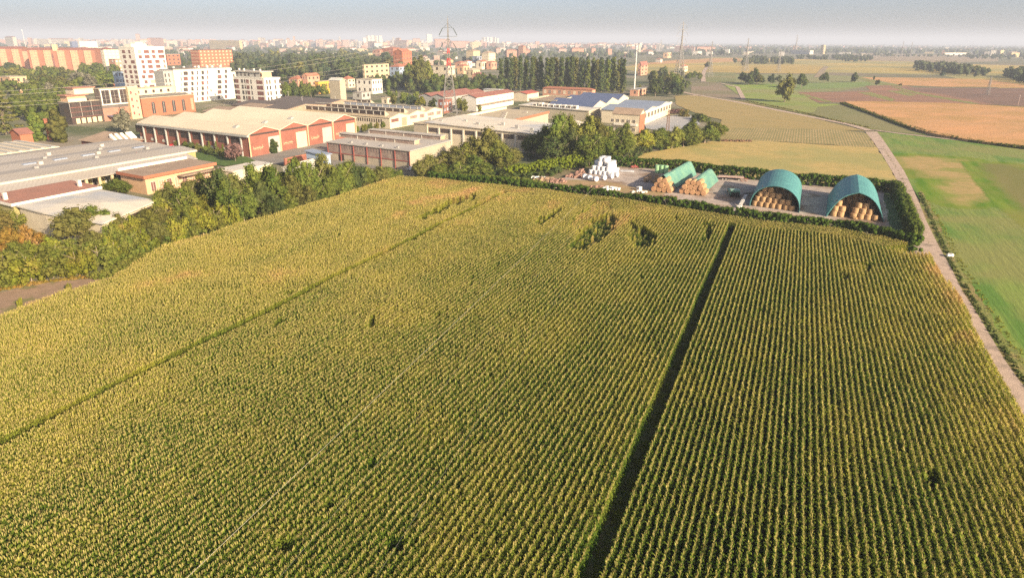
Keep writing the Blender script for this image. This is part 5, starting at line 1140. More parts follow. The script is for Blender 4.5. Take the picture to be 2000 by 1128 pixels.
# ---- dark glass building with terraces, yellow stair tower and orange arcade
b = Bld('glass_office', (143, 244), 10.5, 205, 122, 'dark glass office building with stepped cream terraces', 'office building', M_dgl, M_tanr, 'flat', ground=True, ov=.1)
for k in range(12): b.box('mullion', M_frame if k % 4 == 0 else M_dframe, b.La * k / 12, b.La * k / 12 + .12, -.12, -.02, 3.4, 10.3)
for z in (3.3, 5.6, 7.9): b.box('floor_band', M_glassr, 0, b.La, -.18, -.125, z, z + .3)
b.grid('R', [2 + 2.9 * k for k in range(8)], [.3], 2.5, M_door1, 'plain', ws=[2.0] * 8)
b.box('terrace_wall', M_cream, -.3, b.La * .55, -.3, 0, 10.7, 12.2); b.box('terrace_room', M_peach, 1.0, b.La * .62, 2.5, 9, 10.76, 13.4); b.box('terrace_roof', M_brickro, 0, b.La * .7, 1.5, 10, 13.41, 13.8)
b.box('upper_room', M_cream, b.La * .35, b.La * 1.0, 4, 12, 13.81, 16.6); b.box('upper_roof', M_brickro, b.La * .3, b.La * 1.02, 3.4, 12.6, 16.61, 17.0)
b.grid('R', [1, 4.5, 8], [10.75], 1.2, M_dgl, 'plain', ws=[2.6] * 3)
b = Bld('glass_office', (205, 238), 16.0, 259, 195, 'tall dark section with three big framed panes above a brown base', 'office building', M_dark, M_tanr, 'flat', ground=True, ov=.2)
for k in range(3): b.win('R', b.La * (.05 + .32 * k), 8.6, b.La * .27, 6.6, M_dgl, '')
mb = MB()
for u0, u1, z0, z1 in ((0, b.La, 15.3, 15.8), (0, b.La, 8.0, 8.5)) + tuple((b.La * (.02 + .32 * k), b.La * (.02 + .32 * k) + .5, 8.5, 15.3) for k in range(4)): mb.box(b.F, u0, u1, -.3, -.10, z0, z1)
b.mk(mb, 'pane_frame', M_white); b.box('brown_base', M_brickro, 0, b.La, -.1, -.02, .2, 6.5)
b.box('awning', M_solar, b.La * .1, b.La * .5, -4.5, -.2, 2.6, 3.0)
b = Bld('stair_tower', (259.5, 233), 16.3, 279, 254, 'narrow yellow stair tower with small red windows', 'building', M_yel, M_cream, 'flat', ground=True, ov=.05)
for j in range(4): b.win('R', b.La * .15, 2.2 + 3.5 * j, 1.2, 1.6, M_dkred, ''); b.win('R', b.La * .62, 1.5 + 3.5 * j, 1.0, 1.1, M_dkred, '')
b = Bld('arcade_building', (281, 229), 9.6, 383, 262, 'orange building with tall arched windows and roof terrace', 'building', M_orange, M_tanr, 'flat', ground=True, ov=.1)
for k in range(4): b.win('R', b.La * (.17 + .19 * k), 1.2, 2.2, 6.4, M_glass, 'arch')
b.win('R', b.La * .92, 1.2, 1.7, 6.6, M_pink, 'plain')
b.box('terrace_railing', M_dframe, .3, b.La * .86, .3, .5, 9.86, 11.2); b.box('terrace_block', M_roofb, .8, b.La * .84, 1.5, 6, 9.87, 10.9)
b.box('terrace_wall', M_cream, 0, b.La * .75, 8, 12, 9.86, 14.2); b.box('terrace_wall_roof', M_tanr, -.5, b.La * .8, 7.6, 13, 14.21, 14.6)
for k in range(5): b.box('round_opening', M_dgl, b.La * (.1 + .14 * k), b.La * (.1 + .14 * k) + 1.5, 7.9, 7.99, 11.6, 13.2)
# ---- brick slabs in the back left
for K, h_, B_, C_, lab, a_ in (((52, 97.5), 27, 183.5, None, 'long orange brick apartment slab with yellow balcony bays', 9), ((-60, 95), 27, 42, None, 'orange brick apartment slab cut by the left edge', 9)):
    b = Bld('brick_slab', K, h_, B_, C_, lab, 'apartment block', wl('brick_slab_mat', (.33, .145, .095)), M_roofr, 'gable', 2.2, 1, 'b', .4, a=a_, b=a_ + 88, Lb=16)
    nb = 5 if B_ > 100 else 4
    for i in range(nb):
        u = b.La * (i + .22) / nb; o = b.box('balcony_bay', wl('balcony_mat', (.44, .33, .20)), u, u + b.La / nb * .52, -1.3, -.02, 2, 26.4)
        for j in range(8): b.box('balcony_shade', M_roofb, u + 1, u + b.La / nb * .2, -1.38, -1.31, 3.4 + 3 * j, 4.8 + 3 * j, o); b.box('balcony_shade', M_roofb, u + b.La / nb * .3, u + b.La / nb * .46, -1.38, -1.31, 3.4 + 3 * j, 4.8 + 3 * j, o)
    if B_ > 100:
        b.box('stair_recess', M_glassr, b.La * .34, b.La * .375, -.1, -.02, 3, 23)
        for f_ in (.385, .42): b.box('stair_shaft', M_yel, b.La * f_, b.La * f_ + 2.2, -.5, 3, 26, 33)
b = Bld('link_block', (42.5, 100), 25, 52, None, 'recessed dark reddish link between the brick slabs', 'apartment block', M_pink, M_roofr, 'flat', a=9, b=97, Lb=10)
# ---- generic houses: px0, px1, top, base, wall, roof, type, rise, rows, label
def house(px0, px1, yt, yb, wall, roof, rtype, rise, rows, label, cat='house', name='house', cols=4, aa=None, split=.5, group=None, wm=None):
    c = W((px0 + px1) / 2, yb); z = depth_of(c); wd = (px1 - px0) * z / FPX
    a_ = AA if aa is None else aa; b_ = a_ + 84
    view = math.degrees(math.atan2(c.y, c.x))
    La = wd * split / max(.25, abs(math.sin(R(a_ - view)))); Lb = wd * (1 - split) / max(.25, abs(math.sin(R(b_ - view))))
    # nearest corner at the split position
    k = W(px1 - (px1 - px0) * split, yb); H = max(2.5, top_at(k, yt))
    hh = H - (rise if rtype != 'flat' else .25)
    Kx = px1 - (px1 - px0) * split
    b = Bld(name, (Kx, yb), max(2.2, hh), None, None, label, cat, wall, roof, rtype, rise, 1, 'b' if La > Lb else 'a', .3, a=a_, b=b_, La=La, Lb=Lb, ground=True, group=group)
    for j in range(rows):
        zz = hh * (j + .38) / rows
        for i in range(cols): b.win('R', La * (i + .3) / cols, zz, La / cols * .4, hh / rows * .42, wm or M_glass, 'plain')
        for i in range(max(1, cols - 1)): b.win('L', Lb * (i + .3) / max(1, cols - 1), zz, Lb / cols * .4, hh / rows * .42, wm or M_glass, 'plain')
    return b
house(710, 762, 126.5, 165, M_yel, M_tanr, 'flat', 0, 4, 'yellow four-storey block left of the tall tree', 'apartment block', 'apartment_house', 5, split=.93)
house(762, 800, 125, 158, M_bluew, M_rooft, 'hip', 3, 3, 'pale blue house with big terracotta hip roof', cols=3, split=.5)
house(728 - 30, 748, 155, 184, M_white, M_tanr, 'flat', 0, 2, 'two-storey white villa with flat roof near the garden trees', cols=4, split=.4)
house(646, 677, 153, 196, M_beige, M_roofw, 'gable', 1.5, 0, 'plain tan tower block with cream side', 'building', split=.35)
house(668, 694, 149, 172, M_cream, M_rooft, 'hip', 2.5, 2, 'house with bright terracotta roof behind the tan block', cols=2)
house(566, 600, 148, 170, M_pink, M_rooft, 'hip', 3, 2, 'left half of the big pink villa with red hip roof', cols=3)
house(592, 625, 144, 170, M_pink, M_rooft, 'gable', 2, 2, 'right half of the pink villa with loggia', cols=3, split=.7)
house(617, 650, 159, 184, wl('school_yellow_mat', (.70, .36, .06)), M_tanr, 'flat', 0, 1, 'yellow-orange school with small dark windows', 'school', 'school', 6, split=.8)
house(746, 775, 191, 208, M_cream, M_tanr, 'flat', 0, 1, 'small cream gatehouse with arched front', cols=2, split=.6)
house(690, 724, 181, 195, M_grey, M_roofg, 'flat', 0, 1, 'low grey outbuilding behind the sawtooth hall', 'outbuilding', cols=2)
house(846, 890, 129, 168, M_cream, M_tanr, 'flat', 0, 3, 'cream house with roof terrace behind the pylon', cols=3, split=.3)
house(7, 53, 150, 182, M_peach, M_tanr, 'flat', 0, 2, 'peach villa with white cornice among the park trees', cols=3, split=.6)
house(208, 231, 154, 170, M_orange, M_rooft, 'hip', 1.5, 1, 'small house with orange roof beside the white tower', cols=1)
house(228, 246, 140, 178, M_bluew, M_solar2, 'flat', 0, 3, 'narrow pale blue house at the foot of the white tower', cols=2)
house(193, 236, 93, 140, M_cream, M_roofr, 'hip', 2.5, 7, 'beige apartment block with dotted white balconies', 'apartment block', 'apartment_house', 4, split=.62, wm=M_white)
house(218, 240, 116, 142, M_pink, M_roofr, 'flat', 0, 3, 'reddish block before the beige apartments', 'apartment block', cols=2, wm=M_white)
house(323, 352, 106, 128, M_orange, M_roofw, 'flat', 0, 3, 'orange brick block with white roof edge behind the long white block', 'apartment block', cols=3, split=.8)
house(378, 455, 98, 138, M_orange, M_roofr, 'flat', 0, 6, 'row of orange brick apartments behind the long white block', 'apartment block', 'brick_apartments', 9, split=.8, wm=M_yel)
house(155, 188, 81, 100, M_white, M_roofw, 'flat', 0, 0, 'plain white box building on the far left', 'building', split=.9)
house(139, 158, 81, 97, M_solar, M_solar, 'flat', 0, 0, 'dark blue box attached to the white box building', 'building', split=.8)
house(770, 806, 96, 148, M_orange, M_rooft, 'gable', 3, 5, 'stepped orange brick apartments left of the tall tree', 'apartment block', 'brick_apartments', 3, wm=M_glassr)
house(748, 790, 92, 120, M_orange, M_rooft, 'hip', 3, 4, 'orange brick block behind the dark wood', 'apartment block', cols=4, wm=M_glassr)
house(729, 757, 96, 118, M_pink, M_rooft, 'hip', 3, 3, 'pinkish brick block at the edge of the dark wood', 'apartment block', cols=3, wm=M_glassr)
house(911, 938, 97, 122, M_yel, M_roofb, 'hip', 2.5, 5, 'yellow block with brown hip roof, left one of two', 'apartment block', 'apartment_house', 5, wm=M_roofb)
house(941, 968, 100, 130, M_cream, M_roofb, 'hip', 3, 5, 'cream block with brown hip roof, right one of two', 'apartment block', 'apartment_house', 5, wm=M_roofb)
house(923, 941, 110, 128, M_solar2, M_solar, 'flat', 0, 2, 'small blue-grey building between the two hip roofed blocks', cols=2)
house(905, 922, 118, 133, M_white, M_rooft, 'hip', 1.5, 1, 'white cottage with red roof below the yellow block', cols=2)
house(888, 912, 120, 134, M_pink, M_rooft, 'hip', 2, 1, 'red roofed house right of the pylon waist', cols=2)
house(930, 952, 118, 136, M_cream, M_rooft, 'gable', 2, 1, 'red gabled house in front of the blue-grey building', cols=2)
house(950, 970, 119, 136, M_pink, M_rooft, 'hip', 2, 1, 'low red roofed house left of the poplars', cols=2)
house(910, 938, 134, 152, M_yel, M_tanr, 'hip', 2, 1, 'ochre house with tan roof behind the pylon belt', cols=3)
house(922, 948, 142, 155, M_pink, M_roofr, 'hip', 2, 0, 'dark red roofed house behind the pylon belt', cols=2)
house(893, 918, 126, 145, M_peach, M_rooft, 'hip', 2, 1, 'long red roof just right of the pylon body', cols=2)
house(1245, 1265, 121, 148, M_pink, M_roofr, 'gable', 4, 3, 'tall pink farmhouse right of the pale mast', 'farmhouse', 'farmhouse', 2, split=.7)
house(1295, 1312, 103, 114, M_peach, M_tanr, 'flat', 0, 1, 'peach farmhouse alone before the ochre strip', 'farmhouse', 'farmhouse', 2)
house(1326, 1345, 127, 141, M_cream, M_rooft, 'hip', 2, 1, 'farmhouse hidden in trees left of the pale track', 'farmhouse', 'farmhouse', 2)
house(1230, 1262, 175, 188, M_pink, M_grey, 'flat', 0, 1, 'pink hut at the foot of the pale mast', 'hut', cols=2)
# ------------------------------------------------------------------ far town
def uvwall(name, wallc, winc, bw=3.2, bh=3.1):
    if name in MATS: return MATS[name]
    m = bpy.data.materials.new(name); n, l = nodes_of(m); n.clear()
    out = n.new("ShaderNodeOutputMaterial"); p = n.new("ShaderNodeBsdfPrincipled"); l.new(p.outputs[0], out.inputs[0]); p.inputs['Roughness'].default_value = .8
    uv = n.new("ShaderNodeUVMap"); br = n.new("ShaderNodeTexBrick"); l.new(uv.outputs[0], br.inputs['Vector'])
    br.offset = 0; br.inputs['Scale'].default_value = 1; br.inputs['Brick Width'].default_value = bw; br.inputs['Row Height'].default_value = bh
    br.inputs['Mortar Size'].default_value = .75; br.inputs['Mortar Smooth'].default_value = 0.05
    br.inputs['Color1'].default_value = (*winc, 1); br.inputs['Color2'].default_value = (*[x * 1.3 for x in winc], 1); br.inputs['Mortar'].default_value = (*wallc, 1)
    l.new(br.outputs[0], p.inputs['Base Color']); MATS[name] = m; return m
FW = [('cream', uvwall('fw_cream', (0.480, 0.416, 0.320), (.22, .18, .15))), ('white', uvwall('fw_white', (0.576, 0.544, 0.480), (.25, .22, .20))), ('orange', uvwall('fw_orange', (0.368, 0.192, 0.124), (.26, .16, .12))),
      ('pink', uvwall('fw_pink', (0.368, 0.256, 0.200), (.22, .15, .13))), ('yellow', uvwall('fw_yellow', (0.480, 0.376, 0.192), (.24, .18, .12))), ('grey', uvwall('fw_grey', (0.336, 0.320, 0.304), (.18, .17, .17)))]
M_rooff = mat('faded_tile_roof_mat', (.32, .165, .12), (.26, .145, .11), .1)
FR = [('red', M_rooff), ('red', M_rooff), ('dark red', M_roofr), ('brown', M_roofb), ('pale', M_tanr), ('grey', M_roofg)]
def far_block(px0, px1, yt, yb, wall, roof, hip, label, name, cat, group, aa=None, depth=12):
    P = W((px0 + px1) / 2, yb); z = depth_of(P); wd = (px1 - px0) * z / FPX; H = max(4, top_at(P, yt))
    a_ = aa if aa is not None else rnd.choice([20, 20, 66, 100, 148]); view = math.degrees(math.atan2(P.y, P.x)); s = max(.45, abs(math.sin(R(a_ - view))))
    La = max(6, (wd - depth * abs(math.cos(R(a_ - view)))) / s) if wd > depth * 1.3 else max(6, wd * .8); D = min(depth, max(7, wd))
    e = empty(name, (P.x, P.y, 0), label, cat, group); a = dirv(a_); b = dirv(a_ + 90)
    F = lambda u, v, zz: a * (u - La / 2) + b * v + Vector((0, 0, zz)); mb = MB(); rs_ = min(H * .3, 3.2) if hip else .4; hw = H - rs_
    mb.box(F, 0, La, 0, D, 0, hw); mb.build('wall', wall, e)
    rf = MB(); o = .5
    if hip:
        m_ = min(La, D) / 2 * .9; c = [F(-o, -o, hw), F(La + o, -o, hw), F(La + o, D + o, hw), F(-o, D + o, hw)]
        if La >= D: rf.add(c + [F(m_, D / 2, H), F(La - m_, D / 2, H)], [(0, 1, 5, 4), (1, 2, 5), (2, 3, 4, 5), (3, 0, 4)])
        else: rf.add(c + [F(La / 2, m_, H), F(La / 2, D - m_, H)], [(0, 1, 4), (1, 2, 5, 4), (2, 3, 5), (3, 0, 4, 5)])
    else: rf.box(F, -.2, La + .2, -.2, D + .2, hw, H)
    rf.build('roof', roof, e)
    return e
WN = dict(FW)
hand = [  # px0 px1 top base wall roof hip
    (718, 727, 70, 92, 'white', 'pale'), (728, 735, 69, 92, 'white', 'pale'), (735, 741, 70, 92, 'white', 'pale'), (741, 748, 70, 92, 'white', 'pale'), (710, 717, 74, 92, 'white', 'grey'),
    (834, 845, 67, 90, 'white', 'pale'), (942, 949, 73, 90, 'white', 'pale'), (950, 956, 73, 90, 'white', 'pale'), (957, 963, 73, 90, 'white', 'pale'), (964, 970, 73, 90, 'white', 'pale'), (970, 975, 75, 90, 'white', 'pale'),
    (769, 773, 73, 92, 'grey', 'grey'), (775, 786, 74, 94, 'pink', 'red'), (663, 667, 72, 92, 'grey', 'grey'), (576, 580, 71, 92, 'pink', 'grey'), (564, 570, 74, 93, 'pink', 'red'), (624, 632, 76, 93, 'pink', 'red'), (806, 822, 75, 92, 'pink', 'red'),
    (415, 475, 79, 97, 'yellow', 'grey'), (848, 880, 76, 93, 'orange', 'red'), (880, 918, 80, 94, 'orange', 'red'), (920, 942, 82, 94, 'yellow', 'pale'), (772, 800, 79, 95, 'pink', 'red'), (500, 530, 74, 90, 'cream', 'pale'), (535, 555, 76, 90, 'cream', 'red'),
    (268, 276, 66, 90, 'pink', 'red'), (288, 330, 74, 92, 'orange', 'red'), (18, 38, 71, 93, 'cream', 'red'), (72, 98, 76, 90, 'cream', 'grey'), (100, 140, 75, 90, 'cream', 'red'), (1045, 1054, 81, 92, 'orange', 'pale'), (1115, 1142, 93, 108, 'orange', 'red'),
    (1090, 1108, 94, 106, 'pink', 'red'), (1185, 1197, 94, 107, 'orange', 'red'), (1156, 1168, 93, 105, 'orange', 'red'), (1165, 1190, 83, 92, 'pink', 'red'), (988, 1038, 96, 112, 'orange', 'red'), (1012, 1035, 94, 106, 'orange', 'dark red'), (966, 986, 93, 106, 'pink', 'red'),
    (1015, 1030, 88, 112, 'orange', 'dark red'), (1248, 1254, 84, 98, 'white', 'pale'), (1246, 1252, 87, 104, 'cream', 'pale'), (1283, 1295, 87, 101, 'grey', 'grey'), (1318, 1358, 91, 101, 'pink', 'dark red'), (1360, 1398, 91, 101, 'orange', 'dark red'),
    (1350, 1382, 100, 108, 'white', 'pale'), (1380, 1400, 101, 109, 'white', 'pale'), (1413, 1426, 96, 105, 'white', 'pale'), (1430, 1500, 101, 106, 'cream', 'grey'), (1524, 1538, 101, 109, 'white', 'pale'), (1550, 1590, 98, 106, 'white', 'pale'), (1640, 1660, 102, 107, 'white', 'pale'),
    (1443, 1450, 90, 96, 'orange', 'red'), (1455, 1464, 91, 97, 'orange', 'red'), (1807, 1822, 101, 105, 'yellow', 'pale'), (1838, 1844, 98, 108, 'pink', 'red'), (1922, 1938, 101, 112, 'grey', 'grey'), (1938, 1948, 98, 110, 'white', 'pale'), (1950, 1962, 98, 108, 'yellow', 'pale'),
    (1972, 1992, 101, 112, 'yellow', 'brown'), (1845, 1890, 103, 108, 'white', 'pale'), (1605, 1612, 88, 106, 'yellow', 'pale'), (1548, 1556, 89, 103, 'pink', 'grey'), (1675, 1705, 104, 110, 'cream', 'grey')]
RD = dict((a, b) for a, b in FR)
hand.sort()
for i, (x0, x1, yt, yb, wc, rc) in enumerate(hand):
    tall = (yb - yt) > 17; nm = 'tower_block' if tall and x1 - x0 < 14 else 'apartment_block'
    far_block(x0, x1, yt, yb, WN[wc], RD.get(rc, M_rooft), rc in ('red', 'dark red', 'brown'), ('hazy %s %s on the skyline, %s from the left' % (wc, 'tower block' if nm == 'tower_block' else 'building with %s roof' % rc, nth(i))), nm, 'tower block' if nm == 'tower_block' else 'building', 'buildings on the skyline', depth=14)
# town houses between the woods: individual houses in front, the rest as one mass
r = random.Random(5); spots = []
def ok_spot(x, y):
    if inside([x], [y], [(330, 120), (480, 96), (760, 96), (760, 135), (560, 140), (330, 135)])[0] and y > 100 and not (y < 118 and x > 540): return False
    if x < 240 and y > 104: return False
    if 975 < x < 1225 and y > 112: return False
    return y < 128 + (x < 1000) * 6
while len(spots) < 170:
    x = r.uniform(0, 1290) if r.random() < .85 else r.uniform(240, 900); y = 94 + (r.random() ** 1.6) * 36
    if not ok_spot(x, y): continue
    P = W(x, y)
    if any((P - q).length < 22 for _, _, q in spots): continue
    spots.append((x, y, P))
spots.sort(key=lambda t: t[0])
for i, (x, y, P) in enumerate(spots):
    wc, wm = r.choice(FW[:5] + FW[2:4] + FW[:2]); rc, rm = r.choice(FR); big = r.random() < .35; z = depth_of(P); H = r.uniform(9, 17) if big else r.uniform(6, 9.5); wd = (r.uniform(22, 45) if big else r.uniform(10, 17)) * FPX / z
    hp = Vector((P.x, P.y, H)); yt = project(hp)[1]
    far_block(x - wd / 2, x + wd / 2, yt, y, wm, rm, rc != 'grey', '%s %s with %s roof in the town, %s from left' % (wc, 'apartment house' if big else 'house', rc, nth(i)), 'apartment_house' if big else 'town_house', 'house', 'houses of the hazy town')
# unresolved far town and woods
r2 = np.random.RandomState(9)
def far_mass():
    mb = MB(); mats = [w_[1] for w_ in FW] + [M_rooft, M_roofr, M_tanr]
    for _ in range(1500):
        x = r2.uniform(-150, 1350) if r2.rand() < .85 else r2.uniform(1350, 2150); y = 80 + (x - 1000) * .0052 + r2.uniform(3.2, 15) ** 1.0
        P = W(x, y); z = depth_of(P); H = r2.uniform(8, 22) if x < 1300 else r2.uniform(6, 11); L_ = r2.uniform(14, 60) if x < 1300 else r2.uniform(15, 40); D = r2.uniform(10, 16); a = r2.choice([20, 66, 100, 148]); A = dirv(a); Bv = dirv(a + 90)
        if x < 1000 and z > 2500: H += r2.uniform(0, 18)
        F = lambda u, v, zz: Vector((P.x, P.y, 0)) + A * u + Bv * v + Vector((0, 0, zz)); mb.box(F, 0, L_, 0, D, 0, H, r2.choice([0, 0, 1, 2, 2, 3, 3, 4, 5])); mb.box(F, -.4, L_ + .4, -.4, D + .4, H, H + 1.5, r2.choice([6, 6, 7, 8]))
    o = mb.build('distant_town', mats); tag(o, 'hazy mass of roofs and houses stretching to the horizon', 'town', None, 'stuff')
far_mass()
def far_woods(name, n, xr, yr, Hr, label, seed, thr=.5, sc=160, m=None, lf=2.2):
    rr = np.random.RandomState(seed); c = []; rad = []; t = 0
    while len(c) < n and t < n * 30:
        t += 1; x = rr.uniform(*xr); y = yr[0] + (yr[1] - yr[0]) * rr.rand() + (x - 1000) * .0052
        P = W(x, y)
        if vnoise(np.array([P.x]), np.array([P.y * .6]), sc, seed)[0] < thr: continue
        H = rr.uniform(*Hr); k = H * .42
        c.append((P.x, P.y, H - k)); rad.append(k * rr.uniform(.9, 1.3))
        if H > 9: c.append((P.x + rr.uniform(-4, 4), P.y, k * .9)); rad.append(k * 1.2)
    o = bpy.data.objects.new(name, crown(c, rad, 9, lf, seed, m or L_blue, .95, .9)); COL.objects.link(o)
    return tag(o, label, 'woods', None, 'stuff')
LF1 = leafmat('leaf_far', (.055, .075, .035), (.085, .095, .04), trans=.1, hue=0, val=0)
far_woods('distant_woods', 3600, (-150, 2150), (82.5, 96), (10, 18), 'hazy blue-green woods along the whole horizon', 41, .34, 420, LF1, 4)
far_woods('distant_woods', 1500, (-100, 1300), (92, 113), (9, 15), 'grey-green tree belts between the town houses', 42, .50, 130, LF1, 2.4)
far_woods('distant_woods', 700, (240, 1000), (108, 130), (8, 14), 'garden trees among the nearer town houses', 43, .52, 70, LF1, 1.4)
far_woods('distant_woods', 2300, (1330, 2150), (87, 102), (10, 17), 'long grey wood behind the far white halls', 44, .28, 200, LF1, 3)
far_woods('distant_woods', 300, (1200, 2150), (103, 109), (5, 9), 'low scattered tree lines before the far halls', 45, .56, 130, LF1, 2)

def wood_mass(poly, n, Hr, label, seed, m, lf=1.6):
    rr = random.Random(seed); c = []; rad = []; xs = [p[0] for p in poly]; ys = [p[1] for p in poly]
    while len(rad) < n * 3:
        x = rr.uniform(min(xs), max(xs)); y = rr.uniform(min(ys), max(ys))
        if not inside([x], [y], poly)[0]: continue
        P = W(x, y); H = rr.uniform(*Hr); w_ = H * .33
        for f_ in (.75, .5, .28): c.append((P.x + rr.uniform(-w_, w_) * .6, P.y + rr.uniform(-w_, w_) * .6, H * f_)); rad.append(w_ * rr.uniform(.75, 1.1))
    o = bpy.data.objects.new('wood_undergrowth', crown(c, rad, 26, lf, seed, m, .85)); COL.objects.link(o)
    tag(o, label, 'woods', None, 'stuff')
wood_mass([(452, 118), (560, 113), (750, 115), (810, 150), (700, 156), (560, 166), (452, 146)], 170, (12, 20), 'unbroken mass of dark wood behind the white apartments', 51, LF1, 1.3)
wood_mass([(-60, 148), (236, 142), (235, 168), (60, 200), (-60, 175)], 120, (6, 12), 'dense park greenery behind the glass office', 52, L_green, 1.0)
wood_mass([(780, 166), (975, 166), (975, 178), (780, 182)], 40, (5, 9), 'dark undergrowth behind the pylon', 53, LF1, 1.0)
wood_mass([(978, 160), (1215, 162), (1220, 176), (980, 174)], 60, (5, 12), 'dim undergrowth between the poplars', 54, LF1, 1.0)
wood_mass([(1262, 158), (1345, 158), (1345, 178), (1320, 190), (1275, 188)], 40, (5, 9), 'green undergrowth right of the pale mast', 55, L_dark, .9)
wood_mass([(1782, 130), (1850, 134), (1928, 148), (1920, 153), (1790, 138)], 75, (7, 14), 'dark undergrowth of the copse behind the ripe field', 56, LF1, 1.2)

wood_mass([(1958, 152), (1985, 144), (2150, 138), (2150, 172), (2020, 168)], 110, (8, 14), 'dense dark wood filling the right edge', 57, LF1, 1.2)
wood_mass([(1450, 117), (1545, 117), (1548, 127), (1450, 125)], 60, (7, 12), 'dense grey-green copse behind the golden field', 58, LF1, 1.6)
wood_mass([(1555, 111), (1700, 113), (1705, 118), (1560, 117)], 60, (6, 10), 'long thin copse in front of the white halls', 59, LF1, 1.8)
wood_mass([(1640, 117), (1690, 118), (1690, 121), (1650, 121)], 14, (6, 9), 'small dark thicket on the golden field', 60, LF1, 1.5)
wood_mass([(1880, 108), (2150, 112), (2150, 118), (1885, 116)], 80, (7, 12), 'dark trees below the far yellow buildings at the right', 63, LF1, 1.8)
wood_mass([(560, 170), (640, 166), (640, 186), (556, 194)], 20, (4, 8), 'greenery beside the lower white apartments', 64, L_green, .8)
wood_mass([(38, 200), (135, 190), (136, 232), (60, 240), (-40, 238), (-40, 205)], 75, (5, 10), 'dense garden greenery left of the glass office', 65, L_green, .6)
wood_mass([(700, 158), (860, 162), (985, 168), (985, 181), (860, 186), (770, 184), (700, 168)], 110, (6, 12), 'dense greenery between the villas and the pylon', 66, L_dark, .7)
wood_mass([(752, 190), (775, 184), (860, 190), (850, 202), (780, 204)], 22, (3, 6), 'garden shrubs behind the sawtooth hall', 67, L_green, .6)
wood_mass([(590, 176), (645, 172), (645, 184), (585, 190)], 10, (3, 6), 'garden shrubs behind the dark roof', 68, L_green, .6)
# ------------------------------------------------------------------ bale yard
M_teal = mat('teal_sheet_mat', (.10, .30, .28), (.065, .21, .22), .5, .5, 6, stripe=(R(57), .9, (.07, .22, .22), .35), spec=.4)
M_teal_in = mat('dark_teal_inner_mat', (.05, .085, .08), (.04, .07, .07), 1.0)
M_tarp = mat('green_tarp_mat', (.17, .32, .22), (.10, .24, .20), .4, .55, 6, spec=.35, bump=.04, bscale=1.5)
M_straw = mat('straw_mat', (.50, .33, .17), (.36, .23, .115), 2.2, .9, 7, bump=.03, bscale=14); M_strawe = mat('straw_end_mat', (.50, .29, .155), (.38, .215, .115), 2.0, .9, 7, bump=.03, bscale=16)
M_wrap = mat('white_wrap_mat', (.72, .72, .72), (.58, .58, .60), 1.0, .35, 4, spec=.5); M_gwrap = mat('green_wrap_mat', (.30, .50, .27), (.24, .44, .23), 1.0, .4, 4, spec=.5)
BR, BH = .74, 1.25
def bale_mesh(name, m, me_, r_=BR, h_=BH, axis='z'):
    mb = MB(); n_ = 20; rings = [(0, r_ * .93), (.08, r_), (h_ * .5, r_ * 1.015), (h_ - .08, r_), (h_, r_ * .93)]
    V = []
    for z, q in rings:
        for i in range(n_):
            a = 2 * math.pi * i / n_; k = q * (1 + .012 * math.sin(3 * a + z * 4))
            V.append(Vector((math.cos(a) * k, math.sin(a) * k, z)))
    if axis == 'x': V = [Vector((v.z - h_ / 2, v.x, v.y + r_)) for v in V]
    F = []; 
    for j in range(len(rings) - 1):
        for i in range(n_): F.append((j * n_ + i, j * n_ + (i + 1) % n_, (j + 1) * n_ + (i + 1) % n_, (j + 1) * n_ + i))
    mb.add(V, F, 0); mb.add([V[i] for i in range(n_)], [tuple(range(n_ - 1, -1, -1))], 1); o = (len(rings) - 1) * n_
    mb.add([V[o + i] for i in range(n_)], [tuple(range(n_))], 1)
    if axis == 'z':
        for zz in (h_ * .3, h_ * .68): mb.add([Vector((math.cos(a) * (r_ * 1.018), math.sin(a) * r_ * 1.018, zz + dz)) for dz in (0, .03) for a in [2 * math.pi * i / n_ for i in range(n_)]], [(i, (i + 1) % n_, n_ + (i + 1) % n_, n_ + i) for i in range(n_)], 1)
    return mb.mesh(name, [m, me_])
me_up = bale_mesh('hay_bale', M_straw, M_strawe); me_ly = bale_mesh('hay_bale', M_straw, M_strawe, axis='x')
me_wu = bale_mesh('wrapped_bale', M_wrap, M_wrap, .78, 1.25); me_wl = bale_mesh('wrapped_bale', M_wrap, M_wrap, .78, 1.3, 'x'); me_g = bale_mesh('wrapped_bale', M_gwrap, M_gwrap, .74, 1.25)
def bale(name, me, p, z, rz, label, group): 
    o = place(name, me, (p.x, p.y, z + ZL[0]), rz); return tag(o, label, 'bale', group)
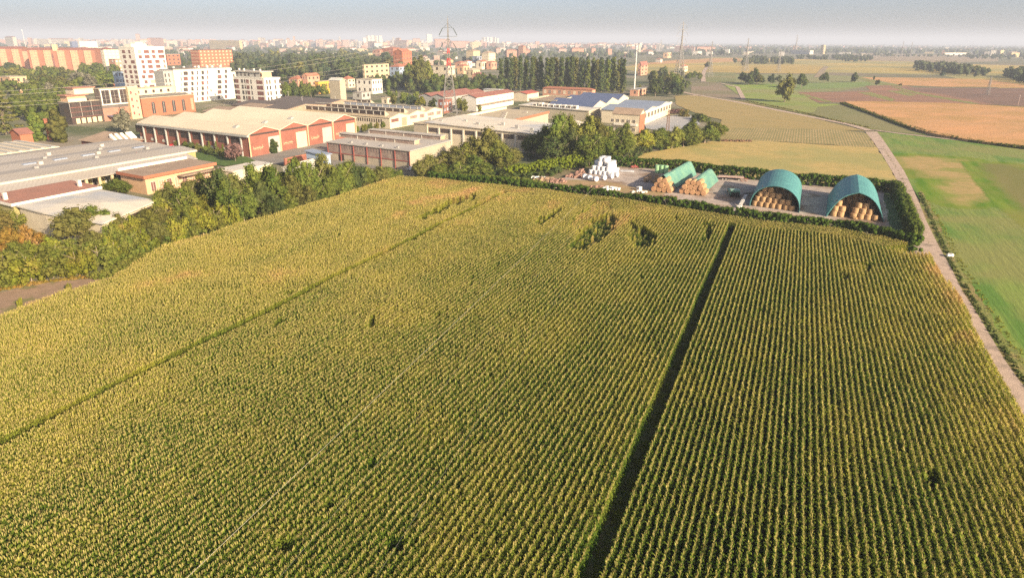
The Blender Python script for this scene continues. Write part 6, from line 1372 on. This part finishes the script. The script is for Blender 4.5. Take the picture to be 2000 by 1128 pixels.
def shelter(feetL, feetR, apexF, apexB, label, pointed, name):
    A = W(*feetL); Bq = W(*feetR); mid = (A + Bq) / 2; half = (Bq - A).length / 2; ax = (Bq - A).normalized(); dp = Vector((-ax.y, ax.x, 0))
    Hh = top_at(mid, apexF[1]); pb = W(apexB[0], apexB[1], Hh); v_ = Vector((pb.x - mid.x, pb.y - mid.y, 0)); Ln = min(max(8, v_.length), 26); dp = v_.normalized()
    e = empty(name, (A.x, A.y, 0), label, 'shelter', 'arched bale shelters'); N = 24
    def prof(t, k=1.0):
        if not pointed:
            a = math.pi * (1 - t); x = half + math.cos(a) * half * k; z = (abs(math.sin(a)) ** .8) * (Hh - half * (1 - k) )
        else:
            s = -1 if t < .5 else 1; q = math.sin(math.pi / 2 * abs(t - .5) * 2); x = half + s * half * k * q; z = (Hh - half * (1 - k)) * (1 - .25 * q - .75 * q ** 3.2)
        return x, max(0, z)
    mb = MB(); V = []
    for side, k in ((0, 1.0), (1, .985)):
        for d in (0, Ln):
            for i in range(N + 1):
                x, z = prof(i / N, k); V.append(ax * x + dp * d + Vector((0, 0, z)))
    n1 = N + 1; out_f = [(i, i + 1, n1 + i + 1, n1 + i) for i in range(N)]
    mb.add(V[:2 * n1], out_f, 0)
    mb.build('cover', M_teal, e)
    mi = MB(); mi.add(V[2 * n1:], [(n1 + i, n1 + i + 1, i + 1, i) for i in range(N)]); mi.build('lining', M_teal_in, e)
    fr = MB(); fr.add(V[:n1] + V[2 * n1:3 * n1], [(i, i + 1, n1 + i + 1, n1 + i) for i in range(N)]); fr.build('front_rim', M_teal, e)
    for d in (0.2, Ln - .2): 
        rb = MB()
        for i in range(N): 
            (x0, z0), (x1, z1) = prof(i / N, .975), prof((i + 1) / N, .975); rb.tube(ax * x0 + dp * d + Vector((0, 0, z0)), ax * x1 + dp * d + Vector((0, 0, z1)), .07, .07, 5)
        rb.build('rib', M_teal, e)
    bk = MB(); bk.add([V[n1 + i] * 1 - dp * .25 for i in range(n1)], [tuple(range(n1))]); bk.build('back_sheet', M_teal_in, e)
    return A, ax, dp, half, Hh, Ln
S1 = shelter((1463, 404), (1561, 417.5), (1515, 363.5), (1528, 328), 'round-topped teal bale shelter, left of the two', False, 'arched_shelter')
S2 = shelter((1612, 424.5), (1727, 435.5), (1676, 376), (1674, 333), 'pointed teal bale shelter, right of the two', True, 'arched_shelter')
def stack_up(S, cols, u0, d, lab, du=1.53, order=True):
    "cols: list of stack heights from the left"
    A, ax, dp, half, Hh, Ln = S
    for i, hgt in enumerate(cols):
        for j in range(hgt):
            if j == hgt - 1 or d < 1.5 or True:
                p = A + ax * (u0 + i * du + rnd.uniform(-.05, .05)) + dp * (d + rnd.uniform(-.08, .08) + .25 * (j % 2))
                bale('hay_bale', me_up, p, j * (BH + .01), rnd.uniform(0, 6), lab.format(nth(i), nth(j)), 'straw bales in the shelters')
L1 = 'upright straw bale in the front of the round shelter, {} stack from the left, {} layer up'
def rows_up(S, spec, d, lab):
    A, ax, dp, half, Hh, Ln = S
    for j, (u0, cnt) in enumerate(spec):
        for i in range(cnt):
            p = A + ax * (u0 + i * 1.53 + rnd.uniform(-.04, .04)) + dp * (d + .3 * j + rnd.uniform(-.06, .06))
            bale('hay_bale', me_up, p, j * (BH + .01), rnd.uniform(0, 6), lab.format(nth(i), nth(j)), 'straw bales in the shelters')
LB = 'straw bale, front pile of the round shelter, {} along, {} layer'
rows_up(S1, [(1.35, 7), (1.85, 6), (2.4, 4), (3.3, 2)], 1.4, LB)
rows_up(S1, [(1.6, 6), (1.9, 6), (3.4, 5), (4.6, 3)], 4.6, 'shaded straw bale inside the round shelter, {} from the left, {} layer')
rows_up(S1, [(1.6, 6), (1.9, 6), (2.6, 5), (4.3, 3)], 8.2, 'dark straw bale at the back of the round shelter, {} along, {} layer')
rows_up(S2, [(1.75, 2), (1.9, 2), (2.5, 1)], 1.3, 'sunlit straw bale, left pile of the pointed shelter, {} along, {} layer')
rows_up(S2, [(6.1, 4), (6.4, 3), (6.9, 2)], 1.0, 'straw bale, right pile of the pointed shelter, {} along, {} layer')
rows_up(S2, [(2.6, 6), (2.7, 6), (3.2, 5), (4.4, 3)], 5.0, 'shaded straw bale inside the pointed shelter, {} from the left, {} layer')
p = S2[0] + S2[1] * 6.2 + S2[2] * .4
o = place('loose_straw', crown([(math.cos(a) * q, math.sin(a) * q * .7, .25 - q * .12) for a, q in [(rnd.uniform(0, 6), rnd.uniform(0, .9)) for _ in range(20)]], [.35] * 20, 20, .1, 4, M_straw, .9), (p.x, p.y, ZL[0])); tag(o, 'loose heap of straw between the piles in the pointed shelter', 'straw', None, 'stuff')
# tarpaulin covered stacks
def tarp_stack(frontApex, backApex, footF, footB, label, blab, rows):
    fr = W(*footF); bk = W(*footB); axd = (bk - fr); axd.z = 0; Ln = axd.length; axd.normalize(); side = Vector((-axd.y, axd.x, 0))       # side points away from the camera, left
    # ridge point: on the plane square to the axis, through fr
    best = None
    for i in range(400):
        s = i * .02; q = fr + side * s; h_ = top_at(q, frontApex[1]); x = project(Vector((q.x, q.y, h_)))[0]
        if best is None or abs(x - frontApex[0]) < best[0]: best = (abs(x - frontApex[0]), s, h_)
    s, Hh = best[1], best[2]; Hh = min(max(Hh, 3.2), 5.2); s = min(max(s, 2.2), 4.2)
    e = empty('tarpaulin', (fr.x, fr.y, 0), label, 'tarpaulin', 'tarpaulins over the bale stacks'); mb = MB(); N = 12; M_ = 10; V = []
    for j in range(M_ + 1):
        d = Ln * j / M_; sag = .12 * math.sin(j * 1.7)
        for i in range(N + 1):
            t = i / N; x = t * 2 * s; q = 1 - max(0, math.sqrt(((x - s) / s) ** 2 + .03) - .173) / .842; z = .75 + (Hh - .75) * (1 - (1 - q) ** 1.25) + sag * q * .5 + .05 * math.sin(i * 2.3 + j)
            V.append(side * x + axd * d + Vector((0, 0, z)))
    mb.add(V, [(j * (N + 1) + i, j * (N + 1) + i + 1, (j + 1) * (N + 1) + i + 1, (j + 1) * (N + 1) + i) for j in range(M_) for i in range(N)])
    o = mb.build('sheet', M_tarp, e, smooth=False); so = o.modifiers.new('thick', 'SOLIDIFY'); so.thickness = .04
    ang = math.atan2(axd.y, axd.x); n_ = 0
    for row, cnt in enumerate(rows):
        for i in range(cnt):
            z = row * BR * 1.72
            for dd in ((-.35, 1.0, 2.35) if i in (0, cnt - 1) or row == len(rows) - 1 or True else (-.35,)):
                if dd > 1.2 and not (i == 0): continue
                p = fr + side * (s + (i - (cnt - 1) / 2) * BR * 2.02) + axd * (dd + (0 if dd > 0 else rnd.uniform(-.25, .1)))
                o = bale('hay_bale', me_ly, p, z, ang, blab.format(nth(n_)), 'round bales stacked under the tarpaulins'); n_ += 1
tarp_stack((1296, 342.5), (1347, 322), (1311, 378), (1360, 346), 'pale green tarpaulin tent over a bale stack, left of the two', 'lying straw bale under the left tarpaulin, {} counted from the front', [4, 3, 2])
tarp_stack((1356, 351.5), (1389, 329), (1374, 383), (1403, 358), 'pale green tarpaulin tent over a bale stack, right of the two', 'lying straw bale under the right tarpaulin, {} counted from the front', [5, 4, 3])
# white wrapped bales
c0 = W(1175, 341); ang0 = R(66); A = dirv(66); Bv = dirv(148); n_ = 0
for lay, (na_, nb_) in enumerate([(6, 5), (5, 4), (4, 4), (3, 2)]):
    for i in range(na_):
        for j in range(nb_):
            if lay and lay < 3 and rnd.random() < .10 * lay: continue
            if lay == 0 and 0 < i < na_ - 1 and 0 < j < nb_ - 1: continue
            p = c0 + A * ((i - (na_ - 1) / 2) * 1.62 + 2.5) + Bv * ((j - (nb_ - 1) / 2) * 1.62) + Vector((rnd.uniform(-.1, .1), rnd.uniform(-.1, .1), 0))
            bale('wrapped_bale', me_wu, p, lay * 1.26, rnd.uniform(0, 6), 'white wrapped bale in the %s layer of the white heap, %s placed' % (nth(lay), nth(n_)), 'white wrapped bales in the heap'); n_ += 1
for k, (x, y) in enumerate([(1142, 351), (1151, 353), (1163, 356), (1179, 353), (1193, 350), (1203, 347)]):
    bale('wrapped_bale', me_wl, W(x, y), 0, R(100 + 8 * k), 'white wrapped bale lying before the heap, %s from the left' % nth(k), 'white wrapped bales lying before the heap')
for k in range(3):
    for j in range(2): bale('wrapped_bale', me_g, W(1283 + 8.5 * k, 339 + k * .6), j * 1.26, 0, '%s green wrapped bale of the %s column behind the left tarpaulin' % (['lower', 'upper'][j], nth(k)), 'green wrapped bales')
for k, (x, y) in enumerate([(1262, 357), (1270, 353), (1283, 352), (1276, 359), (1288, 358)]):
    bale('old_bale', bale_mesh('old_bale', mat('old_bale_mat', (.25, .18, .12), (.18, .13, .09), 2), M_straw, .72, 1.2, 'x') if k == 0 else bpy.data.objects['old_bale'].data, W(x, y), 0, R(30 + 25 * k), 'weathered brown bale beside the left tarpaulin, %s of the loose group' % nth(k), 'weathered bales beside the left tarpaulin')
# machines
def at(x, y, ang): 
    P = W(x, y); a = dirv(ang); b_ = dirv(ang + 90); return P, (lambda u, v, z: a * u + b_ * v + Vector((0, 0, z)))
def wheel(mbF, e, u, v, r_=.5, w_=.3, name='wheel'):
    mb = MB(); c = mbF(u, v, r_); ax = (mbF(0, 1, 0) - mbF(0, 0, 0)); mb.tube(c - ax * w_ / 2, c + ax * w_ / 2, r_, r_, 14); o = mb.build(name, M_black, e)
    m2 = MB(); m2.tube(c - ax * (w_ / 2 + .02), c + ax * (w_ / 2 + .02), r_ * .5, r_ * .5, 10); m2.build('hub', M_met, o)
M_pdeck = wl('pink_timber_mat', (.50, .36, .30)); M_gpaint = mat('green_machine_mat', (.06, .20, .14), (.05, .16, .12), 1, .4, 3, spec=.5); M_gpale = mat('pale_green_panel_mat', (.28, .42, .34), (.22, .34, .28), 1, .5)
P, F = at(1428, 352, -14); e = empty('flat_trailer', P, 'flatbed farm trailer with pale timber deck by the back hedge', 'trailer')
mb = MB(); mb.box(F, -3.8, 3.6, -1.2, 1.2, 1.05, 1.25); mb.build('deck', M_pdeck, e); mb = MB(); mb.box(F, -3.6, 3.4, -.5, -.35, .8, 1.04); mb.box(F, -3.6, 3.4, .35, .5, .8, 1.04); mb.tube(F(3.4, 0, .9), F(5.0, 0, .6), .08); mb.build('chassis', M_dkred, e)
for u in (-2.6, -1.6, 2.2):
    for v in (-1, 1): wheel(F, e, u, v, .45)
P, F = at(1454, 355, 10); mb = MB()
for k in range(7): mb.box(F, -1.8 + .4 * k, -1.5 + .42 * k, -.9 + .1 * (k % 3), .9, .02 + .06 * (k % 3), .14 + .08 * (k % 3))
o = mb.build('board_pile', M_orange, loc=P); tag(o, 'low pile of orange boards beside the trailer', 'boards')
P, F = at(1434, 385, 80); e = empty('forage_loader', P, 'green farm loader with two long rails parked in the yard', 'farm machine')
mb = MB(); mb.box(F, -1.2, 1.3, -1.2, 1.2, .7, 2.0); mb.build('body', M_gpaint, e); mb = MB(); mb.box(F, -1.0, 1.2, -1.25, 1.25, 2.0, 2.15); mb.build('top_panel', M_gpale, e)
mb = MB(); mb.box(F, -1.5, -1.2, -1.0, 1.0, .5, 1.6); mb.build('front', M_black, e)
for v in (-1.15, .75): mb = MB(); mb.box(F, 1.3, 6.2, v, v + .45, .75, 1.25); mb.build('rail', M_gpaint, e)
for u in (-.8, 1.0, 5.2):
    for v in (-1.2, 1.2): wheel(F, e, u, v, .42)
P, F = at(1450, 402, 62); e = empty('bale_conveyor', P, 'long metal bale elevator leaning beside the round shelter', 'farm machine')
mb = MB(); mb.prism([F(-3.5, -.3, .9), F(3.8, -.3, 2.3), F(3.8, .3, 2.3), F(-3.5, .3, .9)], [F(-3.5, -.3, .6), F(3.8, -.3, 1.9), F(3.8, .3, 1.9), F(-3.5, .3, .6)]); mb.build('channel', M_met, e)
mb = MB(); [mb.box(F, -3 + k * .9, -2.8 + k * .9, -.42, .42, .9 + k * .17, 1.15 + k * .17) for k in range(8)]; mb.build('slats', M_paint, e)
mb = MB(); mb.tube(F(0, -.4, 0), F(.8, -.3, 1.6), .06); mb.tube(F(0, .4, 0), F(.8, .3, 1.6), .06); mb.box(F, -4.6, -3.5, -.5, .5, .35, .9); mb.build('stand', M_paint, e)
for v in (-.6, .6): wheel(F, e, 0, v, .4, .2)
P, F = at(1461, 384, 20); e = empty('plough', P, 'dark plough frame near the round shelter', 'farm machine'); mb = MB(); mb.box(F, -1.6, 1.6, -.1, .1, .8, 1.0); mb.tube(F(0, 0, .9), F(.4, 1.3, .7), .08); mb.build('beam', M_dframe, e)
for k in range(4): mb = MB(); mb.prism([F(-1.4 + .9 * k, -.1, .8), F(-1.2 + .9 * k, -.1, .8), F(-1.0 + .9 * k, .5, .8), F(-1.2 + .9 * k, .5, .8)], [F(-1.3 + .9 * k, -.3, .05), F(-1.25 + .9 * k, -.3, .05), F(-.9 + .9 * k, .4, .05), F(-1.0 + .9 * k, .4, .05)]); mb.build('share', M_met, e)
# rubbish along the front hedge
def pile(name, x, y, n, rad, m, label, s=(.2, .5), seed=1, kind='stuff', hz=.5):
    rr = random.Random(seed); P = W(x, y); mb = MB()
    for k in range(n):
        a = rr.uniform(0, 6.28); q = rad * math.sqrt(rr.random()); u = math.cos(a) * q; v = math.sin(a) * q * .6; sz = rr.uniform(*s); z = rr.uniform(0, hz) * (1 - q / rad); A = dirv(rr.uniform(0, 90)); Bq = Vector((-A.y, A.x, 0)); t = rr.uniform(.4, .9)
        F = lambda uu, vv, zz: Vector((u, v, z)) + A * uu * sz + Bq * vv * sz + Vector((0, 0, zz * sz)) + A * zz * sz * .3
        mb.box(F, -.5, .5, -.4, .4, 0, t)
    o = mb.build(name, m, loc=(P.x, P.y, ZL[0])); tag(o, label, 'heap' if 'heap' in name else 'debris', None, kind); return o
M_rub = mat('rubble_mat', (.34, .20, .16), (.24, .15, .11), 1.5); M_earth = mat('earth_mat', (.36, .25, .16), (.27, .19, .12), 1.0)
pile('rubble_heap', 1127, 347, 60, 3.4, M_rub, 'heap of reddish rubble left of the white bales', (.4, .9), 2, hz=1.1); pile('rubble_heap', 1135, 339, 30, 1.8, M_rub, 'small dark red scrap heap behind the rubble', (.3, .8), 3, hz=1.3)
pile('earth_heap', 1063, 355, 60, 3.6, M_earth, 'tan earth heap at the left end of the yard', (.5, 1.1), 4, hz=1.0); pile('earth_heap', 1088, 357, 50, 2.8, M_rub, 'pinkish brown earth heap left of the rubble', (.4, 1.0), 5, hz=.9)
pile('white_debris', 1050, 350, 18, 2.2, M_paint, 'scattered white sacks at the left end of the yard', (.4, .8), 6, hz=.3); pile('white_debris', 1196, 371, 26, 3.0, M_paint, 'scattered white sheets beside the front hedge', (.4, .9), 7, hz=.2)
pile('white_debris', 1250, 378, 20, 2.4, M_white, 'pale stones heaped by the front hedge', (.3, .7), 8, hz=.3); pile('wood_debris', 1168, 367, 24, 2.2, M_rub, 'reddish rubbish by the front hedge', (.3, .7), 9, hz=.3); pile('wood_debris', 1297, 387, 30, 3.4, M_rub, 'strip of broken tiles before the left tarpaulin', (.3, .7), 10, hz=.1)
pile('wood_debris', 1239, 329, 16, 1.2, M_dkred, 'small red scrap by the back hedge', (.4, .8), 11, hz=.6)
P = W(1225, 336); mb = MB(); mb.slab([Vector((math.cos(a) * 2.4, math.sin(a) * 1.7, .12 + .08 * math.sin(a * 3))) for a in [k * .6283 for k in range(10)]], .08); o = mb.build('white_sheet', M_wrap, loc=(P.x, P.y, ZL[0])); tag(o, 'flat white plastic sheet lying right of the white heap', 'plastic sheet')
P, F = at(1248, 373, 40); e = empty('water_tank', P, 'white cage water tank standing before the left tarpaulin', 'tank'); mb = MB(); mb.box(F, -.6, .6, -.5, .5, .15, 1.25); mb.build('tank', M_paint, e); mb = MB()
for u in (-.62, 0, .62): mb.box(F, u - .02, u + .02, -.54, -.51, .15, 1.28); mb.box(F, u - .02, u + .02, .51, .54, .15, 1.28)
mb.box(F, -.65, .65, -.55, .55, 0, .14); mb.build('cage', M_met, e)
pile('white_bag', 1855, 503, 6, .5, M_paint, 'white bag dumped at the ditch beside the lane', (.4, .7), 12, 'thing', .2)
# ------------------------------------------------------------------ pylons, masts, wires, lamps, cars
M_steel = mat('pylon_steel_mat', (.24, .23, .22), (.19, .18, .17), 1.0, .6, 3, metal=.2); M_redp = wl('pylon_red_mat', (.55, .08, .07)); M_ins = wl('insulator_mat', (.07, .09, .09)); M_rust = wl('rusty_steel_mat', (.22, .13, .09)); M_mast = wl('mast_white_mat', (.62, .60, .56))
def lattice(mb, secs, z0, z1, t, mi=0, n=6):
    "square tapering lattice; secs(z) gives the half width"
    zs = [z0 + (z1 - z0) * i / n for i in range(n + 1)]
    for i in range(n):
        a, b_ = zs[i], zs[i + 1]; A = secs(a); Bq = secs(b_); c0 = [Vector((x * A, y * A, a)) for x, y in ((-1, -1), (1, -1), (1, 1), (-1, 1))]; c1 = [Vector((x * Bq, y * Bq, b_)) for x, y in ((-1, -1), (1, -1), (1, 1), (-1, 1))]
        for k in range(4):
            mb.tube(c0[k], c1[k], t, t, 4, mi); mb.tube(c0[k], c1[(k + 1) % 4], t * .55, t * .55, 4, mi); mb.tube(c0[(k + 1) % 4], c1[k], t * .55, t * .55, 4, mi); mb.tube(c1[k], c1[(k + 1) % 4], t * .5, t * .5, 4, mi)
def pylon(P, H, base, label, rz=0, t=.14, col=None, group='power pylons', red=False, arms=((.84, 4.7), (.70, 4.7))):
    e = empty('power_pylon', (P.x, P.y, 0), label, 'pylon', group, rz)
    prof = lambda z: max(.12, (base / 2) * (1 - z / (H * .60)) + .62 * (z / (H * .60))) if z < H * .60 else max(.1, .62 * (1 - (z - H * .60) / (H * .44)))
    mb = MB(); lattice(mb, prof, 0, H * .52, t, 0, 7); lattice(mb, prof, H * .52, H * .60, t, 1 if red else 0, 2); lattice(mb, prof, H * .60, H * .645, t, 0, 1); lattice(mb, prof, H * .645, H * .70, t, 1 if red else 0, 1); lattice(mb, prof, H * .70, H * .985, t * .8, 0, 6)
    mb.tube((0, 0, H * .98), (0, 0, H * 1.02), t * .6, t * .3, 4); mb.build('tower', [col or M_steel, M_redp], e)
    for f_, w_ in arms:
        z = H * f_; am = MB()
        for s in (-1, 1):
            tip = Vector((s * w_, 0, z)); am.tube((0, -.4, z), tip, t * .6, t * .5, 4); am.tube((0, .4, z), tip, t * .6, t * .5, 4); am.tube((s * w_ * .46, 0, z + H * .085), (0, 0, z + H * .13), t * .5, t * .5, 4); am.tube((s * .3, 0, z + H * .085), (s * w_ * .5, 0, z + H * .085), t * .5, t * .5, 4)
        o = am.build('cross_arm', [M_ins if red else (col or M_steel)], e); 
        for s in (-1, 1):
            im = MB(); im.tube((s * w_ * .56, 0, z + H * .083), (s * w_ * .98, 0, z + H * .01), t * (1.2 if red else .6), t * (1.2 if red else .6), 5); im.build('insulator', M_ins if red else (col or M_steel), o)
    return e
P = W(879, 228); H0 = top_at(P, 34); PY0 = (P, H0)
pylon(P, H0, 8.4, 'large lattice pylon with red waist in front of the town', 0, .19, red=True, arms=((.815, 4.9), (.665, 4.9)))
for x, yb, yt, lab, a in ((1326, 152, 42, 'tall grey pylon with three arms behind the farm trees', 3), (1226, 112, 79, 'faint small pylon near the pale mast', 2), (1385, 150, 80, 'thin reddish pylon on the golden field edge', 2), (1455, 140, 74, 'faint pylon above the grey-green copse', 2), (1553, 104, 68, 'faint far pylon above the long wood', 3), (1520, 140, 96, 'small pale pylon before the copse', 2),
                     (1606, 112, 88, 'faint stubby pylon near the white halls', 2), (1760, 110, 80, 'faint pylon above the pale field', 2), (1777, 111, 82, 'second faint pylon above the pale field, right one', 2), (1899, 92, 81, 'tiny pylon on the horizon', 2), (1928, 186, 148, 'thin pylon on the ploughed land by the copse', 2), (1290, 105, 77, 'thin pylon behind the square grey tower', 2)):
    P = W(x, yb); H = top_at(P, yt); pylon(P, H, H * .16, lab, R(20), max(.07, H * .0032) * (depth_of(P) / 500) ** .5, arms=((.86, H * .10), (.74, H * .13), (.62, H * .11)) if a == 3 else ((.86, H * .10), (.72, H * .13)))
def wires(A, Bq, sag, rad, n=24):
    mb = MB(); A = Vector(A); Bq = Vector(Bq); pr = None
    for i in range(n + 1):
        t = i / n; p = A.lerp(Bq, t) - Vector((0, 0, 4 * sag * t * (1 - t)))
        if pr is not None: mb.tube(pr, p, rad, rad, 4)
        pr = p
    return mb
M_wire = wl('bright_wire_mat', (.48, .44, .33)); M_wire2 = wl('dull_wire_mat', (.30, .28, .24))
P, H = PY0; k = 0
for zf, s in ((.815, -1), (.815, 1), (.665, -1), (.665, 1)):
    A = P + Vector((s * 4.9, 0, H * zf)); Bq = W(-420, 196 + k * 10, 22 if zf > .7 else 17)
    o = wires(A, Bq, 6, .045).build('power_line', M_wire2); tag(o, ['upper far', 'upper near', 'lower far', 'lower near'][k] + ' wire running left from the red-waisted pylon', 'wire', 'wires left of the pylon'); k += 1
# small rusty pole and the wires over the maize
P = W(1303, 263); Hs = top_at(P, 214)
e = empty('lattice_pole', (P.x, P.y, 0), 'slim rusty lattice pole at the edge of the concrete yard', 'pole'); mb = MB(); lattice(mb, lambda z: .75 - .45 * z / Hs, 0, Hs, .07, 0, 8); mb.build('tower', M_rust, e)
mb = MB(); mb.box(lambda u, v, z: Vector((u, v, z)), -1.6, 1.6, -.08, .08, Hs - 1.2, Hs - 1.05); mb.build('cross_arm', M_rust, e)
for k, (x, hh, r_, lab) in enumerate(((286, 12.0, .013, 'bright thin wire crossing above the maize'), (470, 12.0, .005, 'faint middle wire above the maize'), (668, 12.0, .005, 'faint right wire above the maize'))):
    o = wires(P + Vector(((k - 1) * 1.4, 0, Hs - 1.1)), W(x, 1150, hh) + (W(x, 1150, hh) - P - Vector((0, 0, hh))) * .25, 2.2 if k == 0 else 2.4, r_, 60).build('overhead_wire', M_wire if k == 0 else M_wire2); tag(o, lab, 'wire', 'wires over the maize')
# pale mast
P = W(1238, 186); Hm = top_at(P, 88); e = empty('antenna_mast', (P.x, P.y, 0), 'tall pale antenna mast beside the poplars', 'mast'); mb = MB(); mb.tube((0, 0, 0), (0, 0, Hm), .62, .40, 12); mb.build('pole', M_mast, e)
for k in range(3):
    a = k * 2.09; mb = MB(); F = lambda u, v, z: Vector((math.cos(a) * (.7 + v) - math.sin(a) * u, math.sin(a) * (.7 + v) + math.cos(a) * u, z)); mb.box(F, -.2, .2, 0, .18, Hm - 3.2, Hm + .3); mb.tube(F(0, 0, Hm - 1.5), (0, 0, Hm - 1.5), .06); mb.build('antenna', M_paint, e)
mb = MB(); mb.tube((0, 0, Hm - 4.2), (0, 0, Hm - 3.9), 1.1, 1.1, 12); mb.build('platform', M_met, e)
P = W(52, 100); Hm = top_at(P, 60); e = empty('light_mast', (P.x, P.y, 0), 'tall thin mast over the brick slabs at the far left', 'mast'); mb = MB(); mb.tube((0, 0, 0), (0, 0, Hm), .9, .4, 8); mb.build('pole', M_mast, e); mb = MB(); mb.tube((0, 0, Hm), (0, 0, Hm + 2.5), 1.2, 1.2, 10); mb.build('lamp_head', M_paint, e)
def lamp(x, yb, yt, label, s=-1):
    P = W(x, yb); H = top_at(P, yt); e = empty('street_lamp', (P.x, P.y, 0), label, 'street lamp', 'curved street lamps'); mb = MB(); q = Vector((0, 0, 0))
    for i in range(13):
        t = i / 12; p = Vector((0, 0, H * .75 * t)) if t < .6 else Vector((-s * -1 * 1.9 * (1 - math.cos((t - .6) / .4 * 1.5)), 0, H * .45 + H * .55 * math.sin((t - .6) / .4 * 1.5)))
        if t < .6: p = Vector((0, 0, H * .45 * t / .6))
        if i: mb.tube(q, p, .09, .08, 6)
        q = p
    mb.build('pole', M_met, e); mb = MB(); mb.box(lambda u, v, z: q + Vector((u, v, z)), -.1, .7, -.15, .15, -.12, .06); mb.build('lamp_head', M_paint, e)
lamp(305, 279, 254, 'curved street lamp by the cypresses, left one'); lamp(410, 295, 260, 'curved street lamp on the little lawn')
for k, (x, yb, yt, lab) in enumerate(((517, 228, 197, 'thin grey pole left on the dark roof edge'), (593, 225, 188, 'thin grey pole in the middle of the dark roof'), (657, 212, 188, 'thin grey pole at the right of the dark roof'), (565, 205, 178, 'short dark post behind the dark roof'), (1988, 206, 186, 'wooden post on the edge of the ripe field'))):
    P = W(x, yb); H = top_at(P, yt); e = empty('utility_pole', (P.x, P.y, 0), lab, 'pole', 'thin poles'); mb = MB(); mb.tube((0, 0, 0), (0, 0, H), .16, .12, 6); mb.build('post', M_met if k < 4 else M_pdeck, e); mb = MB(); mb.box(F2, -.5, .5, -.06, .06, H - .5, H - .35); mb.build('bracket', M_met, e)
def car(x, y, ang, m, label, L_=4.2):
    P, F = at(x, y, ang); e = empty('parked_car', P, label, 'car', 'parked cars'); mb = MB(); h_ = L_ / 2
    mb.prism([F(-h_, -.8, .75), F(h_ - .1, -.8, .72), F(h_ - .1, .8, .72), F(-h_, .8, .75)], [F(-h_, -.85, .3), F(h_, -.85, .3), F(h_, .85, .3), F(-h_, .85, .3)]); mb.prism([F(-h_ * .62, -.6, 1.4), F(h_ * .22, -.6, 1.4), F(h_ * .22, .6, 1.4), F(-h_ * .62, .6, 1.4)], [F(-h_ * .9, -.78, .76), F(h_ * .58, -.78, .74), F(h_ * .58, .78, .74), F(-h_ * .9, .78, .76)]); mb.build('body', m, e)
    mb = MB(); mb.prism([F(-h_ * .6, -.64, 1.32), F(h_ * .2, -.64, 1.32), F(h_ * .2, .64, 1.32), F(-h_ * .6, .64, 1.32)], [F(-h_ * .80, -.78, .9), F(h_ * .45, -.78, .9), F(h_ * .45, .78, .9), F(-h_ * .80, .78, .9)]); mb.build('windows', M_dgl, e)
    for u in (-h_ * .62, h_ * .62):
        for v in (-.8, .8): wheel(F, e, u, v, .32, .2)
cp_ = lambda nm, c: mat(nm, c, c, 1, .3, 2, spec=.5)
car(341, 288, 66, cp_('red_car_mat', (.60, .03, .03)), 'bright red car parked behind the grey hall'); car(322, 283, 66, cp_('dark_car_mat', (.04, .045, .06)), 'dark car beside the red one behind the grey hall')
car(620, 277, 66, cp_('black_car_mat', (.02, .02, .02)), 'black vehicle in front of the third red gable'); car(1012, 227, 100, cp_('white_car_mat', (.7, .7, .7)), 'white van by the cream roof with dormers', 5.4); car(993, 221, 60, cp_('maroon_car_mat', (.35, .06, .05)), 'maroon car in front of the white warehouse')
car(1008, 306, 40, cp_('silver_car_mat', (.5, .5, .5)), 'silver car behind the central clump of trees'); car(800, 332, 120, cp_('pale_car_mat', (.65, .65, .62)), 'pale car at the corner of the workshop')
# ------------------------------------------------------------------ haze
mb = MB(); F0 = lambda u, v, z: Vector((u, v, z))
mb.box(F0, -G - 50, G + 50, -2050, G + 50, -1.0, 150.0)
hm = bpy.data.materials.new('haze_mat'); n, l = nodes_of(hm); n.clear()
out = n.new("ShaderNodeOutputMaterial"); pv = n.new("ShaderNodeVolumePrincipled")
pv.inputs['Color'].default_value = (.76, .84, 1.0, 1); pv.inputs['Density'].default_value = HAZE_D; pv.inputs['Anisotropy'].default_value = 0.0
l.new(pv.outputs[0], out.inputs['Volume'])
hz = mb.build('haze', hm); tag(hz, 'thin pale evening haze over the whole plain', 'haze', None, 'stuff')
